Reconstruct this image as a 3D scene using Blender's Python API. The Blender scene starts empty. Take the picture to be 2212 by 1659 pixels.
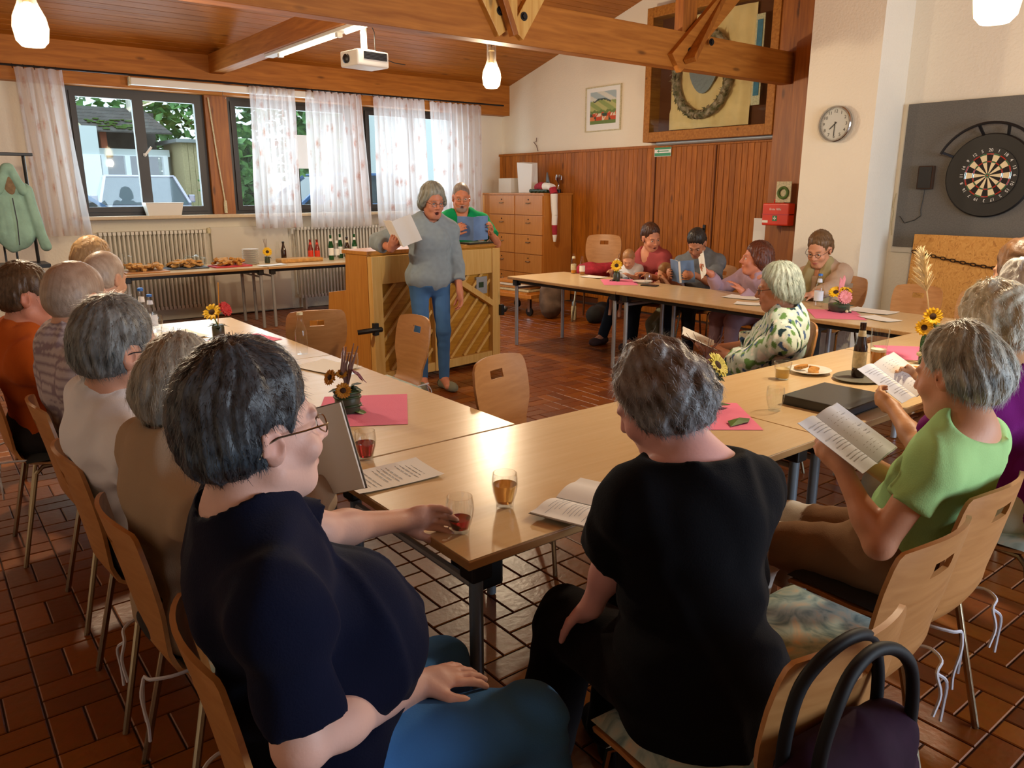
import bpy, bmesh, math, random
import numpy as np
from mathutils import Vector, Matrix
R = math.radians
random.seed(7)
rng = np.random.default_rng(7)
sc = bpy.context.scene
COL = sc.collection

# ---------------------------------------------------------------- camera, world, sun, exposure
cam_d = bpy.data.cameras.new('camera'); cam = bpy.data.objects.new('camera', cam_d); COL.objects.link(cam)
cam_d.sensor_width = 36.0; cam_d.lens = 36.0 * 1660.0 / 2212.0
cam_d.clip_start = 0.05; cam_d.clip_end = 300
PITCH = math.atan(417 / 1660.0)
cam.location = (0, 0, 1.62)
cam.rotation_euler = (math.pi / 2 - PITCH, 0, R(52 - 90))
sc.camera = cam

w = bpy.data.worlds.new('overcast_sky'); sc.world = w; w.use_nodes = True
nt = w.node_tree; bg = nt.nodes['Background']
bg.inputs[0].default_value = (0.74, 0.90, 1.0, 1); bg.inputs[1].default_value = 1.7
# area light added behind the camera as daylight fill, in an unseen wall opening
def area(name, loc, rot, sx, sy, power, colr):
    l = bpy.data.lights.new(name, 'AREA'); l.shape = 'RECTANGLE'; l.size = sx; l.size_y = sy
    l.energy = power; l.color = colr
    o = bpy.data.objects.new(name, l); o.location = loc; o.rotation_euler = rot; COL.objects.link(o); return o
area('rear_daylight_fill', (4.5, -3.28, 1.6), (R(90), 0, 0), 3.8, 2.0, 190, (0.70, 0.84, 1.0))
area('daylight_window_band', (4.4, 10.62, 2.1), (R(90), 0, R(180)), 5.4, 1.35, 130, (0.78, 0.90, 1.0))
LAMP_W = 95.0; LAMP_C = (1.0, 0.79, 0.53)

sc.view_settings.view_transform = 'Standard'; sc.view_settings.look = 'None'
sc.view_settings.exposure = 0.35; sc.view_settings.gamma = 1.0; sc.view_settings.use_curve_mapping = False
cy = sc.cycles
cy.max_bounces = 8; cy.diffuse_bounces = 3; cy.glossy_bounces = 3; cy.transmission_bounces = 8; cy.transparent_max_bounces = 12
cy.caustics_reflective = False; cy.caustics_refractive = False; cy.sample_clamp_indirect = 4.0
cy.use_denoising = True

# ---------------------------------------------------------------- materials
MATS = {}
def newmat(name):
    m = bpy.data.materials.new(name); m.use_nodes = True; MATS[name] = m
    return m, m.node_tree, m.node_tree.nodes['Principled BSDF']
def N(t, typ, **kw):
    n = t.nodes.new(typ)
    for k, v in kw.items():
        if k.startswith('i_'): n.inputs[k[2:].replace('_', ' ')].default_value = v
        else: setattr(n, k, v)
    return n
def c4(c): return (c[0], c[1], c[2], 1)
def hexc(h):
    v = [int(h[i:i + 2], 16) / 255 for i in (0, 2, 4)]
    return tuple(x / 12.92 if x <= .04045 else ((x + .055) / 1.055) ** 2.4 for x in v)
def mat(name, col, rough=.6, metal=0, noise=0, nscale=20, bump=0, bscale=60, col2=None, coat=0, sheen=0, stretch=(1, 1, 1), emit=None, es=1, trans=0, ior=1.45, spec=.5):
    """plain procedural material: two colours mixed by noise, fine bump"""
    if isinstance(col, str): col = hexc(col)
    if isinstance(col2, str): col2 = hexc(col2)
    m, t, b = newmat(name)
    b.inputs['Roughness'].default_value = rough; b.inputs['Metallic'].default_value = metal
    b.inputs['Base Color'].default_value = c4(col); b.inputs['Specular IOR Level'].default_value = spec
    if coat: b.inputs['Coat Weight'].default_value = coat; b.inputs['Coat Roughness'].default_value = .15
    if sheen: b.inputs['Sheen Weight'].default_value = sheen
    if trans: b.inputs['Transmission Weight'].default_value = trans; b.inputs['IOR'].default_value = ior
    if emit: b.inputs['Emission Color'].default_value = c4(emit); b.inputs['Emission Strength'].default_value = es
    if noise or col2 or bump:
        tc = N(t, 'ShaderNodeTexCoord'); mp = N(t, 'ShaderNodeMapping'); mp.inputs['Scale'].default_value = stretch
        t.links.new(tc.outputs['Object'], mp.inputs[0])
    if noise or col2:
        nz = N(t, 'ShaderNodeTexNoise'); nz.inputs['Scale'].default_value = nscale; nz.inputs['Detail'].default_value = 4
        t.links.new(mp.outputs[0], nz.inputs['Vector'])
        mx = N(t, 'ShaderNodeMix', data_type='RGBA')
        rp = N(t, 'ShaderNodeMapRange'); rp.inputs[1].default_value = .35; rp.inputs[2].default_value = .65
        t.links.new(nz.outputs[0], rp.inputs[0]); t.links.new(rp.outputs[0], mx.inputs[0])
        if col2 is None: col2 = tuple(x * (1 - noise) for x in col)
        mx.inputs[6].default_value = c4(col); mx.inputs[7].default_value = c4(col2)
        t.links.new(mx.outputs[2], b.inputs['Base Color'])
    if bump:
        n2 = N(t, 'ShaderNodeTexNoise'); n2.inputs['Scale'].default_value = bscale; n2.inputs['Detail'].default_value = 3
        t.links.new(mp.outputs[0], n2.inputs['Vector'])
        bp = N(t, 'ShaderNodeBump'); bp.inputs['Strength'].default_value = bump; bp.inputs['Distance'].default_value = .01
        t.links.new(n2.outputs[0], bp.inputs['Height']); t.links.new(bp.outputs[0], b.inputs['Normal'])
    return m
def wood(name, c1, c2, axis=0, scale=6, rough=.45, bump=.08, coat=0, knots=True, per_obj=.12, spec=.5):
    """wood with grain running along a local axis and a little variation from piece to piece"""
    c1, c2 = hexc(c1), hexc(c2)
    m, t, b = newmat(name); b.inputs['Roughness'].default_value = rough; b.inputs['Specular IOR Level'].default_value = spec
    if coat: b.inputs['Coat Weight'].default_value = coat; b.inputs['Coat Roughness'].default_value = .12
    tc = N(t, 'ShaderNodeTexCoord'); mp = N(t, 'ShaderNodeMapping')
    s = [9, 9, 9]; s[axis] = .7; mp.inputs['Scale'].default_value = s
    oi = N(t, 'ShaderNodeObjectInfo')
    ad = N(t, 'ShaderNodeVectorMath', operation='ADD'); sc_ = N(t, 'ShaderNodeMath', operation='MULTIPLY'); sc_.inputs[1].default_value = 17
    t.links.new(oi.outputs['Random'], sc_.inputs[0]); t.links.new(tc.outputs['Object'], ad.inputs[0]); t.links.new(sc_.outputs[0], ad.inputs[1])
    t.links.new(ad.outputs[0], mp.inputs[0])
    nz = N(t, 'ShaderNodeTexNoise'); nz.inputs['Scale'].default_value = scale; nz.inputs['Detail'].default_value = 5; nz.inputs['Distortion'].default_value = .6
    t.links.new(mp.outputs[0], nz.inputs['Vector'])
    rp = N(t, 'ShaderNodeMapRange'); rp.inputs[1].default_value = .3; rp.inputs[2].default_value = .7
    t.links.new(nz.outputs[0], rp.inputs[0])
    mx = N(t, 'ShaderNodeMix', data_type='RGBA'); mx.inputs[6].default_value = c4(c1); mx.inputs[7].default_value = c4(c2)
    t.links.new(rp.outputs[0], mx.inputs[0]); out = mx.outputs[2]
    if knots:
        vo = N(t, 'ShaderNodeTexVoronoi'); m2 = N(t, 'ShaderNodeMapping'); s2 = [5, 5, 5]; s2[axis] = 1.6; m2.inputs['Scale'].default_value = s2
        t.links.new(ad.outputs[0], m2.inputs[0]); t.links.new(m2.outputs[0], vo.inputs['Vector']); vo.inputs['Scale'].default_value = 1.0
        r2 = N(t, 'ShaderNodeMapRange'); r2.inputs[1].default_value = .05; r2.inputs[2].default_value = .12; r2.inputs[3].default_value = .45; r2.inputs[4].default_value = 1
        t.links.new(vo.outputs['Distance'], r2.inputs[0])
        ml = N(t, 'ShaderNodeMix', data_type='RGBA', blend_type='MULTIPLY'); ml.inputs[0].default_value = 1
        t.links.new(out, ml.inputs[6]); t.links.new(r2.outputs[0], ml.inputs[7]); out = ml.outputs[2]
    if per_obj:
        r3 = N(t, 'ShaderNodeMapRange'); r3.inputs[3].default_value = 1 - per_obj; r3.inputs[4].default_value = 1 + per_obj
        t.links.new(oi.outputs['Random'], r3.inputs[0])
        m3 = N(t, 'ShaderNodeMix', data_type='RGBA', blend_type='MULTIPLY'); m3.inputs[0].default_value = 1
        t.links.new(out, m3.inputs[6]); t.links.new(r3.outputs[0], m3.inputs[7]); out = m3.outputs[2]
    t.links.new(out, b.inputs['Base Color'])
    if bump:
        bp = N(t, 'ShaderNodeBump'); bp.inputs['Strength'].default_value = bump; bp.inputs['Distance'].default_value = .01
        t.links.new(nz.outputs[0], bp.inputs['Height']); t.links.new(bp.outputs[0], b.inputs['Normal'])
    return m
def glassmix(name, tint, refl=.5, rough=.02):
    """clear pane: transparent with fresnel reflection"""
    m = bpy.data.materials.new(name); m.use_nodes = True; t = m.node_tree; MATS[name] = m
    t.nodes.remove(t.nodes['Principled BSDF']); out = t.nodes['Material Output']
    tr = N(t, 'ShaderNodeBsdfTransparent'); tr.inputs[0].default_value = c4(tint)
    gl = N(t, 'ShaderNodeBsdfGlossy'); gl.inputs['Roughness'].default_value = rough
    lw = N(t, 'ShaderNodeLayerWeight'); lw.inputs[0].default_value = .5
    pw = N(t, 'ShaderNodeMath', operation='POWER'); pw.inputs[1].default_value = 3.5; t.links.new(lw.outputs['Facing'], pw.inputs[0])
    mu = N(t, 'ShaderNodeMath', operation='MULTIPLY_ADD'); mu.inputs[1].default_value = .55 * refl; mu.inputs[2].default_value = .035 * refl; t.links.new(pw.outputs[0], mu.inputs[0])
    mx = N(t, 'ShaderNodeMixShader'); t.links.new(mu.outputs[0], mx.inputs[0]); t.links.new(tr.outputs[0], mx.inputs[1]); t.links.new(gl.outputs[0], mx.inputs[2])
    t.links.new(mx.outputs[0], out.inputs[0]); return m

M = MATS
mat('wall_paint', 'EFE6D4', rough=.85, bump=.35, bscale=45, noise=.03, nscale=2)
mat('ceil_back', '5A2E10', rough=.9)
wood('ceiling_wood', 'B87226', '9C5A14', axis=0, scale=4, rough=.5, spec=.3, per_obj=.10)
wood('beam_wood', 'BC7830', '9C5C1E', axis=0, scale=3, rough=.55, spec=.3, per_obj=.05)
wood('beam_wood_y', 'BC7830', '9C5C1E', axis=1, scale=3, rough=.55, spec=.3, per_obj=.05)
wood('post_wood', 'A8641E', '84480F', axis=2, scale=3, rough=.5, per_obj=.05)
wood('strut_wood_lit', 'D9AE62', 'C08A3C', axis=2, scale=3, rough=.5, per_obj=.05)  # paler than the beams: lamplight is painted into this wood colour
wood('panel_wood', 'B26A1E', '8C4E12', axis=2, scale=5, rough=.5, per_obj=.16, spec=.25)
wood('beech', 'BC8650', 'AC7642', axis=0, scale=5, rough=.42, bump=.02, knots=False, per_obj=.06)
wood('beech_top', 'DCC196', 'D6B98C', axis=0, scale=5, rough=.27, bump=.0, knots=False, per_obj=.03)
wood('table_edge', 'B48A58', 'A47A4A', axis=0, scale=5, rough=.4, bump=.0, knots=False)
wood('cabinet_wood', 'C9853C', 'BC7730', axis=2, scale=4, rough=.4, bump=.02, knots=False, per_obj=.04)
wood('piano_wood', 'C68A3A', 'B4752A', axis=2, scale=4, rough=.35, bump=.02, knots=False, per_obj=.04)
wood('piano_panel', 'C58C2C', 'A8701C', axis=0, scale=4, rough=.4, bump=.04, knots=True, per_obj=.06)
wood('pine_light', 'DDB36A', 'CF9F52', axis=2, scale=4, rough=.4, bump=.03, per_obj=.05)
wood('frame_wood', 'B67A34', '965E20', axis=0, scale=4, rough=.55, spec=.25, bump=.04)
mat('window_dark', '2E2620', rough=.45)
mat('sill_stone', 'CDB795', rough=.4, noise=.1, nscale=30)
mat('steel_leg', 'A4A6A8', rough=.35, metal=.3)
mat('steel_blue', '7A8894', rough=.4, metal=.3)
mat('chrome', 'C8C8C6', rough=.16, metal=1)
mat('chrome_warm', '9C9078', rough=.25, metal=1)
mat('black_plastic', '141414', rough=.45)
mat('dark_metal', '2A2A2C', rough=.4, metal=.6)
mat('white_plastic', 'E6E4DE', rough=.4)
mat('radiator_paint', 'DAD6CA', rough=.45)
mat('panel_white', 'DAD3C6', rough=.7)
mat('paper', 'EDEDEA', rough=.8, bump=.05, bscale=8)
mat('pink_napkin', 'EE7EA2', rough=.85, bump=.1, bscale=200)
mat('pinboard_felt', '6E6A64', rough=.95, noise=.18, nscale=90, bump=.2, bscale=200)
mat('red_plastic', 'D8391C', rough=.4)
mat('red_cloth', 'B42A3C', rough=.9, noise=.3)
mat('white_ceramic', 'EEEBE4', rough=.2)
mat('leaf_dark', '2E4420', rough=.5, noise=.5, nscale=30)
mat('leaf_mid', '5A7A34', rough=.5, noise=.4, nscale=30)
mat('petal_yellow', 'F2C21A', rough=.6, noise=.15)
mat('petal_pale', 'E4D45A', rough=.6, noise=.15)
mat('petal_orange', 'C98A1E', rough=.6, noise=.3)
mat('flower_heart', '3A2412', rough=.9)
mat('petal_purple', '7A3A50', rough=.7, noise=.3)
mat('petal_red', 'D23A3A', rough=.7, noise=.2)
mat('petal_pink', 'DE8C92', rough=.7, noise=.2)
mat('dry_stem', '6A4A40', rough=.8)
mat('grass_plume', 'D8C49A', rough=.9)
mat('vase_dark', '3A4434', rough=.35)
glassmix('clear_glass', (.97, .98, .98), refl=1.0)
glassmix('pane', (.93, .97, .97), refl=.7)
glassmix('glass_real', (.98, .985, .985), refl=1.7)
mat('red_drink', '9C1020', rough=.03, trans=.95, ior=1.34)
mat('amber_drink', 'F8B860', rough=.02, trans=.7, ior=1.34)
mat('beer_drink', 'E8982C', rough=.05, trans=.25, ior=1.34)
mat('pale_drink', 'EEC868', rough=.03, trans=.3, ior=1.34)
mat('foam', 'F4EEDC', rough=.9)
mat('bottle_brown', '2C1608', rough=.08, coat=.5)
mat('bottle_green', '1C5A2C', rough=.08, trans=.4)
mat('bottle_red', '7A2418', rough=.12, coat=.4)
mat('label_cream', 'D8CDA8', rough=.7, noise=.3, nscale=60)
mat('label_white', 'F0EEE8', rough=.7)
mat('cap_blue', '2F6CC0', rough=.4)
mat('cookie', 'CF9448', rough=.85, noise=.35, nscale=40, bump=.4, bscale=80)
mat('bread', 'D4A05C', rough=.85, noise=.3, nscale=30, bump=.3, bscale=50)
mat('tray_dark', '3C4048', rough=.45)
mat('tray_grey', '6C6B60', rough=.5)
mat('tray_red', 'C0303C', rough=.5)
mat('folder_black', '1A1C18', rough=.35, coat=.2)
mat('cushion_ties', 'C9CAD4', rough=.9)
mat('cushion_black', '202020', rough=.9, noise=.3)
mat('bag_purple', '2A0C26', rough=.85, spec=.2, noise=.35, nscale=12, bump=.35, bscale=10)
mat('leather_black', '0C0C10', rough=.6, spec=.25)
mat('jacket_mint', '94BCAC', rough=.85, noise=.2, nscale=8, bump=.5, bscale=14)
mat('jacket_lining', '8C7458', rough=.9, noise=.3)
mat('chain_rust', '3A2A1C', rough=.6, metal=.7)
mat('bag_canvas', '6B5648', rough=.9, noise=.5, nscale=7)
mat('bulb_glow', (1, .86, .6), rough=.5, emit=(1, .80, .50), es=14)
mat('tube_glow', (1, .95, .8), rough=.5, emit=(1, .86, .58), es=6)
mat('lamp_socket', 'C8B48A', rough=.3, metal=.8)
mat('grout', '38241A', rough=.95)

def tile_mat():
    m, t, b = newmat('clay_tile'); b.inputs['Roughness'].default_value = .28
    oi = N(t, 'ShaderNodeObjectInfo'); geo = N(t, 'ShaderNodeNewGeometry'); tc = N(t, 'ShaderNodeTexCoord')
    wn = N(t, 'ShaderNodeTexNoise'); wn.inputs['Scale'].default_value = 2.2; wn.inputs['Detail'].default_value = 5
    t.links.new(geo.outputs['Position'], wn.inputs['Vector'])
    n2 = N(t, 'ShaderNodeTexNoise'); n2.inputs['Scale'].default_value = 34; n2.inputs['Detail'].default_value = 4
    t.links.new(geo.outputs['Position'], n2.inputs['Vector'])
    ri = N(t, 'ShaderNodeMath', operation='ADD'); t.links.new(oi.outputs['Random'], ri.inputs[0]); t.links.new(geo.outputs['Random Per Island'], ri.inputs[1])
    fr = N(t, 'ShaderNodeMath', operation='FRACT'); t.links.new(ri.outputs[0], fr.inputs[0])
    cr = N(t, 'ShaderNodeValToRGB'); e = cr.color_ramp.elements
    e[0].color = c4(hexc('6E3408')); e[1].color = c4(hexc('985210'))
    x = e.new(.5); x.color = c4(hexc('84420C'))
    t.links.new(fr.outputs[0], cr.inputs[0])
    mx = N(t, 'ShaderNodeMix', data_type='RGBA', blend_type='MULTIPLY'); mx.inputs[0].default_value = .35
    t.links.new(cr.outputs[0], mx.inputs[6]); t.links.new(n2.outputs[1], mx.inputs[7])
    t.links.new(mx.outputs[2], b.inputs['Base Color'])
    rr = N(t, 'ShaderNodeMapRange'); rr.inputs[3].default_value = .2; rr.inputs[4].default_value = .44; b.inputs['Specular IOR Level'].default_value = .55
    t.links.new(wn.outputs[0], rr.inputs[0]); t.links.new(rr.outputs[0], b.inputs['Roughness'])
    bp = N(t, 'ShaderNodeBump'); bp.inputs['Strength'].default_value = .12; bp.inputs['Distance'].default_value = .01
    t.links.new(n2.outputs[0], bp.inputs['Height']); t.links.new(bp.outputs[0], b.inputs['Normal'])
tile_mat()

def osb_mat():
    m, t, b = newmat('chipboard'); b.inputs['Roughness'].default_value = .7
    tc = N(t, 'ShaderNodeTexCoord'); mp = N(t, 'ShaderNodeMapping'); mp.inputs['Scale'].default_value = (1, 1, .45)
    nzd = N(t, 'ShaderNodeTexNoise'); nzd.inputs['Scale'].default_value = 6
    t.links.new(tc.outputs['Object'], nzd.inputs['Vector'])
    va = N(t, 'ShaderNodeVectorMath', operation='MULTIPLY_ADD'); va.inputs[1].default_value = (.25, .25, .25)
    t.links.new(nzd.outputs[1], va.inputs[0]); t.links.new(tc.outputs['Object'], va.inputs[2]); t.links.new(va.outputs[0], mp.inputs[0])
    vo = N(t, 'ShaderNodeTexVoronoi'); vo.inputs['Scale'].default_value = 95; t.links.new(mp.outputs[0], vo.inputs['Vector'])
    cr = N(t, 'ShaderNodeValToRGB'); e = cr.color_ramp.elements
    e[0].color = c4(hexc('BE8238')); e[1].color = c4(hexc('D8A052')); x = e.new(.12); x.color = c4(hexc('AE7432')); x = e.new(.25); x.color = c4(hexc('C88C40'))
    t.links.new(vo.outputs['Color'], cr.inputs[0]); t.links.new(cr.outputs[0], b.inputs['Base Color'])
    bp = N(t, 'ShaderNodeBump'); bp.inputs['Strength'].default_value = .3; bp.inputs['Distance'].default_value = .01
    t.links.new(vo.outputs['Color'], bp.inputs['Height']); t.links.new(bp.outputs[0], b.inputs['Normal'])
osb_mat()

def curtain_mat():
    m = bpy.data.materials.new('sheer_curtain'); m.use_nodes = True; t = m.node_tree; MATS['sheer_curtain'] = m
    t.nodes.remove(t.nodes['Principled BSDF']); out = t.nodes['Material Output']
    tc = N(t, 'ShaderNodeTexCoord'); mp = N(t, 'ShaderNodeMapping'); mp.inputs['Scale'].default_value = (1.3, .3, .38); t.links.new(tc.outputs['Object'], mp.inputs[0])
    vo = N(t, 'ShaderNodeTexVoronoi'); vo.inputs['Scale'].default_value = 11; t.links.new(mp.outputs[0], vo.inputs['Vector'])
    rp = N(t, 'ShaderNodeMapRange'); rp.inputs[1].default_value = .08; rp.inputs[2].default_value = .42
    nz = N(t, 'ShaderNodeTexNoise'); nz.inputs['Scale'].default_value = 30; t.links.new(tc.outputs['Object'], nz.inputs['Vector'])
    ad = N(t, 'ShaderNodeMath', operation='MULTIPLY_ADD'); ad.inputs[1].default_value = .35; t.links.new(nz.outputs[0], ad.inputs[0])
    sb = N(t, 'ShaderNodeMath', operation='SUBTRACT'); sb.inputs[1].default_value = .12
    t.links.new(vo.outputs['Distance'], ad.inputs[2]); t.links.new(ad.outputs[0], sb.inputs[0]); t.links.new(sb.outputs[0], rp.inputs[0])
    mx = N(t, 'ShaderNodeMix', data_type='RGBA'); mx.inputs[6].default_value = c4(hexc('CFA092')); mx.inputs[7].default_value = c4(hexc('EAE2E0'))
    t.links.new(rp.outputs[0], mx.inputs[0])
    df = N(t, 'ShaderNodeBsdfDiffuse'); tl = N(t, 'ShaderNodeBsdfTranslucent'); tr = N(t, 'ShaderNodeBsdfTransparent')
    for s in (df, tl): t.links.new(mx.outputs[2], s.inputs[0])
    a = N(t, 'ShaderNodeMixShader'); a.inputs[0].default_value = .55; t.links.new(df.outputs[0], a.inputs[1]); t.links.new(tl.outputs[0], a.inputs[2])
    b2 = N(t, 'ShaderNodeMixShader'); b2.inputs[0].default_value = .30; t.links.new(a.outputs[0], b2.inputs[1]); t.links.new(tr.outputs[0], b2.inputs[2])
    t.links.new(b2.outputs[0], out.inputs[0])
curtain_mat()

def attr_mat(name, rough=.5, bump=.1, bscale=120, sss=0, sheen=0, crease=0):
    m, t, b = newmat(name); b.inputs['Roughness'].default_value = rough
    at = N(t, 'ShaderNodeAttribute', attribute_name='Col'); t.links.new(at.outputs[0], b.inputs['Base Color'])
    if sheen: b.inputs['Sheen Weight'].default_value = sheen
    b.inputs['Specular IOR Level'].default_value = .12 if crease else .35
    if bump:
        tc = N(t, 'ShaderNodeTexCoord'); n2 = N(t, 'ShaderNodeTexNoise'); n2.inputs['Scale'].default_value = bscale; t.links.new(tc.outputs['Object'], n2.inputs['Vector'])
        bp = N(t, 'ShaderNodeBump'); bp.inputs['Strength'].default_value = bump; bp.inputs['Distance'].default_value = .01
        t.links.new(n2.outputs[0], bp.inputs['Height']); t.links.new(bp.outputs[0], b.inputs['Normal'])
        if crease:
            mp = N(t, 'ShaderNodeMapping'); mp.inputs['Scale'].default_value = (1.2, 1.2, .55); t.links.new(tc.outputs['Object'], mp.inputs[0])
            n3 = N(t, 'ShaderNodeTexNoise'); n3.noise_type = 'RIDGED_MULTIFRACTAL'; n3.inputs['Scale'].default_value = 6.5; n3.inputs['Detail'].default_value = 2.5; n3.inputs['Distortion'].default_value = .8; t.links.new(mp.outputs[0], n3.inputs['Vector'])
            b3 = N(t, 'ShaderNodeBump'); b3.inputs['Strength'].default_value = .38; b3.inputs['Distance'].default_value = .022
            t.links.new(n3.outputs[0], b3.inputs['Height']); t.links.new(bp.outputs[0], b3.inputs['Normal']); t.links.new(b3.outputs[0], b.inputs['Normal'])
attr_mat('skin', rough=.5, bump=.05, bscale=160)
attr_mat('cloth', rough=.9, bump=.12, bscale=260, sheen=.03, crease=1)
attr_mat('hair', rough=.42, bump=.12, bscale=200)
attr_mat('print', rough=.7, bump=.0)

# ---------------------------------------------------------------- mesh helpers
def link(o, parent=None):
    COL.objects.link(o)
    if parent is not None: o.parent = parent
    return o
def tag(o, label=None, cat=None, group=None, kind=None):
    if label: o['label'] = label
    if cat: o['category'] = cat
    if group: o['group'] = group
    if kind: o['kind'] = kind
    return o
def thing(name, label, cat, loc=(0, 0, 0), rz=0, group=None):
    o = bpy.data.objects.new(name, None); o.location = loc; o.rotation_euler = (0, 0, rz); o.empty_display_size = .1
    COL.objects.link(o); return tag(o, label, cat, group)
def dup(root, loc=None, rz=None, label=None, group=None, parent=None):
    r = root.copy(); COL.objects.link(r)
    if parent is not None: r.parent = parent
    if loc is not None: r.location = loc
    if rz is not None: r.rotation_euler = (0, 0, rz)
    if label: r['label'] = label
    if group: r['group'] = group
    for ch in list(root.children):
        c = ch.copy(); COL.objects.link(c); c.parent = r
        for g in list(ch.children):
            d = g.copy(); COL.objects.link(d); d.parent = c
    return r
def smp(pts, k=4):
    """smooth curve through points"""
    P = [Vector(p) for p in pts]; P = [P[0] * 2 - P[1]] + P + [P[-1] * 2 - P[-2]]; out = []
    for i in range(1, len(P) - 2):
        a, b, c, d = P[i - 1:i + 3]
        for q in range(k):
            t = q / k; out.append(.5 * (2 * b + (c - a) * t + (2 * a - 5 * b + 4 * c - d) * t * t + (3 * b - a - 3 * c + d) * t ** 3))
    return out + [P[-2]]
class MB:
    def __init__(s): s.v = []; s.f = []; s.mi = []; s.T = Matrix()
    def add(s, vs, fs, mi=0):
        o = len(s.v); s.v += [tuple(s.T @ Vector(p)) for p in vs]; s.f += [tuple(i + o for i in f) for f in fs]; s.mi += [mi] * len(fs); return s
    def box(s, lo, hi, mi=0):
        x0, y0, z0 = lo; x1, y1, z1 = hi
        return s.add([(x0, y0, z0), (x1, y0, z0), (x1, y1, z0), (x0, y1, z0), (x0, y0, z1), (x1, y0, z1), (x1, y1, z1), (x0, y1, z1)],
                     [(0, 3, 2, 1), (4, 5, 6, 7), (0, 1, 5, 4), (1, 2, 6, 5), (2, 3, 7, 6), (3, 0, 4, 7)], mi)
    def beam(s, a, b, wd, ht, up=(0, 0, 1), mi=0):
        """rectangular bar from a to b"""
        a, b = Vector(a), Vector(b); d = (b - a).normalized(); u = Vector(up)
        if abs(d.dot(u)) > .99: u = Vector((0, 1, 0))
        r = d.cross(u).normalized(); u = r.cross(d).normalized()
        vs = []
        for p in (a, b):
            for sx, sz in ((-1, -1), (1, -1), (1, 1), (-1, 1)): vs.append(tuple(p + r * (sx * wd / 2) + u * (sz * ht / 2)))
        return s.add(vs, [(0, 1, 2, 3), (7, 6, 5, 4), (0, 4, 5, 1), (1, 5, 6, 2), (2, 6, 7, 3), (3, 7, 4, 0)], mi)
    def tube(s, pts, r, n=8, closed=False, mi=0, caps=True):
        pts = [Vector(p) for p in pts]; m = len(pts); rs = r if isinstance(r, (list, tuple)) else [r] * m
        vs = []; prev = None
        for i, p in enumerate(pts):
            if closed: d = (pts[(i + 1) % m] - pts[i - 1])
            else: d = pts[min(i + 1, m - 1)] - pts[max(i - 1, 0)]
            d = d.normalized() if d.length > 1e-9 else Vector((0, 0, 1))
            if prev is None:
                u = Vector((0, 0, 1)) if abs(d.z) < .9 else Vector((1, 0, 0)); u = (u - d * u.dot(d)).normalized()
            else: u = (prev - d * prev.dot(d)).normalized()
            prev = u; q = d.cross(u)
            for k in range(n):
                a = 2 * math.pi * k / n; vs.append(tuple(p + (u * math.cos(a) + q * math.sin(a)) * rs[i]))
        fs = []
        for i in range(m if closed else m - 1):
            j = (i + 1) % m
            for k in range(n): fs.append((i * n + k, i * n + (k + 1) % n, j * n + (k + 1) % n, j * n + k))
        if not closed and caps: fs += [tuple(range(n))[::-1], tuple((m - 1) * n + k for k in range(n))]
        return s.add(vs, fs, mi)
    def lathe(s, prof, n=20, c=(0, 0, 0), mi=0, cap=True, sx=1, sy=1):
        vs = []; fs = []; m = len(prof)
        for r, z in prof:
            for k in range(n):
                a = 2 * math.pi * k / n; vs.append((c[0] + r * math.cos(a) * sx, c[1] + r * math.sin(a) * sy, c[2] + z))
        for i in range(m - 1):
            for k in range(n): fs.append((i * n + k, i * n + (k + 1) % n, (i + 1) * n + (k + 1) % n, (i + 1) * n + k))
        if cap: fs += [tuple(range(n))[::-1], tuple((m - 1) * n + k for k in range(n))]
        return s.add(vs, fs, mi)
    def prism(s, poly, z0, z1, mi=0):
        """poly in xy, extruded z0..z1 (use s.T to orient)"""
        n = len(poly); vs = [(x, y, z0) for x, y in poly] + [(x, y, z1) for x, y in poly]
        fs = [tuple(range(n))[::-1], tuple(range(n, 2 * n))] + [(i, (i + 1) % n, n + (i + 1) % n, n + i) for i in range(n)]
        return s.add(vs, fs, mi)
    def sheet(s, fn, nu, nv, th=0, mi=0):
        vs = [fn(i / nu, j / nv) for i in range(nu + 1) for j in range(nv + 1)]
        fs = [(i * (nv + 1) + j, (i + 1) * (nv + 1) + j, (i + 1) * (nv + 1) + j + 1, i * (nv + 1) + j + 1) for i in range(nu) for j in range(nv)]
        return s.add(vs, fs, mi)
    def build(s, name, m, parent=None, loc=None, rot=None, smooth=None, bevel=0, seg=2, solid=0, cols=None):
        me = bpy.data.meshes.new(name); me.from_pydata(s.v, [], s.f); me.update()
        if bevel or solid:
            bm = bmesh.new(); bm.from_mesh(me)
            bmesh.ops.recalc_face_normals(bm, faces=bm.faces)
            if solid: bmesh.ops.solidify(bm, geom=bm.faces[:], thickness=solid)
            if bevel:
                es = [e for e in bm.edges if len(e.link_faces) == 2 and e.calc_face_angle(0) > .6]
                bmesh.ops.bevel(bm, geom=es, offset=bevel, segments=seg, affect='EDGES', profile=.6)
            bm.to_mesh(me); bm.free()
        elif smooth is None or smooth is not False:
            bm = bmesh.new(); bm.from_mesh(me); bmesh.ops.recalc_face_normals(bm, faces=bm.faces); bm.to_mesh(me); bm.free()
        mm = m if isinstance(m, (list, tuple)) else [m]
        for x in mm: me.materials.append(MATS[x] if isinstance(x, str) else x)
        if len(mm) > 1 and not bevel and not solid:
            for i, p in enumerate(me.polygons): p.material_index = s.mi[i]
        if smooth:
            me.shade_smooth(); me.set_sharp_from_angle(angle=R(smooth if smooth is not True else 40))
        if cols is not None: setcol(me, cols)
        o = bpy.data.objects.new(name, me)
        if loc is not None: o.location = loc
        if rot is not None: o.rotation_euler = rot
        return link(o, parent)
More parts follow.
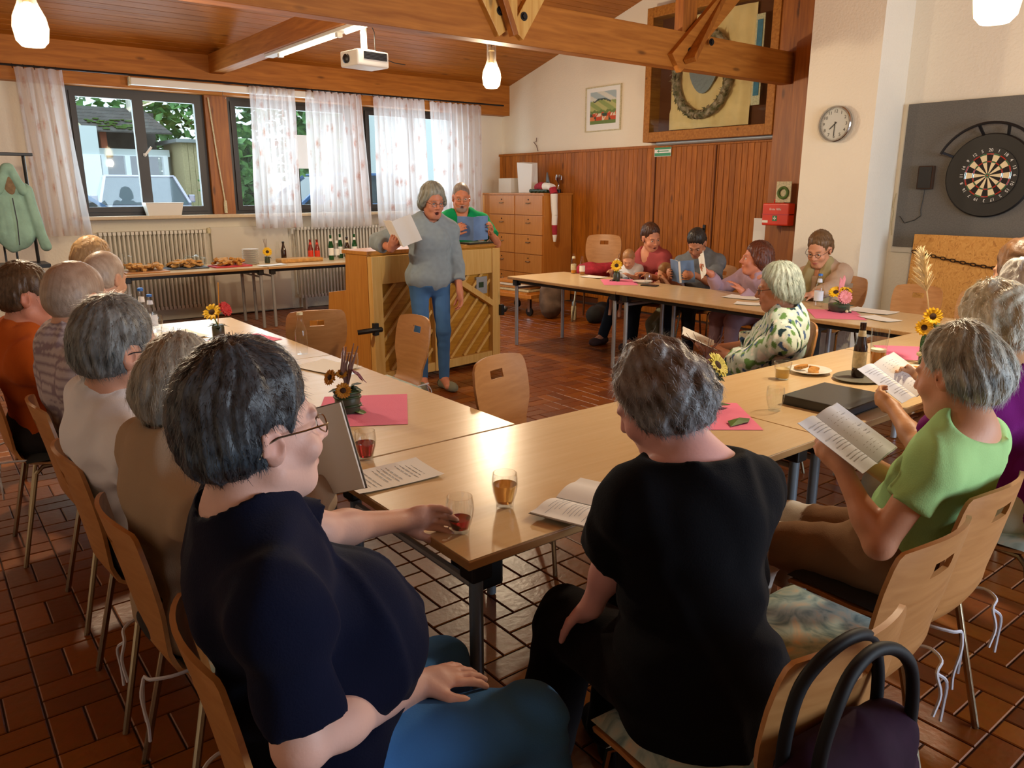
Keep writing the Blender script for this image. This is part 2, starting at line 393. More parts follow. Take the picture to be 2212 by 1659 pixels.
def setcol(me, cols):
    a = me.color_attributes.new('Col', 'FLOAT_COLOR', 'POINT'); c = np.ones((len(me.vertices), 4), np.float32); c[:, :3] = cols
    a.data.foreach_set('color', c.ravel())
def struct(name, mb, m, parent=None, **kw):
    o = mb.build(name, m, parent, **kw)
    if parent is None: o['kind'] = 'structure'
    return o
def structbox(name, lo, hi, m, parent=None, **kw): return struct(name, MB().box(lo, hi), m, parent, **kw)
def rectmesh_uv(name, fn, col_fn, nu, nv, m, parent=None, **kw):
    """a fine sheet whose vertices carry printed colours"""
    b = MB().sheet(fn, nu, nv); cols = [col_fn(i / nu, j / nv) for i in range(nu + 1) for j in range(nv + 1)]
    return b.build(name, m, parent, smooth=False, cols=np.array(cols, np.float32), **kw)
FONT = None
def text(name, body, size, matname, loc, rot, parent=None, ext=.0006, align='CENTER'):
    c = bpy.data.curves.new(name, 'FONT'); c.body = body; c.size = size; c.extrude = ext; c.align_x = align; c.align_y = 'CENTER'; c.resolution_u = 2
    tmp = bpy.data.objects.new(name, c); COL.objects.link(tmp); me = bpy.data.meshes.new_from_object(tmp.evaluated_get(bpy.context.evaluated_depsgraph_get()))
    bpy.data.objects.remove(tmp); bpy.data.curves.remove(c); me.name = name; me.materials.clear(); me.materials.append(MATS[matname])
    o = bpy.data.objects.new(name, me); o.location = loc; o.rotation_euler = rot
    return link(o, parent)
# ================================================================ SETTING
XB, YW, XD, XP = 8.0, 10.5, 7.3, 6.8        # back wall, window wall, dart wall, pier face
RIDGE = 2.0
def ceil_z(y): return 3.22 + .275 * (10.4 - y) if y > RIDGE else 3.22 + .275 * (10.4 - RIDGE) - .275 * (RIDGE - y)
ZR = ceil_z(RIDGE)
# floor: mortar bed + basket-weave clay tiles
floor = structbox('floor', (-3.0, -3.5, -.12), (XB, YW + .2, -.006), 'grout')
TW = .2075
tiles = []
cp = math.cos(PITCH); sp = math.sin(PITCH)
def proj(x, y, z):
    f = (math.cos(R(52)), math.sin(R(52))); X = x * f[1] - y * f[0]; Y = x * f[0] + y * f[1]; Z = z - 1.62
    d = Y * cp - Z * sp; v = -Y * sp - Z * cp
    if d < .1: return None
    return 1106 + 1660 * X / d, 829.5 + 1660 * v / d, d
for i in range(-24, 30):
    for j in range(-26, 42):
        x0 = 2.0 + i * TW; y0 = 2.15 + j * TW
        if x0 < -2.9 or x0 + TW > XB or y0 < -3.3 or y0 + TW > YW: continue
        for k in (0, 1):
            if (i + j) % 2: lo = (x0, y0 + k * TW / 2); hi = (x0 + TW, y0 + (k + 1) * TW / 2)
            else: lo = (x0 + k * TW / 2, y0); hi = (x0 + (k + 1) * TW / 2, y0 + TW)
            tiles.append((lo, hi))
def tscore(t):
    cx = (t[0][0] + t[1][0]) / 2; cy_ = (t[0][1] + t[1][1]) / 2; p = proj(cx, cy_, 0)
    if p is None or not (-30 < p[0] < 2240 and -30 < p[1] < 1700): return 99
    # the tiles best seen: open floor near the camera, under the corner table, left and right aisles
    pen = 0
    if p[0] > 380 and p[0] < 740 and p[1] > 1000: pen = 3
    if p[0] > 1200 and p[0] < 1700 and p[1] > 1000: pen = 3
    return p[2] + pen
tiles.sort(key=tscore)
def tile_mb(mb, w_, h_, x=0, y=0, z=0):
    g = .0028; b = .0035
    a0, a1, b0, b1 = x - w_ / 2 + g, x + w_ / 2 - g, y - h_ / 2 + g, y + h_ / 2 - g
    mb.add([(a0, b0, -.02 + z), (a1, b0, -.02 + z), (a1, b1, -.02 + z), (a0, b1, -.02 + z),
            (a0, b0, -.003 + z), (a1, b0, -.003 + z), (a1, b1, -.003 + z), (a0, b1, -.003 + z),
            (a0 + b, b0 + b, z), (a1 - b, b0 + b, z), (a1 - b, b1 - b, z), (a0 + b, b1 - b, z)],
           [(8, 9, 10, 11), (0, 1, 5, 4), (1, 2, 6, 5), (2, 3, 7, 6), (3, 0, 4, 7), (4, 5, 9, 8), (5, 6, 10, 9), (6, 7, 11, 10), (7, 4, 8, 11)])
protos = {}
big = MB()
for n, (lo, hi) in enumerate(tiles):
    w_, h_ = hi[0] - lo[0], hi[1] - lo[1]; c = ((lo[0] + hi[0]) / 2, (lo[1] + hi[1]) / 2); dz = random.uniform(-.0012, 0)
    if n < 300:
        key = w_ > h_
        if key not in protos:
            m = MB(); tile_mb(m, w_, h_); protos[key] = m.build('floor_tile', 'clay_tile', floor, loc=(c[0], c[1], dz))
        else:
            o = protos[key].copy(); o.location = (c[0], c[1], dz); link(o)
    else: tile_mb(big, w_, h_, c[0], c[1], dz)
bo = big.build('tile_field', 'clay_tile', floor); bo['kind'] = 'stuff'

# ceiling: boards running along X under both roof slopes
ce = MB()
for sgn, ya, yb in ((1, RIDGE, YW + .4), (-1, -3.5, RIDGE)):
    pass
ce.add([(-3, RIDGE, ZR + .03), (XB + .3, RIDGE, ZR + .03), (XB + .3, YW + .6, ceil_z(YW + .6) + .03), (-3, YW + .6, ceil_z(YW + .6) + .03),
        (-3, RIDGE, ZR + .2), (XB + .3, RIDGE, ZR + .2), (XB + .3, YW + .6, ceil_z(YW + .6) + .2), (-3, YW + .6, ceil_z(YW + .6) + .2)],
       [(0, 3, 2, 1), (4, 5, 6, 7), (0, 1, 5, 4), (1, 2, 6, 5), (2, 3, 7, 6), (3, 0, 4, 7)])
ce.add([(-3, -3.6, ceil_z(-3.6) + .03), (XB + .3, -3.6, ceil_z(-3.6) + .03), (XB + .3, RIDGE, ZR + .03), (-3, RIDGE, ZR + .03),
        (-3, -3.6, ceil_z(-3.6) + .2), (XB + .3, -3.6, ceil_z(-3.6) + .2), (XB + .3, RIDGE, ZR + .2), (-3, RIDGE, ZR + .2)],
       [(0, 3, 2, 1), (4, 5, 6, 7), (0, 1, 5, 4), (1, 2, 6, 5), (2, 3, 7, 6), (3, 0, 4, 7)])
ceiling = struct('ceiling', ce, 'ceil_back')
sl = math.atan(.275); bw = .118
bm_ = MB(); g = .0035
bm_.add([(-3, -bw / 2 + g, -.012), (8, -bw / 2 + g, -.012), (8, bw / 2 - g, -.012), (-3, bw / 2 - g, -.012), (-3, -bw / 2 + g - .004, -.001), (8, -bw / 2 + g - .004, -.001), (8, bw / 2 - g + .004, -.001), (-3, bw / 2 - g + .004, -.001),
         (-3, -bw / 2 + g - .004, .016), (8, -bw / 2 + g - .004, .016), (8, bw / 2 - g + .004, .016), (-3, bw / 2 - g + .004, .016)],
        [(0, 3, 2, 1), (0, 1, 5, 4), (1, 2, 6, 5), (2, 3, 7, 6), (3, 0, 4, 7), (4, 5, 9, 8), (5, 6, 10, 9), (6, 7, 11, 10), (7, 4, 8, 11), (8, 9, 10, 11)])
proto = None
L = (10.52 - RIDGE) / math.cos(sl)
for side in (1, -1):
    n = int((L if side == 1 else (RIDGE + 3.3) / math.cos(sl)) / bw)
    for i in range(n):
        s = (i + .5) * bw; y = RIDGE + side * s * math.cos(sl); z = ZR - s * math.sin(sl) + .006
        if proto is None:
            proto = bm_.build('ceiling_board', 'ceiling_wood', ceiling, loc=(0, y, z), rot=(-sl * side, 0, 0))
        else:
            o = proto.copy(); o.location = (0, y, z); o.rotation_euler = (-sl * side, 0, 0); link(o)

# window wall (y = 10.5)
wins = [(1.70, 3.26), (3.54, 5.30), (5.47, 7.10)]
ZS, ZT = 1.325, 2.80
wb = MB()
wb.box((-3.0, YW, 0), (8.3, YW + .25, ZS))
wb.box((-3.0, YW, ZS), (wins[0][0], YW + .25, 3.3)); wb.box((wins[2][1], YW, ZS), (8.3, YW + .25, 3.3))
wb.box((wins[0][0], YW, ZT), (wins[2][1], YW + .25, 3.3))
struct('wall_back', wb, 'wall_paint')
pw = MB(); pw.box((3.26, YW - .03, ZS), (3.54, YW + .1, ZT)); struct('trim_post', pw, 'post_wood')
pw = MB(); pw.box((5.30, YW - .03, ZS), (5.47, YW + .1, ZT)); struct('trim_post', pw, 'post_wood')
structbox('trim_eaves_beam', (-3.0, 10.30, 2.79), (XB, YW, 3.27), 'beam_wood', bevel=.008)
structbox('trim_sill', (1.62, 10.30, 1.285), (7.2, YW + .12, 1.325), 'sill_stone', bevel=.006)
for i, (a, b) in enumerate(wins):
    f = thing('window_%d' % (i + 1), None, None, (0, 0, 0)); f['kind'] = 'structure'
    y0, y1 = YW + .04, YW + .12
    fr = MB(); t = .055
    fr.box((a, y0, ZS), (a + t, y1, ZT)); fr.box((b - t, y0, ZS), (b, y1, ZT)); fr.box((a + t, y0, ZS), (b - t, y1, ZS + .045)); fr.box((a + t, y0, ZT - t), (b - t, y1, ZT))
    fr.build('window_frame', 'window_dark', f)
    mid = (a + b) / 2
    for (sa, sb_) in ((a + t, mid), (mid, b - t)):
        s = MB(); q = .062; yy0, yy1 = YW + .015, YW + .085; z0, z1 = ZS + .045, ZT - t
        s.box((sa, yy0, z0), (sa + q, yy1, z1)); s.box((sb_ - q, yy0, z0), (sb_, yy1, z1)); s.box((sa + q, yy0, z0), (sb_ - q, yy1, z0 + q)); s.box((sa + q, yy0, z1 - q), (sb_ - q, yy1, z1))
        so = s.build('window_sash', 'window_dark', f)
        MB().box((sa + q, YW + .045, z0 + q), (sb_ - q, YW + .051, z1 - q)).build('pane', 'pane', so)
    h = MB(); h.lathe([(.022, 0), (.022, .012)], 12); h.T = Matrix.Identity(4)
    h.box((-.012, -.012, .01), (.012, .012, .035)); h.box((-.012, -.012, .03), (.012, .12, .045))
    h.build('window_handle', 'white_plastic', f, loc=(mid + .02, YW + .014, 2.05), rot=(R(90), R(40), 0))

# back wall (x = 8): dado of vertical boards, white plaster gable above
gw = MB()
gw.add([(XB, -3.5, 0), (XB, YW + .25, 0), (XB, YW + .25, ceil_z(YW + .25) + .02), (XB, RIDGE, ZR + .02), (XB, -3.5, ceil_z(-3.5) + .02),
        (XB + .25, -3.5, 0), (XB + .25, YW + .25, 0), (XB + .25, YW + .25, ceil_z(YW + .25) + .02), (XB + .25, RIDGE, ZR + .02), (XB + .25, -3.5, ceil_z(-3.5) + .02)],
       [(0, 1, 2, 3, 4), (9, 8, 7, 6, 5), (0, 5, 6, 1), (1, 6, 7, 2), (2, 7, 8, 3), (3, 8, 9, 4), (4, 9, 5, 0)])
wall_gable = struct('wall_right', gw, 'wall_paint')
dado = thing('wall_dado', None, None); dado['kind'] = 'structure'
MB().box((7.97, 4.2, .0), (XB, YW, 2.17)).build('backing', 'ceil_back', dado)
pb = MB(); pw_ = .083; gg = .004
pb.add([(-.022, -pw_ / 2 + gg, 0), (-.022, pw_ / 2 - gg, 0), (-.022, pw_ / 2 - gg, 2.08), (-.022, -pw_ / 2 + gg, 2.08), (-.012, -pw_ / 2, 0), (-.012, pw_ / 2, 0), (-.012, pw_ / 2, 2.08), (-.012, -pw_ / 2, 2.08), (0, -pw_ / 2, 0), (0, pw_ / 2, 0), (0, pw_ / 2, 2.08), (0, -pw_ / 2, 2.08)],
       [(0, 3, 2, 1), (0, 1, 5, 4), (1, 2, 6, 5), (2, 3, 7, 6), (3, 0, 4, 7), (4, 5, 9, 8), (5, 6, 10, 9), (6, 7, 11, 10), (7, 4, 8, 11)])
proto = None; y = YW - pw_ / 2
while y > 4.3:
    if proto is None: proto = pb.build('panel_board', 'panel_wood', dado, loc=(7.968, y, .09))
    else:
        o = proto.copy(); o.location = (7.968, y, .09); link(o)
    y -= pw_
MB().box((7.925, 4.2, 2.165), (XB, YW, 2.20)).build('cap_rail', 'panel_wood', dado, bevel=.004)
structbox('baseboard_right', (7.93, 4.25, 0), (7.968, 8.1, .09), 'panel_wood', bevel=.004)
# door leaf outline cut into the boards
dr = MB()
dr.box((7.935, 7.10, .1), (7.96, 7.115, 2.16)); dr.box((7.935, 6.13, .1), (7.96, 6.145, 2.16))
struct('trim_door_joint', dr, 'ceil_back')

# wooden post beside the pier, pier and dart wall
structbox('trim_corner_post', (7.72, 4.70, 0), (7.96, 5.02, 4.7), 'post_wood', bevel=.006)
structbox('trim_corner_post_inner', (7.80, 5.02, 0), (7.96, 5.28, 4.68), 'post_wood', bevel=.006)
pier = MB().box((XP, 3.60, 0), (XB, 4.27, 4.95)); struct('wall_pier', pier, 'wall_paint')
dw = MB(); dw.box((XD, -3.5, 0), (XB, 3.60, 5.0)); struct('wall_dart', dw, 'wall_paint')
# remaining shell: solid left wall, rear wall with an opening added to let light in
lw = MB(); lw.box((-3.0, -3.5, 0), (-2.85, YW, 5.6))
struct('wall_left', lw, 'wall_paint')
fw = MB(); fw.box((-3.0, -3.5, 0), (XB, -3.35, .6)); fw.box((-3.0, -3.5, 2.7), (XB, -3.35, 5.6)); fw.box((-3.0, -3.5, .6), (2.5, -3.35, 2.7)); fw.box((6.5, -3.5, .6), (XB, -3.35, 2.7))
struct('wall_front', fw, 'wall_paint')

# roof timbers
def bolt(parent, p, ax=(0, -1, 0), r=.022):
    b = MB(); q = Vector((0, 0, 1)).rotation_difference(Vector(ax)).to_matrix().to_4x4(); b.T = Matrix.Translation(p) @ q
    b.lathe([(r * 1.5, 0), (r * 1.5, .006)], 14); b.lathe([(r, .006), (r, .018)], 6)
    return b.build('bolt', 'dark_metal', parent)
YT = 5.16
tb = struct('trim_tie_beam', MB().box((-3.0, YT - .07, 2.735), (7.80, YT + .07, 3.055)), 'beam_wood', bevel=.008)
cb = struct('trim_cross_beam', MB().box((3.30, YT + .07, 3.03), (3.46, 10.3, 3.25)), 'beam_wood_y', bevel=.006)
def strut(name, a, b, wd, ht, m='strut_wood_lit', up=(0, 1, 0)):
    return struct(name, MB().beam(a, b, wd, ht, up), m, bevel=.005)
nx = 3.93
s1 = strut('trim_king_post', (nx, YT - .10, 2.85), (nx, YT - .10, ZR - .5), .10, .07)
s2 = strut('trim_strut_and_shade', (nx - .06, YT - .095, 2.80), (nx - 1.0, YT - .095, 4.2), .14, .06)
s3 = strut('trim_strut_and_shade', (nx + .06, YT - .095, 2.80), (nx + 1.0, YT - .095, 4.2), .14, .06)
shade_bar = strut('trim_strut_and_shade', (nx - .30, YT - .18, 3.4), (nx - .02, YT - .18, 2.77), .05, .06, 'post_wood')  # thin dark bar put in as the shaded side of the left diagonal
bolt(s2, (nx - .11, YT - .125, 2.94)); bolt(s3, (nx + .12, YT - .125, 2.93))
nx2 = 6.05
strut('trim_king_post', (nx2 + .05, YT + .0, 3.05), (nx2 + .05, YT + .0, ZR - .5), .20, .10, 'post_wood')
s5 = strut('trim_strut_and_shade', (nx2 - .20, YT - .10, 2.76), (nx2 + 1.3, YT - .10, 4.1), .20, .06, 'beam_wood')
bolt(s5, (nx2 - .02, YT - .13, 2.88)); bolt(s5, (nx2 + .28, YT - .13, 2.99))
strut('trim_strut_and_shade', (nx2 - .10, YT - .20, 2.78), (nx2 + 1.3, YT + .12, 4.4), .05, .12, 'post_wood')  # dark bar standing in for the shadow strip along the wide diagonal
# ================================================================ THINGS ON THE WALLS
# framed landscape painting
def col(*h): return [hexc(x) for x in h]
pf = thing('picture', 'small framed painting of green hills and red roofs on the white gable wall', 'picture', (XB, 8.16, 2.735))
fr = MB()
for lo, hi in (((-.025, -.35, -.30), (0, -.335, .30)), ((-.025, .335, -.30), (0, .35, .30)), ((-.025, -.335, -.30), (0, .335, -.285)), ((-.025, -.335, .285), (0, .335, .30))): fr.box(lo, hi)
fr.build('frame', 'label_cream', pf, bevel=.002)
MB().box((-.012, -.335, -.285), (-.004, .335, .285)).build('mount', 'paper', pf)
pc = {k: hexc(v) for k, v in dict(sky='A9BBC0', cl='D8D8CC', hill='3C4A48', g1='8FA060', g2='6E8448', g3='B8B878', red='C8502C', org='DA8450', wh='E6D8C0', dk='3E5040').items()}
def paint(u, v):  # u: 0..1 left to right as seen, v up
    n = math.sin(u * 23 + v * 9) * .02 + math.sin(u * 51 - v * 33) * .012
    h = .70 + .10 * math.exp(-((u - .45) / .25) ** 2) + n * .5
    if v > h: return pc['cl'] if math.sin(u * 9 + v * 17) > .3 else pc['sky']
    if v > h - .05 and .12 < u < .8: return pc['hill']
    if v > .42 + n: return pc['g1'] if math.sin(u * 13 + v * 21) > 0 else pc['g3']
    if v > .34 + n: return pc['g2']
    c = int((u * 9 + math.floor(v * 9) * 1.7 + n * 20)) % 5
    return (pc['red'], pc['wh'], pc['org'], pc['dk'], pc['red'])[c] if v > .10 else pc['g2']
rectmesh_uv('painted_sheet', lambda u, v: (-.014, .255 - .51 * u, -.20 + .43 * v), paint, 60, 50, 'print', pf)

# large glazed display case in the gable
dc = thing('display_case', 'large wooden glazed display case with straw wreath and crest high on the gable wall', 'display case', (XB, 6.24, 3.03))
fr = MB(); hw, hh = .96, .80
for lo, hi in (((-.22, -hw, -hh), (0, -hw + .10, hh)), ((-.22, hw - .10, -hh), (0, hw, hh)), ((-.22, -hw + .10, -hh), (0, hw - .10, -hh + .12)), ((-.22, -hw + .10, hh - .12), (0, hw - .10, hh))): fr.box(lo, hi)
fr.build('case_frame', 'frame_wood', dc, bevel=.006)
MB().box((-.035, -hw + .1, -hh + .12), (-.02, hw - .1, hh - .12)).build('backing', 'ceil_back', dc)
mat('gold_cloth', 'F0CE92', rough=.8, noise=.15, nscale=5, bump=.1, bscale=8)
def cloth(u, v):
    y = .62 - 1.18 * u; z = -.66 + 1.30 * v
    return (-.085 - .012 * math.sin(u * 16 + v * 2) - .008 * math.sin(u * 37), y + (.02 if v < .2 else 0), z)
MB().sheet(cloth, 60, 20).build('gold_cloth', 'gold_cloth', dc, smooth=True, solid=.004)
wr = MB(); wr.tube([(-.13, .12 + .40 * math.cos(a), -.05 + .46 * math.sin(a)) for a in [2 * math.pi * k / 40 for k in range(40)]], .055, 10, closed=True)
mat('wreath_straw', '5E5A3C', rough=.95, col2='B09A84', nscale=16, bump=.6, bscale=40)
wro = wr.build('wreath', 'wreath_straw', dc, smooth=True)
lf = MB()
for k in range(320):
    a = random.uniform(0, 2 * math.pi); rr = random.uniform(-.05, .05); p = Vector((-.18 + random.uniform(-.01, .02), .12 + (.40 + rr) * math.cos(a), -.05 + (.46 + rr) * math.sin(a)))
    d = Vector((random.uniform(-.3, .2), random.uniform(-1, 1), random.uniform(-1, 1))).normalized() * .04; n_ = Vector((-.01, d.z * .25, -d.y * .25))
    lf.add([p - d, p + n_, p + d, p - n_], [(0, 1, 2, 3)])
mat('dried_leaf', 'A08A6C', rough=.9, col2='4E5230', nscale=14); o = lf.build('dried_leaves', 'dried_leaf', wro, smooth=False); o['kind'] = 'stuff'
cr = MB(); pts = []
for k in range(24):
    a = 2 * math.pi * k / 24; pts.append((.21 * math.cos(a) * (1 if math.sin(a) > 0 else 1 - .25 * abs(math.sin(a))), .25 * math.sin(a)))
cr.T = Matrix.Translation((-.12, .11, -.02)) @ Matrix.Rotation(R(90), 4, 'Z') @ Matrix.Rotation(R(90), 4, 'X')
cr.prism(pts, -.012, .012); cr.T = Matrix.Identity(4)
mat('pewter', '7E8280', rough=.5, metal=.4, bump=.5, bscale=22); cr.build('crest', 'pewter', dc, bevel=.004)
rb = MB(); rb.box((-.12, -.70, -.46), (-.11, -.585, .50)); rb.build('side_ribbon', 'label_cream', dc)
mat('ribbon_blue', '3E7E9C', rough=.8, noise=.3); rb = MB(); rb.box((-.127, -.68, -.36), (-.12, -.61, .44)); rb.build('blue_stripe', 'ribbon_blue', dc)
MB().box((-.205, -hw + .1, -hh + .12), (-.200, hw - .1, hh - .12)).build('pane', 'pane', dc)
# grey pipe below and beside the case
pi = MB(); pi.tube([(7.90, 7.05, 2.215), (7.90, 5.30, 2.215), (7.88, 5.22, 2.24), (7.88, 5.20, 2.5), (7.88, 5.20, 4.5)], .028, 10)
tag(pi.build('heating_pipe', 'steel_leg', smooth=True), 'pale grey pipe running under and up beside the display case', 'pipe')
# green exit sign plate
es = thing('exit_sign', 'small green and white escape route sign at the top of the wood panelling', 'sign', (7.935, 6.98, 2.12))
MB().box((-.006, -.14, -.065), (0, .14, .065)).build('plate', 'white_plastic', es)
mat('sign_green', '3E9464', rough=.5)
g_ = MB(); g_.box((-.0075, -.135, .022), (-.006, .135, .06)); g_.box((-.0075, -.135, -.06), (-.006, .135, -.022)); g_.add([(-.0075, .10, 0), (-.0075, .06, .018), (-.0075, .06, .006), (-.0075, -.10, .006), (-.0075, -.10, -.006), (-.0075, .06, -.006), (-.0075, .06, -.018)], [(0, 1, 2, 3, 4, 5, 6)])
g_.build('green_print', 'sign_green', es)
# little wall hook shape near the corner
hk = MB(); hk.tube([(7.985, 9.60, 2.42), (7.975, 9.60, 2.36), (7.975, 9.66, 2.36), (7.985, 9.60, 2.30), (7.98, 9.56, 2.22)], .006, 6)
tag(hk.build('wall_hook', 'dry_stem', smooth=True), 'tiny bent wire hook left of the painting on the white wall', 'hook')

# wall clock on the pier
ck = thing('wall_clock', 'round silver rimmed wall clock with white dial on the plastered pier', 'clock', (XP, 3.945, 2.205)); ck.rotation_euler = (0, R(-90), 0)
ck.rotation_euler = Matrix(((0, 0, -1), (-1, 0, 0), (0, 1, 0))).to_euler()   # local x = to the right, y = up, z = out of wall
MB().lathe([(.150, 0), (.157, .012), (.157, .040), (.150, .048), (.140, .048), (.138, .030)], 48, cap=False).build('rim', 'chrome', ck, smooth=True)
MB().lathe([(.140, .0), (.140, .030)], 48).build('dial', 'white_plastic', ck)
for k in range(12):
    a = math.pi / 2 - 2 * math.pi * (k + 1) / 12
    text('numeral', str(k + 1), .040, 'black_plastic', (.108 * math.cos(a), .108 * math.sin(a), .0305), (0, 0, 0), ck)
tk = MB()
for k in range(60):
    a = 2 * math.pi * k / 60; tk.T = Matrix.Rotation(a, 4, 'Z'); tk.box((.130, -.0008, .030), (.136, .0008, .031))
tk.T = Matrix.Identity(4); o = tk.build('minute_marks', 'black_plastic', ck); o['kind'] = 'stuff'
for nm, ln, wd, a in (('hour_hand', .065, .008, 222), ('minute_hand', .10, .006, 268)):
    h = MB(); h.T = Matrix.Rotation(R(a), 4, 'Z'); h.box((-.02, -wd / 2, .032), (ln, wd / 2, .034)); h.build(nm, 'black_plastic', ck)
MB().lathe([(.135, .044), (.135, .046)], 40).build('cover_glass', 'clear_glass', ck)

# dart wall: felt board, dartboard, speaker, chipboard sheet, chain
TR = Matrix(((0, 0, -1), (-1, 0, 0), (0, 1, 0)))    # right-of-wall frame for things facing -X
fb = thing('pinboard', 'large dark grey felt board with pale edges behind the dartboard', 'board', (XD - .003, 2.45, 1.735)); fb.rotation_euler = TR.to_euler()
MB().box((-1.09, -.615, .004), (1.09, .635, .034)).build('felt_sheet', 'pinboard_felt', fb, bevel=.003)
MB().box((-1.105, -.665, 0), (1.10, .62, .018)).build('backing_board', 'panel_white', fb)
db = thing('dartboard', 'round dartboard with black number surround on the grey felt board', 'dartboard', (XD - .036, 2.79, 1.745)); db.rotation_euler = TR.to_euler()
Rr = .178
MB().lathe([(.335, 0), (.340, .01), (.340, .035), (.330, .045), (.232, .045)], 64, cap=True).build('surround', 'black_plastic', db, smooth=40)
MB().lathe([(.228, .0), (.228, .055)], 48).build('number_band', 'black_plastic', db)
dc_ = {'w': hexc('E4D2A8'), 'k': hexc('201814'), 'r': hexc('B8281E'), 'g': hexc('2E6A48')}
vs, fs, cl = [], [], []
rings = [(0, .0065, 'b'), (.0065, .017, 'o'), (.017, .107, 'f'), (.107, .117, 't'), (.117, .168, 'f'), (.168, .178, 't')]
for s in range(20):
    a0 = 2 * math.pi * (s - .5) / 20 + math.pi / 2; ev = s % 2 == 0
    for r0, r1, ty in rings:
        c = dc_['r'] if ty == 'b' else dc_['g'] if ty == 'o' else (dc_['k'] if ev else dc_['w']) if ty == 'f' else (dc_['r'] if ev else dc_['g'])
        for q in range(3):
            b0 = a0 + 2 * math.pi / 60 * q; b1 = b0 + 2 * math.pi / 60; o_ = len(vs)
            vs += [(r0 * math.cos(b0), r0 * math.sin(b0), .0565), (r1 * math.cos(b0), r1 * math.sin(b0), .0565), (r1 * math.cos(b1), r1 * math.sin(b1), .0565), (r0 * math.cos(b1), r0 * math.sin(b1), .0565)]
            fs.append((o_, o_ + 1, o_ + 2, o_ + 3)); cl += [c] * 4
mb = MB(); mb.add(vs, fs); mb.build('playing_face', 'print', db, smooth=False, cols=np.array(cl, np.float32))
wi = MB()
for r in (.107, .117, .168, .178): wi.tube([(r * math.cos(2 * math.pi * k / 40), r * math.sin(2 * math.pi * k / 40), .0585) for k in range(40)], .0009, 4, closed=True)
wi.build('wire_rings', 'chrome', db)
seq = [20, 1, 18, 4, 13, 6, 10, 15, 2, 17, 3, 19, 7, 16, 8, 11, 14, 9, 12, 5]
for k, nmb in enumerate(seq):
    a = math.pi / 2 - 2 * math.pi * k / 20
    text('numeral', str(nmb), .036, 'white_plastic', (.203 * math.cos(a), .203 * math.sin(a), .0555), (0, 0, a - math.pi / 2), db)
lb = thing('dartboard_light', 'black curved metal light bracket arching over the dartboard', 'lamp', (XD - .036, 2.79, 1.745)); lb.rotation_euler = TR.to_euler()
arc = MB(); A = [R(a) for a in range(28, 156, 6)]
arc.tube([(.42 * math.cos(a), .42 * math.sin(a) + .0, .10) for a in A], .011, 8)
for a in (28, 72, 104, 152): arc.beam((.34 * math.cos(R(a)), .34 * math.sin(R(a)), .03), (.42 * math.cos(R(a)), .42 * math.sin(R(a)), .10), .018, .018)
arc.build('bracket_arc', 'dark_metal', lb, smooth=40)
sp_ = thing('wall_speaker', 'small dark brown box on the felt board left of the dartboard', 'speaker', (XD - .036, 3.30, 1.735)); sp_.rotation_euler = TR.to_euler()
MB().box((-.065, -.10, 0), (.065, .10, .05)).build('housing', 'flower_heart', sp_, bevel=.006)
MB().box((-.055, -.09, .05), (.055, .09, .054)).build('grille', 'dark_metal', sp_)
MB().tube([(0, -.10, .02), (-.01, -.18, .006), (-.02, -.28, .006), (-.01, -.33, .006), (-.06, -.37, .006), (-.15, -.40, .006), (-.20, -.34, .006)], .003, 5).build('cable', 'black_plastic', sp_)
cd = MB(); cd.tube([(XD - .01, 3.575, 1.60), (XD - .012, 3.59, 1.5), (XD - .01, 3.578, 1.42), (XD - .012, 3.585, 1.33), (XD - .01, 3.575, 1.22)], .004, 5)
cdo = cd.build('wall_cord', 'label_cream'); bpy.context.view_layer.update(); cdo.parent = fb; cdo.matrix_parent_inverse = fb.matrix_world.inverted()
ob = thing('chipboard_sheet', 'tall orange chipboard sheet standing below the dartboard', 'board', (7.06, 2.30, 0)); ob.rotation_euler = (0, R(3), 0)
MB().box((-.012, -1.15, .03), (.010, .98, 1.25)).build('sheet', 'chipboard', ob, bevel=.002)
MB().box((.010, .955, .03), (.13, .98, 1.22)).build('side_batten', 'steel_leg', ob)
chn = MB(); P_ = []
for k in range(47):
    u = k / 46; yy = 3.27 - 1.9 * u; zz = 1.10 - .11 * math.sin(math.pi * min(1, u * 1.0)) + .0; P_.append(Vector((7.085, yy, zz)))
for k in range(46):
    a, b = P_[k], P_[k + 1]; c = (a + b) / 2; d = (b - a).normalized(); n_ = Vector((1, 0, 0)) if k % 2 else d.cross(Vector((1, 0, 0)))
    chn.tube([c + d * .026 * math.cos(t) + n_ * .012 * math.sin(t) for t in [2 * math.pi * q / 8 for q in range(8)]], .0045, 5, closed=True)
chn.T = Matrix.Identity(4)
o = chn.build('chain', 'chain_rust', smooth=True); tag(o, 'dark sagging chain hung across the chipboard sheet', 'chain')

# first aid box, wreath picture, paper notice by the post
fa = thing('first_aid_box', 'orange red first aid case mounted on the dark post', 'first aid box', (7.70, 5.02, 1.37)); fa.rotation_euler = TR.to_euler()
MB().box((-.165, -.12, 0), (.165, .12, .12)).build('case', 'red_plastic', fa, bevel=.018, seg=3)
MB().box((-.165, -.004, .0), (.165, .004, .124)).build('seam', 'tray_red', fa)
MB().tube([(-.06, .12, .06), (-.055, .155, .06), (.055, .155, .06), (.06, .12, .06)], .009, 8).build('handle', 'red_plastic', fa, smooth=True)
mat('aid_green', '2C7A4C', rough=.5)
MB().box((-.028, -.07, .121), (.028, -.012, .1225)).build('green_badge', 'aid_green', fa)
c = MB(); c.box((-.019, -.046, .1226), (.019, -.036, .1236)); c.box((-.005, -.061, .1226), (.005, -.021, .1236)); c.build('white_cross', 'label_white', fa)
text('lettering', 'Erste Hilfe', .034, 'label_white', (0, .055, .1215), (0, 0, 0), fa)
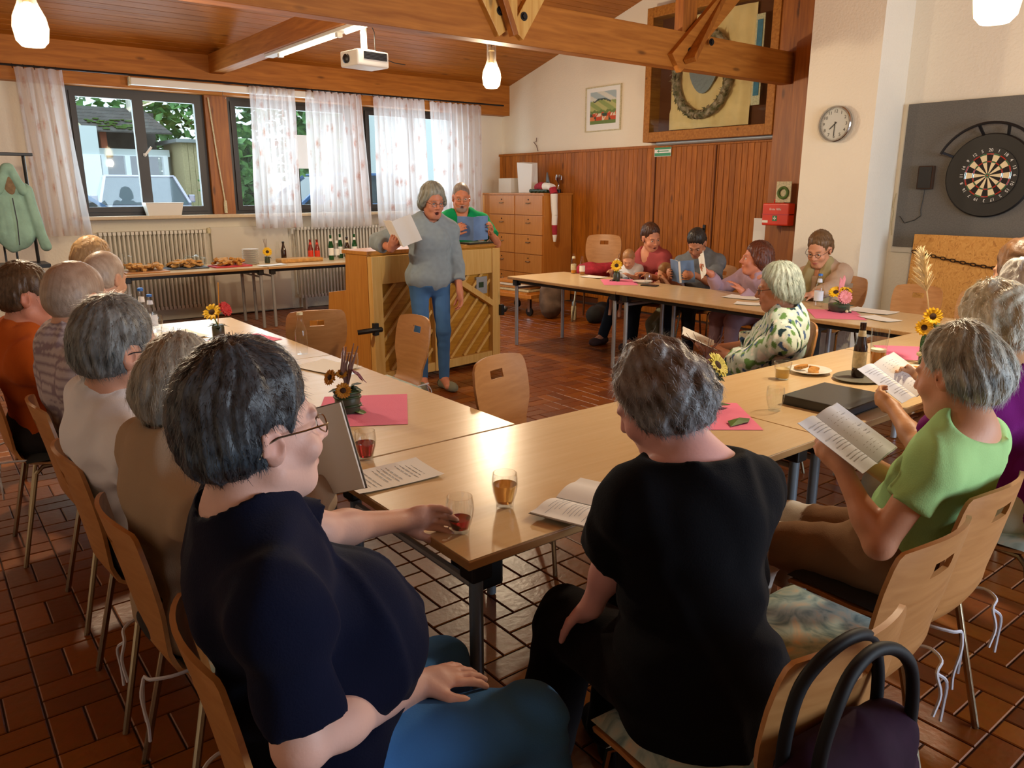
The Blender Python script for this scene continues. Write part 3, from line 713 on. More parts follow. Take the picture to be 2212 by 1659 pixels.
MB().box((-.155, -.09, .1205), (-.085, -.065, .122)).build('sticker', 'label_white', fa)
wp = thing('wreath_card', 'cream card with a small green wreath standing on the first aid case', 'card', (7.64, 4.97, 1.53)); wp.rotation_euler = TR.to_euler()
MB().box((-.09, -.03, 0), (.09, .19, .012)).build('card', 'label_cream', wp)
MB().tube([(.055 * math.cos(2 * math.pi * k / 20), .07 + .055 * math.sin(2 * math.pi * k / 20), .018) for k in range(20)], .016, 7, closed=True).build('wreath', 'leaf_mid', wp, smooth=True)
nb = MB().box((7.936, 5.29, .95), (7.942, 5.53, 1.31)); o = nb.build('paper_notice', 'paper'); tag(o, 'white paper notice pinned to the wood panelling left of the first aid case', 'paper')
dh = thing('door_handle_set', 'dark lever handle on the panelled door behind the seated person', 'door handle', (7.94, 6.25, 1.12))
MB().box((-.01, -.02, -.09), (0, .02, .09)).build('plate', 'dark_metal', dh, bevel=.003); MB().tube([(-.01, 0, .04), (-.05, 0, .04), (-.055, .01, .04), (-.055, .12, .035)], .009, 8).build('lever', 'dark_metal', dh, smooth=True)

# curtains and rail
rail = MB(); rail.tube([(-2.5, 10.20, 2.925), (7.8, 10.20, 2.925)], .012, 8)
ro = rail.build('curtain_rail', 'dark_metal', smooth=True); tag(ro, 'long thin dark curtain rail under the eaves beam', 'curtain rail')
for k in range(12):
    b = MB(); b.box((-.006, 0, -.006), (.006, .1, .006)); b.build('rail_bracket', 'dark_metal', ro, loc=(-.2 + k * .7, 10.20, 2.93))
def curtain(label, x0, x1, xb0, xb1, ztop, zbot, nf, seed, m='sheer_curtain', groupy=None):
    rnd = random.Random(seed); ph = [rnd.uniform(0, 6) for _ in range(4)]
    t = thing('curtain', label, 'curtain', (0, 0, 0)); t['group'] = 'flowered sheer curtains on the window wall'
    def fn(u, v):
        x = (x0 + (x1 - x0) * u) * (1 - v) + (xb0 + (xb1 - xb0) * u) * v
        am = .028 + .018 * v
        y = 10.17 + am * math.sin(u * nf * 6.283 + ph[0] + .8 * math.sin(v * 2 + ph[1])) + .010 * math.sin(u * nf * 2.3 * 6.283 + ph[2])
        x += .010 * math.sin(v * 5 + u * 20 + ph[3])
        z = ztop + (zbot - ztop) * v + (.012 * abs(math.sin(u * nf * 3.14)) if v == 0 else 0)
        return (x, y, z)
    MB().sheet(fn, int(nf * 12), 24).build('curtain_panel', m, t, smooth=True)
    hk = MB()
    for k in range(int(nf) + 1):
        u = k / nf; x = x0 + (x1 - x0) * min(u, 1); hk.tube([(x, 10.17, ztop - .01), (x, 10.20, ztop + .02), (x, 10.20, 2.94)], .004, 4)
    o = hk.build('curtain_hooks', 'dark_metal', t); o['kind'] = 'stuff'
    return t
curtain('pinkish flowered curtain at far left, beside the coat rack', 1.20, 1.66, 1.26, 1.74, 2.90, 1.12, 4.5, 1)
curtain('sheer curtain at the left of the middle window', 3.72, 4.32, 3.70, 4.33, 2.90, 1.14, 7, 2)
curtain('sheer curtain at the right of the middle window, above the bottles', 4.50, 5.32, 4.46, 5.38, 2.90, 1.13, 9, 3)
curtain('sheer curtain at the left of the far right window', 5.49, 6.33, 5.52, 6.42, 2.90, 1.12, 9, 4)
curtain('sheer curtain closest to the room corner', 6.41, 7.34, 6.45, 7.36, 2.89, 1.12, 9, 5)
# roll-up projection screen case hung under the beam
ps = thing('projection_screen', 'long white rolled-up projection screen case above the left window', 'projection screen', (0, 0, 0))
MB().box((2.36, 10.20, 2.82), (4.60, 10.29, 2.90)).build('screen_case', 'white_plastic', ps, bevel=.012, seg=3)
for x in (2.345, 4.60): MB().box((x, 10.195, 2.815), (x + .015, 10.295, 2.905)).build('end_cap', 'label_cream', ps)
MB().tube([(3.42, 10.24, 2.82), (3.42, 10.24, 2.78), (3.45, 10.24, 2.74), (3.48, 10.24, 2.78), (3.42, 10.24, 2.78)], .004, 5).build('pull_ring', 'chrome', ps)
st = thing('blind_crank', 'long pale crank rod hanging on the wooden window post', 'crank', (3.40, 10.44, 1.36))
MB().tube([(-.10, 0, 1.40), (-.05, 0, .70), (0, 0, .12)], .009, 8).build('rod', 'label_cream', st); MB().lathe([(.02, -.02), (.022, .08), (.016, .14)], 12, c=(0, 0, 0)).build('grip', 'label_cream', st, smooth=True)
# plastic tub on the sill
tb_ = thing('plastic_tub', 'translucent white plastic tub on the window sill', 'tub', (2.62, 10.40, 1.325))
q = MB(); q.add([(-.19, -.07, 0), (.19, -.07, 0), (.19, .07, 0), (-.19, .07, 0), (-.22, -.09, .15), (.22, -.09, .15), (.22, .09, .15), (-.22, .09, .15)], [(0, 3, 2, 1), (0, 1, 5, 4), (1, 2, 6, 5), (2, 3, 7, 6), (3, 0, 4, 7)])
q.build('tub', 'white_plastic', tb_, solid=.004); MB().tube([(-.22, -.09, .15), (.22, -.09, .15), (.22, .09, .15), (-.22, .09, .15)], .006, 6, closed=True).build('rim', 'white_plastic', tb_)
# white card taped on the middle window
o = MB().box((4.42, 10.46, 1.92), (4.60, 10.468, 2.36)).build('window_card', 'paper'); tag(o, 'white paper card on the middle window between two curtains', 'paper')

# radiators
def radiator(label, x0, n, z0, z1):
    t = thing('radiator', label, 'radiator', (x0, 10.36, 0)); t['group'] = 'cast radiators below the windows'
    s = MB(); s.tube([(0, -.035, z0), (0, -.035, z1)], .014, 8); s.tube([(0, .035, z0), (0, .035, z1)], .014, 8); s.box((-.018, -.06, z1 - .04), (.018, .06, z1)); s.box((-.018, -.06, z0), (.018, .06, z0 + .04))
    p = s.build('radiator_section', 'radiator_paint', t, loc=(0, 0, 0), smooth=40)
    for k in range(1, n):
        c = p.copy(); c.location = (k * .05, 0, 0); link(c)
    MB().tube([(-.03, 0, z1 - .03), (-.07, 0, z1 - .03), (-.07, 0, z1 - .09)], .02, 8).build('valve', 'radiator_paint', t, smooth=True)
    MB().lathe([(.028, 0), (.032, .05), (.02, .07)], 12, c=(n * .05 + .02, 0, z1 - .05)).build('thermostat', 'label_cream', t, smooth=True)
    for k in (1, n - 2): MB().box((k * .05 - .012, -.05, 0), (k * .05 + .012, .05, z0 + .01)).build('radiator_foot', 'radiator_paint', t)
    return t
radiator('ribbed cream radiator under the left window', 1.86, 25, .16, 1.14)
radiator('ribbed cream radiator behind the bottles', 4.32, 26, .16, 1.14)
structbox('trim_niche_panel', (3.18, 10.44, .02), (4.22, YW, 1.16), 'panel_white')
# ================================================================ CHAIRS
def interp(tb, t):
    for (a, va), (b, vb) in zip(tb, tb[1:]):
        if t <= b: k = (t - a) / (b - a); return va + (vb - va) * k
    return tb[-1][1]
SEATC = [(.21, .425), (.19, .448), (.10, .452), (0, .447), (-.10, .445), (-.165, .450)]
BACKC = [(-.165, .450), (-.21, .470), (-.235, .52), (-.248, .60), (-.262, .68), (-.283, .78), (-.305, .875)]
def chair_proto(name, label, group):
    t = thing(name, label, 'chair', (50, 50, 0), 0, group)
    def seat(u, v):
        i = v * (len(SEATC) - 1); k = min(int(i), len(SEATC) - 2); f = i - k
        y = SEATC[k][0] * (1 - f) + SEATC[k + 1][0] * f; z = SEATC[k][1] * (1 - f) + SEATC[k + 1][1] * f
        w_ = interp([(0, .34), (.12, .40), (.6, .41), (1, .31)], v)
        return ((u - .5) * w_, y, z + .012 * (2 * u - 1) ** 2)
    MB().sheet(seat, 10, 10).build('seat', 'beech', t, smooth=True, solid=.011)
    # backrest with hand slot
    us = [0, .1, .2, .3, .38, .5, .62, .7, .8, .9, 1]; vs_ = [0, .08, .16, .25, .34, .43, .52, .6, .68, .76, .815, .86, .885, .92, .96, 1]
    pts = []; idx = {}
    for a, v in enumerate(vs_):
        i = v * (len(BACKC) - 1); k = min(int(i), len(BACKC) - 2); f = i - k
        y = BACKC[k][0] * (1 - f) + BACKC[k + 1][0] * f; z = BACKC[k][1] * (1 - f) + BACKC[k + 1][1] * f
        w_ = interp([(0, .31), (.2, .285), (.42, .30), (.62, .385), (.8, .395), (.93, .375), (1, .33)], v)
        for b, u in enumerate(us):
            x = (u - .5) * w_; cv = .035 * (2 * u - 1) ** 2 * interp([(0, .1), (.4, .6), (1, 1)], v)
            zz = z - (.012 * abs(2 * u - 1) ** 3 if v == 1 else 0) + (-.006 if (v == .86 and u in (.38, .62)) else 0)
            idx[(a, b)] = len(pts); pts.append((x, y + cv, zz))
    fs = []
    for a in range(len(vs_) - 1):
        for b in range(len(us) - 1):
            if 10 <= a <= 11 and 4 <= b <= 5: continue
            fs.append((idx[(a, b)], idx[(a, b + 1)], idx[(a + 1, b + 1)], idx[(a + 1, b)]))
    MB().add(pts, fs).build('backrest', 'beech', t, smooth=50, solid=.011)
    for sx in (-1, 1):
        for nm, p in (('leg', [(sx * .15, .08, .437), (sx * .165, .13, .434), (sx * .175, .16, .41), (sx * .205, .215, 0)]),
                      ('leg', [(sx * .15, .08, .437), (sx * .165, -.12, .434), (sx * .175, -.15, .41), (sx * .205, -.245, 0)])):
            MB().tube(p, .0105, 8).build(nm, 'chrome_warm', t, smooth=True)
    MB().tube([(-.15, -.02, .430), (.15, -.02, .430)], .009, 6).build('seat_frame', 'chrome_warm', t, smooth=True)
    return t
CP = chair_proto('stacking_chair', 'bent beech plywood stacking chair with chrome legs', 'stacking chairs around the tables')
used = [False]
def chair(x, y, face, label):
    """face: world angle (deg) the sitter looks to"""
    rz = R(face - 90)
    if not used[0]:
        used[0] = True; CP.location = (x, y, 0); CP.rotation_euler = (0, 0, rz); CP['label'] = label; return CP
    return dup(CP, (x, y, 0), rz, label)

# cushions
def cushion_mat(name, a, b, c):
    m, t, bb = newmat(name); bb.inputs['Roughness'].default_value = .85
    tc = N(t, 'ShaderNodeTexCoord'); nz = N(t, 'ShaderNodeTexNoise'); nz.inputs['Scale'].default_value = 9; nz.inputs['Distortion'].default_value = 2.2; nz.inputs['Detail'].default_value = 3
    t.links.new(tc.outputs['Object'], nz.inputs['Vector'])
    cr = N(t, 'ShaderNodeValToRGB'); e = cr.color_ramp.elements
    e[0].position = .3; e[0].color = c4(hexc(b)); e[1].position = .72; e[1].color = c4(hexc(c)); x = e.new(.5); x.color = c4(hexc(a))
    t.links.new(nz.outputs[0], cr.inputs[0]); t.links.new(cr.outputs[0], bb.inputs['Base Color'])
cushion_mat('cushion_floral', 'A9C2BE', '5E8288', 'D8C4A4')
cushion_mat('cushion_pale', 'BCD4D0', '8AA8A8', 'D8D4C4')
def cushion(x, y, face, label, m='cushion_floral', z=.46, ties=True):
    t = thing('seat_cushion', label, 'cushion', (x, y, z), R(face - 90), 'flat seat cushions tied to the chairs')
    b = MB()
    def top(u, v):
        a = (u - .5) * .40; c = (v - .5) * .38 + .01; e = min(u, 1 - u, v, 1 - v); return (a, c, .010 + .026 * min(1, e * 7) ** .5)
    n = 12
    vs = [top(i / n, j / n) for i in range(n + 1) for j in range(n + 1)]; lo = [(p[0], p[1], -.0 + (0.010 - (p[2] - .010) * .3)) for p in vs]
    fs = [(i * (n + 1) + j, (i + 1) * (n + 1) + j, (i + 1) * (n + 1) + j + 1, i * (n + 1) + j + 1) for i in range(n) for j in range(n)]
    o = len(vs); f2 = [tuple(q + o for q in f)[::-1] for f in fs]
    sd = []
    per = [(i, 0) for i in range(n)] + [(n, j) for j in range(n)] + [(i, n) for i in range(n, 0, -1)] + [(0, j) for j in range(n, 0, -1)]
    for k in range(len(per)):
        a = per[k][0] * (n + 1) + per[k][1]; c = per[(k + 1) % len(per)]; c = c[0] * (n + 1) + c[1]; sd.append((a, c, c + o, a + o))
    b.add(vs + lo, fs + f2 + sd); b.build('cushion_pad', m, t, smooth=60)
    if ties:
        for sx in (-1, 1):
            MB().tube(smp([(sx * .15, -.17, .01), (sx * .165, -.22, .02), (sx * .14, -.262, .015), (sx * .10, -.27, .0), (sx * .115, -.28, -.06), (sx * .10, -.275, -.12)]), .0045, 5).build('tie_ribbon', 'cushion_ties', t, smooth=True)
            MB().tube(smp([(sx * .10, -.27, .0), (sx * .13, -.285, -.03), (sx * .145, -.28, -.10), (sx * .14, -.28, -.15)]), .004, 5).build('tie_ribbon', 'cushion_ties', t, smooth=True)
    return t
# ================================================================ TABLES
def table(x0, y0, x1, y1, label, group, long_x, legm='steel_leg', h=.74):
    cx, cy_ = (x0 + x1) / 2, (y0 + y1) / 2; a, b = (x1 - x0) / 2, (y1 - y0) / 2
    t = thing('folding_table', label, 'table', (cx, cy_, 0), 0, group)
    MB().box((-a + .002, -b + .002, h - .003), (a - .002, b - .002, h)).build('table_surface', 'beech_top', t)
    MB().box((-a, -b, h - .028), (a, b, h - .003)).build('table_edge', 'table_edge', t, bevel=.003)
    ia, ib = a - .07, b - .07
    for s in (-1, 1):
        (MB().box((-ia, s * ib - .012, h - .065), (ia, s * ib + .012, h - .028)) if long_x else MB().box((s * ia - .012, -ib, h - .065), (s * ia + .012, ib, h - .028))).build('frame_rail', 'dark_metal', t)
    for sx in (-1, 1):
        for sy in (-1, 1):
            px, py = sx * ia, sy * ib
            MB().tube([(px, py, .006), (px, py, h - .03)], .019, 12).build('leg', legm, t, smooth=40)
            MB().box((px - .032, py - .032, h - .095), (px + .032, py + .032, h - .028)).build('corner_bracket', 'black_plastic', t, bevel=.008)
        if long_x: q = MB().tube([(sx * ia, -ib, .62), (sx * ia, ib, .62)], .012, 8)
        else: q = None
        if q: q.build('crossbar', 'steel_leg', t, smooth=True)
    if not long_x:
        for sy in (-1, 1): MB().tube([(-ia, sy * ib, .62), (ia, sy * ib, .62)], .012, 8).build('crossbar', 'steel_leg', t, smooth=True)
    return t
G1 = 'beech folding tables set in a horseshoe'
tables = [
 (.975, 1.42, 2.575, 2.24, 'beech folding table at the near corner, under the amber glass', 1, 'steel_blue'),
 (2.58, 1.42, 4.175, 2.24, 'beech folding table under the black folder and the beer bottle', 1, 'steel_blue'),
 (4.18, 1.42, 5.775, 2.24, 'beech folding table at the far right corner of the horseshoe', 1, 'steel_leg'),
 (.955, 2.25, 1.775, 3.90, 'beech folding table carrying the dark leafy flower vase and red drink', 0, 'steel_blue'),
 (.955, 3.905, 1.775, 5.56, 'beech folding table at the far left, crowded with cups and paper', 0, 'steel_leg'),
 (5.01, 4.895, 5.81, 6.49, 'beech folding table with two small bottles, at the piano end of the far row', 0, 'steel_leg'),
 (5.01, 3.295, 5.81, 4.89, 'beech folding table in the middle of the far row, before the family', 0, 'steel_leg'),
 (5.01, 2.245, 5.81, 3.29, 'short beech folding table holding the low bowl of flowers near the pier', 0, 'steel_leg')]
for a in tables: table(a[0], a[1], a[2], a[3], a[4], G1, a[5], a[6])
table(1.79, 9.07, 3.39, 9.87, 'narrow beech buffet table with cakes below the left window', 'buffet tables along the window wall', 1)
table(3.395, 9.07, 4.995, 9.87, 'beech buffet table with plates and bottles beside the piano', 'buffet tables along the window wall', 1)
# hook box under near table corner
o = MB().box((1.14, 1.60, .52), (1.22, 1.76, .71)).build('cable_box', 'black_plastic', bevel=.01); tag(o, 'small black box fixed under the near table corner', 'box')

# ================================================================ CHAIR PLACEMENT
chairs = [
 (.57, 1.27, -6, 'plywood chair under the person in the navy shirt'),
 (.575, 1.96, 0, 'plywood chair under the person in the tan sweater'),
 (.56, 2.54, 0, 'plywood chair under the person in the white shirt'),
 (.57, 3.22, 0, 'plywood chair under the bald person in the plaid shirt'),
 (.46, 3.98, 0, 'plywood chair under the person in the orange shirt'),
 (.55, 4.62, 0, 'plywood chair second from the end of the left row'),
 (.60, 5.25, 0, 'plywood chair at the far end of the left row'),
 (2.12, 4.93, 73, 'empty plywood chair seen full face, left of the piano'),
 (2.15, 4.06, 180, 'empty plywood chair with pale cushion, in front of the standing person'),
 (2.16, 2.53, 284, 'empty plywood chair standing at the inner table corner'),
 (1.24, .85, 86, 'plywood chair under the person in black, purple handbag on its backrest'),
 (1.76, .94, 90, 'empty plywood chair with floral cushion, between handbag and person in green'),
 (2.20, .98, 90, 'plywood chair under the person in the green T-shirt'),
 (2.95, .93, 90, 'plywood chair under the person in purple'),
 (3.62, 1.0, 90, 'plywood chair at the right picture edge'),
 (4.15, .98, 90, 'plywood chair at the far end of the right row'),
 (3.90, 2.62, 148, 'plywood chair under the person in the patterned blouse'),
 (6.95, 7.12, 212, 'empty plywood chair by the wood panelling, red coat on its seat'),
 (6.40, 5.58, 180, 'plywood chair under the person in the red top'),
 (6.40, 4.98, 180, 'plywood chair under the person in the grey polo shirt'),
 (6.22, 4.20, 180, 'plywood chair under the person in lilac'),
 (6.42, 3.62, 180, 'plywood chair under the person with the scarf'),
 (6.22, 2.88, 185, 'empty plywood chair before the chipboard, nearer the pier'),
 (6.20, 2.40, 178, 'empty plywood chair before the chipboard, half hidden by hair')]
for c in chairs:
    o = chair(*c)
    if 'red coat' in c[3]: o.scale = (1.22, 1.22, 1.22)
cushion(.575, 1.96, 0, 'dark green patterned cushion under the tan sweater', 'cushion_floral')
cushion(.46, 3.98, 0, 'black cushion under the person in the orange shirt', 'cushion_black')
cushion(.57, 1.27, -6, 'pale turquoise cushion under the person in navy', 'cushion_pale')
cushion(2.15, 4.06, 180, 'pale floral cushion on the empty chair before the standing person', 'cushion_pale')
cushion(1.24, .85, 86, 'blue green floral cushion under the person in black', 'cushion_floral')
cushion(1.76, .94, 90, 'blue green feathery cushion on the empty chair in the right row', 'cushion_floral')
cushion(2.20, .98, 90, 'black edged cushion under the person in the green T-shirt', 'cushion_black')
cushion(2.95, .93, 90, 'pale turquoise cushion under the person in purple', 'cushion_pale')

# ================================================================ PIANO
pn = thing('upright_piano', 'light oak upright piano turned with its slatted back to the room', 'piano', (3.70, 5.83, 0), R(8.5))
# local: x along the back (right = away), -y = back side towards the viewer
W2, D2, HT = .745, .56, 1.13
for s in (-1, 1):
    q = MB(); x0 = s * W2 - (.0 if s > 0 else 0); a, b = (s * W2 - .035, s * W2) if s > 0 else (s * W2, s * W2 + .035)
    poly = [(0, .03), (0, HT - .02), (.30, HT - .02), (.32, .80), (.58, .76), (.60, .60), (.40, .56), (.38, .12), (.60, .10), (.60, .03)]
    q.T = Matrix(((0, 0, 1, 0), (1, 0, 0, 0), (0, 1, 0, 0), (0, 0, 0, 1))); q.prism(poly, a, b); q.T = Matrix.Identity(4)
    q.build('side_panel', 'piano_wood', pn, bevel=.004)
MB().box((-W2 - .01, -.02, HT - .02), (W2 + .01, .34, HT + .012)).build('lid', 'piano_wood', pn, bevel=.006)
MB().box((-W2 + .035, .26, .70), (W2 - .035, .30, HT - .02)).build('front_panel', 'piano_wood', pn)
MB().box((-W2 + .035, .30, .70), (W2 - .035, .57, .745)).build('keybed', 'piano_wood', pn)
MB().box((-W2 + .10, .36, .745), (W2 - .10, .52, .765)).build('white_keys', 'white_plastic', pn)
MB().box((-W2 + .035, .36, .10), (W2 - .035, .38, .70)).build('bottom_panel', 'piano_wood', pn)
MB().box((-W2 + .035, -.005, .05), (W2 - .035, .02, HT - .02)).build('soundboard', 'piano_panel', pn)
# back: stiles, top and bottom rails, middle panel, diagonal slats
for a, b in ((-W2, -W2 + .10), (W2 - .10, W2), (-.085, .085)):
    MB().box((a, -.065, .04), (b, -.005, HT - .03)).build('back_post', 'pine_light', pn, bevel=.004)
MB().box((-W2 + .10, -.055, .87), (-.085, -.005, HT - .03)).build('back_rail', 'pine_light', pn, bevel=.004)
MB().box((.085, -.055, .87), (W2 - .10, -.005, HT - .03)).build('back_rail', 'pine_light', pn, bevel=.004)
MB().box((-W2 + .10, -.055, .04), (W2 - .10, -.005, .12)).build('bottom_rail', 'pine_light', pn, bevel=.004)
def clipseg(cx0, cx1, z0, z1, c):   # line z = x + c inside the rect
    pts = []
    for x in (cx0, cx1):
        z = x + c
        if z0 <= z <= z1: pts.append((x, z))
    for z in (z0, z1):
        x = z - c
        if cx0 < x < cx1: pts.append((x, z))
    return pts[:2] if len(pts) >= 2 else None
for a, b in ((-W2 + .10, -.085), (.085, W2 - .10)):
    k = -1.2
    while k < 2:
        s = clipseg(a, b, .12, .87, k)
        if s and abs(s[0][0] - s[1][0]) > .03: MB().beam((s[0][0], -.018, s[0][1]), (s[1][0], -.018, s[1][1]), .026, .022, (0, 1, 0)).build('diagonal_slat', 'pine_light', pn)
        k += .17
MB().beam((.085, -.045, .90), (W2 - .10, -.045, .58), .05, .07, (0, 1, 0)).build('brace', 'pine_light', pn)
MB().box((W2 - .28, -.03, .68), (W2 - .14, -.004, .84)).build('corner_plate', 'steel_leg', pn)
MB().box((W2 - .25, -.034, .74), (W2 - .19, -.03, .79)).build('maker_plate', 'leaf_dark', pn)
for s in (-1, 1):
    h = MB(); x = s * (W2 + .0)
    h.tube([(x - s * .02, -.07, .50), (x + s * .05, -.075, .50), (x + s * .09, -.05, .51)] if s > 0 else [(x + .06, -.08, .50), (x - .02, -.085, .505), (x - .13, -.01, .49)], .022, 8)
    h.box((x - .02, -.10, .46), (x + .02, -.06, .56)); h.build('transport_handle', 'black_plastic', pn, smooth=40)
for s in (-1, 1):
    for yy in (.05, .5): MB().lathe([(.02, 0), (.022, .035)], 12, c=(s * (W2 - .04), yy, 0)).build('caster', 'dark_metal', pn)
# music stool, red thing by the keys
ms = thing('piano_stool', 'low wooden box stool with red cushion edge left of the piano', 'stool', (2.98, 6.60, 0), R(8))
MB().box((-.20, -.16, .42), (.20, .16, .50)).build('seat', 'piano_wood', ms, bevel=.01); MB().box((-.19, -.15, .50), (.19, .15, .53)).build('cushion', 'red_cloth', ms, bevel=.012)
for sx in (-1, 1):
    for sy in (-1, 1): MB().box((sx * .17 - .02, sy * .13 - .02, 0), (sx * .17 + .02, sy * .13 + .02, .42)).build('leg', 'piano_wood', ms)
ml = thing('small_binder', 'flat black clip folder lying on the piano lid before the person in green', 'folder', (4.22, 5.96, HT + .012), R(10))
MB().box((-.16, -.09, 0), (.16, .09, .018)).build('cover', 'folder_black', ml, bevel=.003); MB().tube([(.06, -.09, .018), (.09, -.09, .035), (.12, -.09, .018)], .005, 6).build('clip', 'chrome', ml)

# ================================================================ CABINET in the corner
cb_ = thing('drawer_cabinet', 'tall light wood drawer cabinet in the room corner', 'cabinet', (7.655, 9.20, 0))
MB().box((-.27, -.50, .0), (.27, 1.10, 1.565)).build('carcass', 'cabinet_wood', cb_, bevel=.003)
MB().box((-.29, -.51, 1.565), (.28, 1.11, 1.59)).build('top_board', 'cabinet_wood', cb_, bevel=.003)
for c, (y0, y1) in enumerate(((-.485, .15), (.17, .80))):
    for k in range(5):
        z1 = 1.55 - k * .285; z0 = z1 - .275
        d = MB().box((-.292, y0, z0), (-.27, y1, z1)).build('drawer', 'cabinet_wood', cb_, bevel=.003)
        ym = (y0 + y1) / 2
        MB().tube([(-.292, ym + .05, z1 - .10), (-.315, ym + .035, z1 - .108), (-.315, ym - .035, z1 - .108), (-.292, ym - .05, z1 - .10)], .006, 6).build('drawer_pull', 'chrome_warm', d, smooth=True)
        MB().lathe([(.010, 0), (.010, .006)], 10, c=(0, 0, 0)).build('lock', 'dark_metal', d, loc=(-.293, ym, z1 - .055), rot=(0, R(-90), 0))
# things on the cabinet
o = MB().box((-.16, -.16, 0), (.16, .16, .22)).build('carton', 'panel_white', loc=(7.72, 9.86, 1.592), bevel=.004); tag(o, 'cream cardboard carton on the cabinet, left of the paper bag', 'carton')
bg_ = MB(); bg_.add([(-.07, -.15, 0), (.07, -.15, 0), (.07, .15, 0), (-.07, .15, 0), (-.09, -.20, .42), (.03, -.18, .44), (.03, .16, .46), (-.10, .16, .45)], [(0, 3, 2, 1), (0, 1, 5, 4), (1, 2, 6, 5), (2, 3, 7, 6), (3, 0, 4, 7), (4, 5, 6, 7)])
o = bg_.build('paper_bag', 'paper', loc=(7.66, 9.40, 1.592), bevel=.006); tag(o, 'tall creased white paper bag standing on the cabinet', 'bag')
wk = thing('windsock', 'red and white striped fabric tube hanging off the cabinet side', 'windsock', (7.55, 8.70, 1.60))
path = [Vector(p) for p in ((.06, .42, .07), (.02, .30, .09), (-.02, .16, .085), (-.03, .04, .085), (-.05, -.05, .06), (-.05, -.085, -.02), (-.05, -.09, -.16), (-.045, -.10, -.32), (-.045, -.095, -.46), (-.04, -.10, -.60), (-.04, -.10, -.70))]
rr = [.055, .06, .055, .05, .055, .055, .05, .045, .042, .036, .02]
for k in range(10):
    MB().tube([path[k], path[k + 1]], [rr[k], rr[k + 1]], 14, caps=True).build('stripe', 'red_cloth' if k in (0, 1, 4, 8) else 'label_white', wk, smooth=40)
tr = thing('trophy', 'small silver trophy cup on a dark base on the cabinet', 'trophy', (7.80, 8.86, 1.592))
MB().lathe([(.04, 0), (.04, .05)], 14).build('base', 'black_plastic', tr); MB().lathe([(.03, .05), (.01, .08), (.01, .14), (.035, .18), (.045, .26), (.04, .262)], 16).build('cup', 'chrome', tr, smooth=True)
for s in (-1, 1): MB().tube([(0, s * .04, .25), (0, s * .065, .24), (0, s * .06, .19), (0, s * .034, .185)], .004, 6).build('handle', 'chrome', tr, smooth=True)
t2 = thing('figurine', 'pointed blue and black award figure on the cabinet beside the trophy', 'figurine', (7.78, 9.08, 1.592))
MB().lathe([(.05, 0), (.05, .03), (.03, .05), (.035, .12), (.02, .16)], 14).build('base', 'black_plastic', t2, smooth=40); MB().add([(-.01, -.05, .1), (-.01, .05, .1), (-.01, .02, .30), (.01, -.05, .1), (.01, .05, .1), (.01, .02, .30)], [(0, 1, 2), (5, 4, 3), (0, 3, 4, 1), (1, 4, 5, 2), (2, 5, 3, 0)]).build('blue_fin', 'steel_blue', t2); MB().lathe([(.0, -.022), (.016, -.015), (.022, 0), (.016, .015), (.0, .022)], 14, c=(-.035, 0, .09)).build('silver_ball', 'chrome', t2, smooth=True)
gt = MB()
for k in range(9): gt.tube([(0, k * .045 - .2, .02 + .008 * (k % 2)), (0, k * .045 - .16, .03)], .026, 7)
o = gt.build('garland', 'leaf_dark', loc=(7.52, 8.98, 1.594), smooth=True); tag(o, 'dark bundled garland lying along the cabinet front edge', 'garland')

# trolley with stacked boards, backpack, coats, flask, coat rack
tl = thing('flat_trolley', 'low wooden trolley loaded with boards in front of the cabinet', 'trolley', (6.62, 8.22, 0), R(8))
MB().box((-.30, -.42, .24), (.30, .42, .29)).build('platform', 'cabinet_wood', tl, bevel=.004)
for sx in (-1, 1):
    for sy in (-1, 1): MB().lathe([(.055, -.015), (.06, 0), (.055, .015)], 18, c=(0, 0, 0)).build('wheel', 'dark_metal', tl, loc=(sx * .24, sy * .34, .062), rot=(0, R(90), 0), smooth=40); MB().box((sx * .24 - .02, sy * .34 - .02, .06), (sx * .24 + .02, sy * .34 + .02, .24)).build('wheel_fork', 'chrome', tl)
for k in range(5): MB().box((-.27 + .01 * k, -.36 + .02 * (k % 3), .29 + k * .032), (.25, .38, .316 + k * .032)).build('board', ['cabinet_wood', 'label_cream', 'beech', 'panel_white', 'cabinet_wood'][k], tl, rot=(0, 0, R((k % 3 - 1) * 4)))
fl = thing('drinks_flask', 'small cream insulated bottle standing on the floor by the backpack', 'bottle', (6.72, 7.30, 0))
MB().lathe([(.034, 0), (.036, .01), (.036, .16), (.03, .18)], 18).build('flask_body', 'label_cream', fl, smooth=50); MB().lathe([(.028, .18), (.028, .225), (.02, .235)], 16).build('flask_lid', 'steel_blue', fl, smooth=50)

def rack():
    t = thing('coat_rack', 'black wheeled metal coat rack at the left wall end', 'coat rack', (.78, 9.35, 0))
    MB().box((-.80, -.22, .86), (.38, .22, .90)).build('shelf', 'dark_metal', t, bevel=.004)
    for x in (-.72, .30):
        MB().tube([(x, 0, .05), (x, 0, 1.98)], .016, 8).build('upright', 'dark_metal', t, smooth=True)
        MB().tube([(x, -.24, .05), (x, .24, .05)], .016, 8).build('foot', 'dark_metal', t, smooth=True)
    MB().box((-.80, -.05, 1.96), (.38, .05, 1.99)).build('top_bar', 'dark_metal', t, bevel=.004)
    for x in (.02, .12): MB().tube([(x, 0, .90), (x, 0, 1.25)], .010, 6).build('rod', 'dark_metal', t)
    return t
rack()
jk = thing('jacket', 'mint green hooded jacket hanging on the coat rack', 'jacket', (.90, 9.12, 1.06))
jk.scale = (.86, .9, .90)
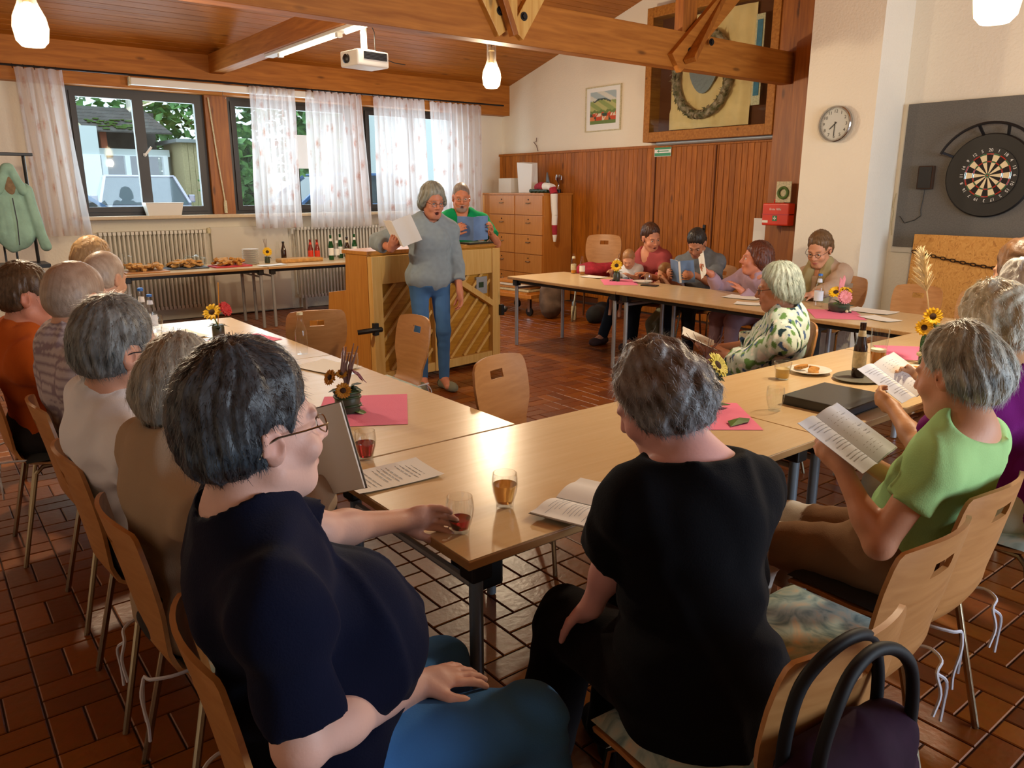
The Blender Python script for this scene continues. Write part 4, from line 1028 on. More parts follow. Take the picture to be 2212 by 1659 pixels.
# ================================================================ SIGNED DISTANCE MODELLING (people, coats, bags)
A3 = lambda p: np.array(p, np.float64)
def unit(v): v = A3(v); return v / (np.linalg.norm(v) + 1e-12)
def axis_coords(lo, hi, base, zones):
    """grid lines: spacing base, finer inside zones [(a, b, h)]"""
    out = [lo]; x = lo
    while x < hi:
        h = base
        for a, b, hz in zones:
            if a - base < x < b: h = min(h, hz)
        x += h; out.append(x)
    return np.array(out)
class Field:
    def __init__(s, lo, hi, h, zones=()):
        """zones: (centre, radius, spacing)"""
        s.ax = [axis_coords(lo[i], hi[i], h, [(c[i] - r, c[i] + r, hz) for c, r, hz in zones]) for i in range(3)]
        s.F = np.full([len(a) for a in s.ax], 1.0, np.float32); s.h = h
    def sub(s, lo, hi):
        sl = []
        for i in range(3):
            a = max(0, np.searchsorted(s.ax[i], lo[i]) - 1); b = min(len(s.ax[i]), np.searchsorted(s.ax[i], hi[i]) + 1)
            if b <= a: return None
            sl.append(slice(a, b))
        X = s.ax[0][sl[0]][:, None, None].astype(np.float32); Y = s.ax[1][sl[1]][None, :, None].astype(np.float32); Z = s.ax[2][sl[2]][None, None, :].astype(np.float32)
        return tuple(sl), X, Y, Z
    def comb(s, sl, d, op, k):
        f = s.F[sl]
        if op == 'u':
            if k > 0:
                h = np.clip(.5 + .5 * (f - d) / k, 0, 1); s.F[sl] = f + (d - f) * h - k * h * (1 - h)
            else: s.F[sl] = np.minimum(f, d)
        elif op == 's':
            d = -d
            if k > 0:
                h = np.clip(.5 + .5 * (d - f) / k, 0, 1); s.F[sl] = f + (d - f) * h + k * h * (1 - h)
            else: s.F[sl] = np.maximum(f, d)
        return s
    def cap(s, a, b, ra, rb, k=.02, op='u', flat=False, fa=False):
        a, b = A3(a), A3(b); r = max(ra, rb); m = r + k + 2.5 * s.h
        q = s.sub(np.minimum(a, b) - m, np.maximum(a, b) + m)
        if q is None: return s
        sl, X, Y, Z = q; ba = b - a; L2 = float(ba @ ba) + 1e-12
        px, py, pz = X - a[0], Y - a[1], Z - a[2]
        tt = (px * ba[0] + py * ba[1] + pz * ba[2]) / L2; t = np.clip(tt, 0, 1)
        d = np.sqrt((px - t * ba[0]) ** 2 + (py - t * ba[1]) ** 2 + (pz - t * ba[2]) ** 2) - (ra + (rb - ra) * t)
        L = math.sqrt(L2)
        if flat: d = np.maximum(d, (tt - 1) * L)
        if fa: d = np.maximum(d, -tt * L)
        return s.comb(sl, d, op, k)
    def ell(s, c, rad, ax=None, k=.02, op='u'):
        """ellipsoid; ax = rows of local axes"""
        c = A3(c); rad = A3(rad); ax = np.eye(3) if ax is None else np.array(ax)
        m = max(rad) + k + 2.5 * s.h; q = s.sub(c - m, c + m)
        if q is None: return s
        sl, X, Y, Z = q; px, py, pz = X - c[0], Y - c[1], Z - c[2]
        l = [px * ax[i][0] + py * ax[i][1] + pz * ax[i][2] for i in range(3)]
        k0 = np.sqrt(sum((l[i] / rad[i]) ** 2 for i in range(3))) + 1e-6; k1 = np.sqrt(sum((l[i] / rad[i] ** 2) ** 2 for i in range(3))) + 1e-6
        return s.comb(sl, (k0 * (k0 - 1) / k1).astype(np.float32), op, k)
    def halfspace(s, p, n, k=0):
        """remove everything on the +n side of the plane"""
        p = A3(p); n = unit(n); X, Y, Z = s.ax[0][:, None, None], s.ax[1][None, :, None], s.ax[2][None, None, :]
        d = ((X - p[0]) * n[0] + (Y - p[1]) * n[1] + (Z - p[2]) * n[2]).astype(np.float32)
        s.F = np.maximum(s.F, d) if k == 0 else s.comb((slice(None),) * 3, -d, 's', k).F; return s
    def disp(s, fn, band=.03):
        i, j, k = np.nonzero(np.abs(s.F) < band)
        P = np.stack([s.ax[0][i], s.ax[1][j], s.ax[2][k]], 1); s.F[i, j, k] += fn(P).astype(np.float32); return s
    def mesh(s):
        F = s.F; nx, ny, nz = F.shape; S = F < 0; strides = (ny * nz, nz, 1)
        cells = []; pos = []; quads = []; n0 = 0
        for a in range(3):
            sl0 = [slice(None)] * 3; sl1 = [slice(None)] * 3; sl0[a] = slice(0, -1); sl1[a] = slice(1, None)
            D = S[tuple(sl0)] != S[tuple(sl1)]; idx = np.array(np.nonzero(D)); b, c = (a + 1) % 3, (a + 2) % 3
            ok = (idx[b] > 0) & (idx[c] > 0) & (idx[b] < F.shape[b] - 1) & (idx[c] < F.shape[c] - 1); idx = idx[:, ok]
            if idx.shape[1] == 0: continue
            i1 = idx.copy(); i1[a] += 1; f0 = F[tuple(idx)]; f1 = F[tuple(i1)]; t = f0 / (f0 - f1)
            P = np.stack([s.ax[q][idx[q]] for q in range(3)], 1).astype(np.float64); P[:, a] += t * (s.ax[a][i1[a]] - s.ax[a][idx[a]])
            base = idx[0] * strides[0] + idx[1] * strides[1] + idx[2]
            qd = np.stack([base, base - strides[b], base - strides[b] - strides[c], base - strides[c]], 1)
            fl = f0 < 0; qd[~fl] = qd[~fl][:, ::-1]; quads.append(qd)
            for q in range(4): cells.append(np.stack([base, base - strides[b], base - strides[b] - strides[c], base - strides[c]], 1)[:, q]); pos.append(P)
        if not quads: return np.zeros((0, 3)), np.zeros((0, 4), int)
        Q = np.concatenate(quads); C = np.concatenate(cells); P = np.concatenate(pos)
        u, inv = np.unique(C, return_inverse=True); n = len(u); cnt = np.bincount(inv, minlength=n)
        V = np.stack([np.bincount(inv, P[:, q], n) / cnt for q in range(3)], 1); Q = np.searchsorted(u, Q)
        return V, Q
def np_mesh(name, V, Q, m, parent=None, base=(0, 0, 0), cols=None, smooth_it=1, loc=None):
    if smooth_it and len(Q):
        E_ = np.concatenate([Q[:, [0, 1]], Q[:, [1, 2]], Q[:, [2, 3]], Q[:, [3, 0]]]); n = len(V)
        dg = np.bincount(E_.ravel(), minlength=n) + 1e-9
        for _ in range(smooth_it):
            acc = np.stack([np.bincount(E_[:, 0], V[E_[:, 1], q], n) + np.bincount(E_[:, 1], V[E_[:, 0], q], n) for q in range(3)], 1); V = V * .5 + .5 * acc / dg[:, None]
    me = bpy.data.meshes.new(name); nV, nQ = len(V), len(Q)
    me.vertices.add(nV); me.vertices.foreach_set('co', (V - A3(base)).astype(np.float32).ravel())
    me.loops.add(nQ * 4); me.loops.foreach_set('vertex_index', Q.astype(np.int32).ravel())
    me.polygons.add(nQ); me.polygons.foreach_set('loop_start', np.arange(0, nQ * 4, 4, dtype=np.int32)); me.polygons.foreach_set('loop_total', np.full(nQ, 4, np.int32))
    me.update(calc_edges=True); me.shade_smooth()
    if cols is not None: setcol(me, (cols(V) if callable(cols) else np.tile(A3(cols), (nV, 1))).astype(np.float32))
    me.materials.append(MATS[m]); o = bpy.data.objects.new(name, me)
    if loc is not None: o.location = loc
    return link(o, parent)
def noisefn(freq, seed, n=7, stretch=(1, 1, 1)):
    r = np.random.default_rng(seed); K = r.normal(size=(n, 3)); K = K / np.linalg.norm(K, axis=1)[:, None] * freq * r.uniform(.6, 1.5, (n, 1)) * A3(stretch); ph = r.uniform(0, 6.28, n)
    return lambda P: np.sin(P @ K.T + ph + .8 * np.sin(P @ K[::-1].T * .6 + ph[::-1])).sum(1) / math.sqrt(n)
# ================================================================ PEOPLE
def rot_to(f, u):
    """rows: right, forward, up"""
    f = unit(f); u = A3(u) - f * (A3(u) @ f); u = unit(u); r = np.cross(f, u); return np.array([r, f, u])
def ik(a, t, l1, l2, pole):
    a, t = A3(a), A3(t); d = t - a; L = np.linalg.norm(d); Lm = (l1 + l2) * .995
    if L > Lm: t = a + d * Lm / L; d = t - a; L = Lm
    L = max(L, abs(l1 - l2) + .02)
    x = (l1 * l1 - l2 * l2 + L * L) / (2 * L); h = math.sqrt(max(0, l1 * l1 - x * x)); dn = d / np.linalg.norm(d)
    p = A3(pole); p = p - dn * (p @ dn); p = unit(p)
    return a + dn * x + p * h, t
def hand_prims(F, w, d, n, side, curl=.5, s=1.0, spread=.22, thumb=.6, k=.004):
    """w wrist, d pointing direction, n palm normal (out of the palm); side +1 = right hand"""
    d = unit(d); n = A3(n) - d * (A3(n) @ d); n = unit(n); r = np.cross(d, n) * side   # towards the little finger
    palm = w + d * .045 * s
    F.ell(palm + d * .005, (.040 * s, .050 * s, .0165 * s), [r, d, n], k=.012); F.cap(w - d * .01, palm, .026 * s, .024 * s, k=.014)
    tips = []
    for i, (off, ln) in enumerate(((-.030, .072), (-.010, .080), (.010, .074), (.029, .058))):
        a = palm + d * (.040 - abs(off - -.005) * .25) * s + r * off * s
        dd = unit(d + r * off * spread * 20 * .5); p = a; ang = 0; rad = (.0098, .0092, .0084, .0072)
        for j, fr in enumerate((.45, .30, .25)):
            ang += curl * (.75, 1.0, .8)[j]; v = dd * math.cos(ang) + n * math.sin(ang); q = p + v * ln * fr * s
            F.cap(p, q, rad[j] * s, rad[j + 1] * s, k=k); p = q
        tips.append(p)
    a = w + d * .018 * s - r * .024 * s; ta = thumb
    v1 = unit(d * math.cos(ta) - r * math.sin(ta) + n * .35); b = a + v1 * .042 * s; v2 = unit(d * .95 - r * .25 + n * (.25 + curl * .3)); c = b + v2 * .032 * s; e = c + unit(v2 + n * curl * .4) * .026 * s
    F.cap(a, b, .0145 * s, .0118 * s, k=.010); F.cap(b, c, .0115 * s, .0102 * s, k=k); F.cap(c, e, .0102 * s, .0082 * s, k=k)
    return tips
def head_prims(F, H, A, s=1.0, female=False, mouth=0.0, chubby=0, nose=1.0, child=0):
    """H head centre (between the ears), A rows right/forward/up"""
    W = lambda x, y, z: H + (A[0] * x + A[1] * y + A[2] * z) * s
    jw = .9 if female else 1.0; fc = 1 - .12 * child
    F.ell(W(0, -.014, .035), A3((.076, .098, .092)) * s, A, k=.02)
    F.ell(W(0, .030, -.030 * fc), A3((.062, .066, .085 * fc)) * s, A, k=.03)
    F.ell(W(0, .060, -.095 * fc), A3((.030, .026, .024)) * s, A, k=.03)
    for q in (-1, 1):
        F.cap(W(q * .056 * jw, .000, -.058 * fc), W(q * .020, .060, -.098 * fc), .019 * s, .017 * s, k=.03)
        F.ell(W(q * .040, .064, -.030), A3((.024 + .006 * chubby, .022 + .004 * chubby, .024)) * s, A, k=.02)
        F.ell(W(q * .031, .099, .006), A3((.021, .016, .013)) * s, A, k=.012, op='s')
        F.ell(W(q * .031, .076, .004), A3((.0155, .0125, .0135)) * s, A, k=.004)
        F.cap(W(q * .012, .092, .024), W(q * .046, .080, .026), .0085 * s, .007 * s, k=.012)
        # ear
        a2 = np.array([unit(A[0] * q + A[1] * -.35), unit(A[1] + A[0] * q * .35), A[2]])
        F.ell(W(q * .079, -.008, -.006), A3((.009, .020, .032)) * s, a2, k=.008)
        F.ell(W(q * .090, -.004, .000), A3((.009, .010, .018)) * s, a2, k=.006, op='s')
        F.cap(W(q * .083, -.022, .018), W(q * .083, -.024, -.012), .006 * s, .006 * s, k=.006)
    F.cap(W(0, .092, .014), W(0, .112 + .008 * (nose - 1), -.026), .0085 * s, .0125 * s * nose, k=.012)
    for q in (-1, 1): F.ell(W(q * .012, .098, -.032), A3((.009, .011, .008)) * s, A, k=.008)
    lz = -.064 * fc
    F.ell(W(0, .089, lz + .006), A3((.024, .012, .007)) * s, A, k=.008); F.ell(W(0, .087, lz - .008 - .014 * mouth), A3((.021, .013, .008)) * s, A, k=.008)
    if mouth > 0: F.ell(W(0, .097, lz - .003 - .007 * mouth), A3((.017, .026, .004 + .013 * mouth)) * s, A, k=.004, op='s')
    else: F.ell(W(0, .104, lz - .001), A3((.022, .010, .002)) * s, A, k=.003, op='s')
HAIRN = 0
def hair_obj(P, H, A, s, sp, parent, base, h):
    """hair volume: style dict"""
    st = sp.get('style', 'short'); W = lambda x, y, z: H + (A[0] * x + A[1] * y + A[2] * z) * s
    rad = .24 * s; F = Field(H - rad, H + rad, h)
    t = sp.get('top', .016); sd = sp.get('side', .008); bk = sp.get('back', .012)
    if st != 'bald':
        F.ell(W(0, -.014 - bk * .4, .037 + t * .4), A3((.078 + sd, .100 + bk * .6 + sp.get('front', 0), .093 + t)) * s, A, k=.02)
        F.ell(W(0, -.030, .0), A3((.077 + sd, .082 + bk, .075)) * s, A, k=.03)
    if st == 'bald':
        F.ell(W(0, -.016, .020), A3((.0815 + sd, .106 + bk, .080)) * s, A, k=.02); F.ell(W(0, -.04, -.02), A3((.078 + sd * .6, .078 + bk, .06)) * s, A, k=.03)
    if st == 'bob':
        for q in (-1, 1):
            F.ell(W(q * .062, .005, -.022), A3((.038 + sd, .062, .080)) * s, A, k=.03)
        F.ell(W(0, -.062, -.030), A3((.076 + sd, .055 + bk, .085)) * s, A, k=.04)
    if st == 'long':
        for q in (-1, 1): F.ell(W(q * .062, -.018, -.05), A3((.036 + sd, .055, .11)) * s, A, k=.03)
        F.ell(W(0, -.065, -.06), A3((.075 + sd, .05 + bk, .12)) * s, A, k=.04)
    if st == 'bun': F.ell(W(0, -.125, .045), A3((.035, .035, .035)) * s, A, k=.01)
    if st == 'full': F.ell(W(0, -.050, -.010), A3((.086 + sd, .078 + bk, .092)) * s, A, k=.04)
    # hairline cuts in head coordinates
    am = sp.get('lock', .0035); nl = sp.get('nlock', 26); r_ = np.random.default_rng(sp.get('seed', 1)); cur = sp.get('curl', 0)
    n1 = noisefn(30, sp.get('seed', 1)); n2 = noisefn(85, sp.get('seed', 1) + 5); n3 = noisefn(140, sp.get('seed', 1) + 9)
    def loc(Pt): q = (Pt - H) / s; return q @ A[0], q @ A[1], q @ A[2]
    def dsp(Pt):
        x, y, z = loc(Pt); az = np.arctan2(x, -(y + .035)) ; pol = np.arctan2(np.sqrt(x * x + (y + .035) ** 2), z - .02)
        wv = az * nl * (.5 if cur else 1) + 2.2 * n1(Pt) + cur * 3 * pol * 3
        d = -am * (np.sin(wv) * .7 + .5 * np.sin(wv * 2.3 + 1.3)) - am * .5 * n2(Pt)
        if cur: d -= cur * .005 * n2(Pt) + .0015 * n3(Pt)
        return d * s
    F.disp(dsp, band=.05)
    fx = sp.get('fore', .080); cz = sp.get('cheek', -.035); bz = sp.get('nape', -.085)
    i, j, k = np.nonzero(F.F < .04); Pt = np.stack([F.ax[0][i], F.ax[1][j], F.ax[2][k]], 1); x, y, z = loc(Pt)
    # front plane through (fx, .078) and (.012, cz)
    x1, z1, x2, z2 = fx, sp.get('forez', .076), sp.get('temple', .014), cz
    dx, dz = x2 - x1, z2 - z1; L = math.hypot(dx, dz); nf, nz_ = -dz / L, dx / L
    if nf < 0: nf, nz_ = -nf, -nz_
    jag = .003 * n2(Pt)
    d1 = (y - x1) * nf + (z - z1) * nz_ + jag + sp.get('arch', .25) * (.0 - x * x) * 2.0
    slope = (cz - bz) / (x2 + .09); d2 = (bz + slope * (y + .09)) - z + jag
    e = 1 if st in ('bob', 'long', 'full') else 1
    d = np.maximum(d1, d2)
    if st == 'bald':    # horseshoe fringe
        d3 = (z - sp.get('crown', .055) + .35 * (y + .03)) + jag; d = np.maximum(d, d3)
    thn = sp.get('taper', .012)
    if st in ('short', 'bald') or sp.get('ear'): e_ = 1 - np.sqrt(((np.abs(x) - .086) / .035) ** 2 + ((y - .004) / .027) ** 2 + ((z + .006) / .038) ** 2); d = np.maximum(d, e_ * .03)
    F.F[i, j, k] = np.maximum(F.F[i, j, k] + (thn * s * np.exp(np.minimum(d, 0) / .016)).astype(np.float32), (d * s).astype(np.float32))
    V, Q = F.mesh()
    c1, c2 = A3(hexc(sp['c'][0])), A3(hexc(sp['c'][1])); c3 = A3(hexc(sp['c'][2])) if len(sp['c']) > 2 else c1
    def colr(V):
        x, y, z = loc(V); az = np.arctan2(x, -(y + .035)); nn = np.sin(az * nl * 1.7 + 3 * n1(V)) * .5 + n3(V) * .35 + .35 * n2(V); k = np.clip(.5 + .5 * nn, 0, 1)[:, None]
        c = c1 * (1 - k) + c2 * k; g = np.clip((z - .0) / .08, 0, 1)[:, None]; return c * (1 - g * .6) + (c3 * .6 + c * .4) * g * .6 + 0 if len(sp['c']) > 2 else c
    o = np_mesh('hair', V, Q, 'hair', parent, base, colr, smooth_it=0)
    if sp.get('strands', 0):
        # short loose hairs following the surface
        rs = np.random.default_rng(sp.get('seed', 1) + 77); m = sp['strands']; ids = rs.integers(0, len(V), m); C = (V[ids] - H) ; C /= (np.linalg.norm(C, axis=1)[:, None])
        cen = W(0, -.02, .13); vs = []; fs = []; cc = []; CB = colr(V[ids])
        for q in range(m):
            p = V[ids[q]]; nrm = C[q]; fl = p - cen; fl = fl - nrm * (fl @ nrm); fl = fl / (np.linalg.norm(fl) + 1e-9)
            L = rs.uniform(.018, .040) * s * sp.get('slen', 1); sdv = np.cross(nrm, fl); jit = rs.normal(size=3) * .35; dirv = unit(fl + jit * (.5 + cur)); wd = .0009 * s
            lift = rs.uniform(.0, .35) * sp.get('lift', 1); o_ = len(vs)
            for f_ in (0, .4, .75, 1):
                c_ = p - dirv * L * .4 + dirv * L * f_ + nrm * (.001 + lift * L * f_ * (1 - .45 * f_)); ww = wd * (1 - f_ * .85); vs += [c_ - sdv * ww, c_ + sdv * ww]; cc += [CB[q] * rs.uniform(.8, 1.35)] * 2
            for f_ in range(3): fs.append((o_ + 2 * f_, o_ + 2 * f_ + 1, o_ + 2 * f_ + 3, o_ + 2 * f_ + 2))
        so = np_mesh('loose_hairs', np.array(vs), np.array(fs), 'hair', o, base, None, smooth_it=0); setcol(so.data, np.array(cc, np.float32).clip(0, 1)); so['kind'] = 'stuff'
    return o
def glasses_obj(H, A, s, parent, base, m='dark_metal', rimless=False):
    W = lambda x, y, z: Vector(H + (A[0] * x + A[1] * y + A[2] * z) * s - A3(base)); b = MB()
    for q in (-1, 1):
        if not rimless: b.tube([W(q * (.031 + .021 * math.cos(t)), .103 - .004 * abs(math.cos(t)), .000 + .015 * math.sin(t)) for t in [2 * math.pi * i / 16 for i in range(16)]], .0014 * s, 5, closed=True)
        b.tube([W(q * .052, .101, .006), W(q * .070, .090, .010), W(q * .0835, .045, .012), W(q * .086, .000, .012), W(q * .085, -.022, .004), W(q * .083, -.034, -.016)], .0016 * s, 5)
    b.tube([W(-.011, .104, .004), W(0, .108, .007), W(.011, .104, .004)], .0014 * s, 5)
    g = b.build('glasses', m, parent, smooth=True); l = MB()
    for q in (-1, 1): l.add([W(q * (.031 + .020 * math.cos(t)), .103 - .004 * abs(math.cos(t)), .014 * math.sin(t)) for t in [2 * math.pi * i / 16 for i in range(16)]], [tuple(range(16))])
    l.build('lens', 'clear_glass', g)
    return g
mat('eye_white', 'D8D4CC', rough=.2); mat('eye_iris', '33261C', rough=.15)
def eyes_obj(H, A, s, parent, base, closed=False):
    W = lambda x, y, z: H + (A[0] * x + A[1] * y + A[2] * z) * s - A3(base)
    if closed: return
    for q in (-1, 1):
        b = MB(); c = W(q * .031, .0785, .004); b.T = Matrix.Translation(Vector(c)) @ Matrix(np.array([A[0], A[2], A[1]]).T.tolist()).to_4x4()
        prof = [(.0118 * s * math.sin(t), -.0118 * s * math.cos(t)) for t in [math.pi * k / 10 for k in range(11)]]; b.lathe([(max(r, 1e-5), z) for r, z in prof], 12, cap=False)
        e = b.build('eye', 'eye_white', parent, smooth=True)
        b = MB(); b.T = Matrix.Translation(Vector(c)) @ Matrix(np.array([A[0], A[2], A[1]]).T.tolist()).to_4x4(); b.lathe([(.0058 * s, .0108 * s), (.0001, .0124 * s)], 12, cap=False); b.build('iris', 'eye_iris', e, smooth=True)
def fabric(sp, seed):
    c = A3(hexc(sp['c'])); kind = sp.get('pat')
    if kind == 'plaid':
        c2 = A3(hexc(sp['c2']))
        def f(V): k = (np.sin(V[:, 2] * 190) > .62) | (np.sin((V[:, 0] + V[:, 1] * .6) * 150) > .75); return np.where(k[:, None], c2, c)
        return f
    if kind == 'leaf':
        cs = [A3(hexc(x)) for x in sp['cs']]; n1 = noisefn(150, seed, stretch=(1, 1, .45)); n2 = noisefn(140, seed + 3, stretch=(1, 1, .5)); n3 = noisefn(130, seed + 4, stretch=(1, 1, .5))
        def f(V):
            o = np.tile(c, (len(V), 1)); a, b, d = n1(V), n2(V), n3(V)
            o[(a > .62)] = cs[0]; o[(b > .85)] = cs[1]; o[(d > 1.0)] = cs[2]; o[(a < -.7)] = cs[3]; return o
        return f
    if kind == 'melange':
        n1 = noisefn(160, seed)
        def f(V): return c * (1 + .04 * n1(V))[:, None].clip(.7, 1.3)
        return f
    n1 = noisefn(12, seed); return lambda V: c * (1 + .06 * n1(V))[:, None]
PCOUNT = [0]
def person(label, head, yaw, hyaw=None, hpitch=0, hroll=0, pelvis=None, s=1.0, hs=None, female=False, belly=0, skin='D9A184', hair=None, top=None, legs=None, arms=None, feet=None,
           glasses=None, mouth=0, res=.010, hres=None, neck=.0, bust=0, lean=None, stand=False, child=0, showface=True, handres=None, shoes='4A4038', chubby=0, nose=1.0, knees=None, sh_w=None, beard=None, twist=0, lips='B5655A'):
    PCOUNT[0] += 1; seed = PCOUNT[0] * 13
    H = A3(head); hs = s if hs is None else hs; hyaw = yaw if hyaw is None else hyaw
    f = A3((math.cos(R(yaw)), math.sin(R(yaw)), 0)); r = A3((math.sin(R(yaw)), -math.cos(R(yaw)), 0)); up = A3((0, 0, 1))
    hf = A3((math.cos(R(hyaw)) * math.cos(R(hpitch)), math.sin(R(hyaw)) * math.cos(R(hpitch)), math.sin(R(hpitch))))
    hr = A3((math.sin(R(hyaw)), -math.cos(R(hyaw)), 0)); hu = np.cross(hr, hf); hu = unit(hu * math.cos(R(hroll)) + hr * math.sin(R(hroll))); HA = rot_to(hf, hu)
    if pelvis is None: pelvis = H - f * .10 + A3((0, 0, .56 - H[2]))
    Pv = A3(pelvis); base = A3((Pv[0], Pv[1], 0)); sw = sh_w or (.165 if female else .19)
    NB = H - HA[2] * (.108 - neck) * hs - HA[1] * .035 * hs - up * .030 * s        # base of the neck
    sp_ = unit(NB - Pv); tf = rot_to(f - sp_ * (f @ sp_) , sp_) if False else rot_to(np.cross(sp_, r), sp_)
    ta = R(twist); sr = unit(tf[0] * math.cos(ta) + tf[1] * math.sin(ta)); sf = np.cross(tf[2], sr)
    TA = np.array([sr, sf, tf[2]]); T = np.linalg.norm(NB - Pv)
    chest = Pv + sp_ * T * .70 - TA[1] * .012; bel = Pv + sp_ * T * .36 + tf[1] * .01
    S = {q: NB + sr * q * sw * s - sp_ * .078 * s - TA[1] * .01 for q in (-1, 1)}
    l1, l2 = .285 * s, .25 * s
    E_, Wr, hd = {}, {}, {}
    arms = arms or {}
    for q in (-1, 1):
        a = arms.get(q, {}); t = A3(a['t']) if 't' in a else (S[q] * A3((1, 1, 0)) + f * .30 * s + r * q * -.03 + up * (Pv[2] + .11))
        pole = a.get('pole', -up * 1.0 + r * q * .6 - f * .5); E_[q], Wr[q] = ik(S[q], t, l1, l2, pole)
        if 'e' in a: E_[q], Wr[q] = A3(a['e']), t
        fd = unit(Wr[q] - E_[q]); hd[q] = (A3(a['d']) if 'd' in a else fd, A3(a['n']) if 'n' in a else -up + fd * .0, a.get('curl', .35), a)
    hipw = .088 * s; hip = {q: Pv + r * q * hipw for q in (-1, 1)}; K, An = {}, {}
    th, sh = (.43 * s, .42 * s)
    for q in (-1, 1):
        if feet and q in feet: an = A3(feet[q])
        elif stand: an = A3((Pv[0], Pv[1], .08)) + r * q * .09
        else: an = hip[q] * A3((1, 1, 0)) + f * (.44 * s) + r * q * .04 + up * .085
        pole = knees[q] if knees else (f * 1.0 + up * (.9 if not stand else 0)); K[q], An[q] = ik(hip[q], an, th, sh, pole)
    pts = [H, Pv, NB] + list(E_.values()) + list(Wr.values()) + list(K.values()) + list(An.values()); pts = np.array(pts)
    lo = pts.min(0) - .24 * max(s, .7); hi = pts.max(0) + .24 * max(s, .7); lo[2] = max(lo[2], -.02); hi[2] = H[2] + .19 * hs
    hres = hres or res * .7; zones = [(H, .15 * hs, hres)]
    if handres:
        for q in (-1, 1): zones.append((Wr[q] + unit(hd[q][0]) * .08 * s, .11 * s, handres))
    # ---- body
    F = Field(lo, hi, res, zones)
    def torso(F, g):
        F.ell(chest, A3(((.158 if not female else .142) + g, .108 + g + .01 * bust, .185 + g)) * s, TA, k=.03)
        F.ell(bel + tf[1] * belly * .05, A3((.140 + g + belly * .02, .105 + g + belly * .075, .155 + g + belly * .02)) * s, tf, k=.06)
        F.ell(Pv + up * .015, A3(((.165 if not female else .172) + g + belly * .02, .125 + g, .115 + g)) * s, tf, k=.06)
        for q in (-1, 1):
            F.cap(NB - sp_ * .005, S[q], .046 * s + g, .046 * s + g, k=.05); F.ell(S[q] - sp_ * .01, A3((.050 + g, .054 + g, .060 + g)) * s, TA, k=.04)
            F.cap(chest + sr * q * .09 * s, S[q] - sp_ * .04, .08 * s + g, .055 * s + g, k=.05)
            if bust: F.ell(chest + sf * .085 * s + sr * q * .062 * s - sp_ * .035, A3((.062, .050, .062)) * s * bust + g, TA, k=.05)
    torso(F, -.004)
    nr = (.052 if female else .060) * s
    F.cap(NB - sp_ * .02, H - HA[2] * .05 * hs - HA[1] * .022 * hs, nr * 1.12, nr, k=.035)
    for q in (-1, 1):
        F.cap(S[q], E_[q], .050 * s, .040 * s, k=.03); F.cap(E_[q], Wr[q], .041 * s, .026 * s, k=.02); F.ell(E_[q] * .7 + Wr[q] * .3, A3((.041, .041, .06)) * s, rot_to(unit(np.cross(Wr[q] - E_[q], up) + 1e-6), Wr[q] - E_[q]), k=.02)
        F.cap(hip[q], K[q], .080 * s, .055 * s, k=.04); F.cap(K[q], An[q], .053 * s, .036 * s, k=.03)
        F.cap(An[q], An[q] + f * .13 * s - up * (An[q][2] - .045), .035 * s, .030 * s, k=.02)
    head_prims(F, H, HA, hs, female, mouth, chubby, nose, child)
    for q in (-1, 1):
        d_, n_, cu, a = hd[q]; hand_prims(F, Wr[q], d_, n_, q, cu, s * .98, a.get('spread', .22), a.get('thumb', .6))
    V, Q = F.mesh(); sk = A3(hexc(skin)); lip = A3(hexc(lips)); nn = noisefn(45, seed)
    def scol(V):
        q = (V - H) / hs; x, y, z = q @ HA[0], q @ HA[1], q @ HA[2]; c = sk * (1 + .05 * nn(V))[:, None]; fc = 1 - .12 * child
        k = np.exp(-((x / .021) ** 2 + ((z + .066 * fc + .004 * mouth) / (.010 + .008 * mouth)) ** 2) ** 2) * (y > .07); c = c * (1 - k[:, None]) + lip * k[:, None]
        if mouth: k = np.exp(-((x / .015) ** 2 + ((z + .069 + .006 * mouth) / (.003 + .011 * mouth)) ** 2) ** 2) * (y > .05) * (y < .090); c = c * (1 - k[:, None]) + A3(hexc('3A1412')) * k[:, None]
        k = np.exp(-(((np.abs(x) - .045) / .02) ** 2 + ((z + .030) / .02) ** 2)) * (y > .03) * .25 + np.exp(-((x / .014) ** 2 + ((z + .026) / .014) ** 2)) * (y > .09) * .3
        k += .35 * np.exp(-(((np.abs(x) - .085) / .012) ** 2 + ((y + .008) / .02) ** 2 + (z / .035) ** 2))
        c = c * (1 - k[:, None]) + c * A3((1.0, .66, .60)) * k[:, None]
        # brows
        if not sp_nobrow:
            zz = .027 - .12 * (np.abs(x) - .03) ** 2 * 20; k = np.exp(-(((np.abs(x) - .031) / .017) ** 4 + ((z - zz) / .0042) ** 2)) * (y > .06) * .8; bc = A3(hexc(hair['c'][0])) if hair else sk * .5; c = c * (1 - k[:, None]) + bc * .8 * k[:, None]
        if beard is not None:
            k = np.clip(1.4 - (((x) / .05) ** 4 + ((z + .085) / .035) ** 4), 0, .8) * (y > .03) * (np.abs(z + .066) > .008); c = c * (1 - k[:, None]) + A3(hexc(beard)) * k[:, None]
        return c.clip(0, 1)
    sp_nobrow = child >= 1
    body = np_mesh('person', V, Q, 'skin', None, base, scol, smooth_it=1, loc=tuple(base)); tag(body, label, 'person')
    # ---- hair, eyes, glasses
    if hair: hair_obj(None, H, HA, hs, hair, body, base, hair.get('h', hres * 1.0))
    if showface: eyes_obj(H, HA, hs, body, base)
    if glasses: glasses_obj(H, HA, hs, body, base, glasses if isinstance(glasses, str) else 'dark_metal')
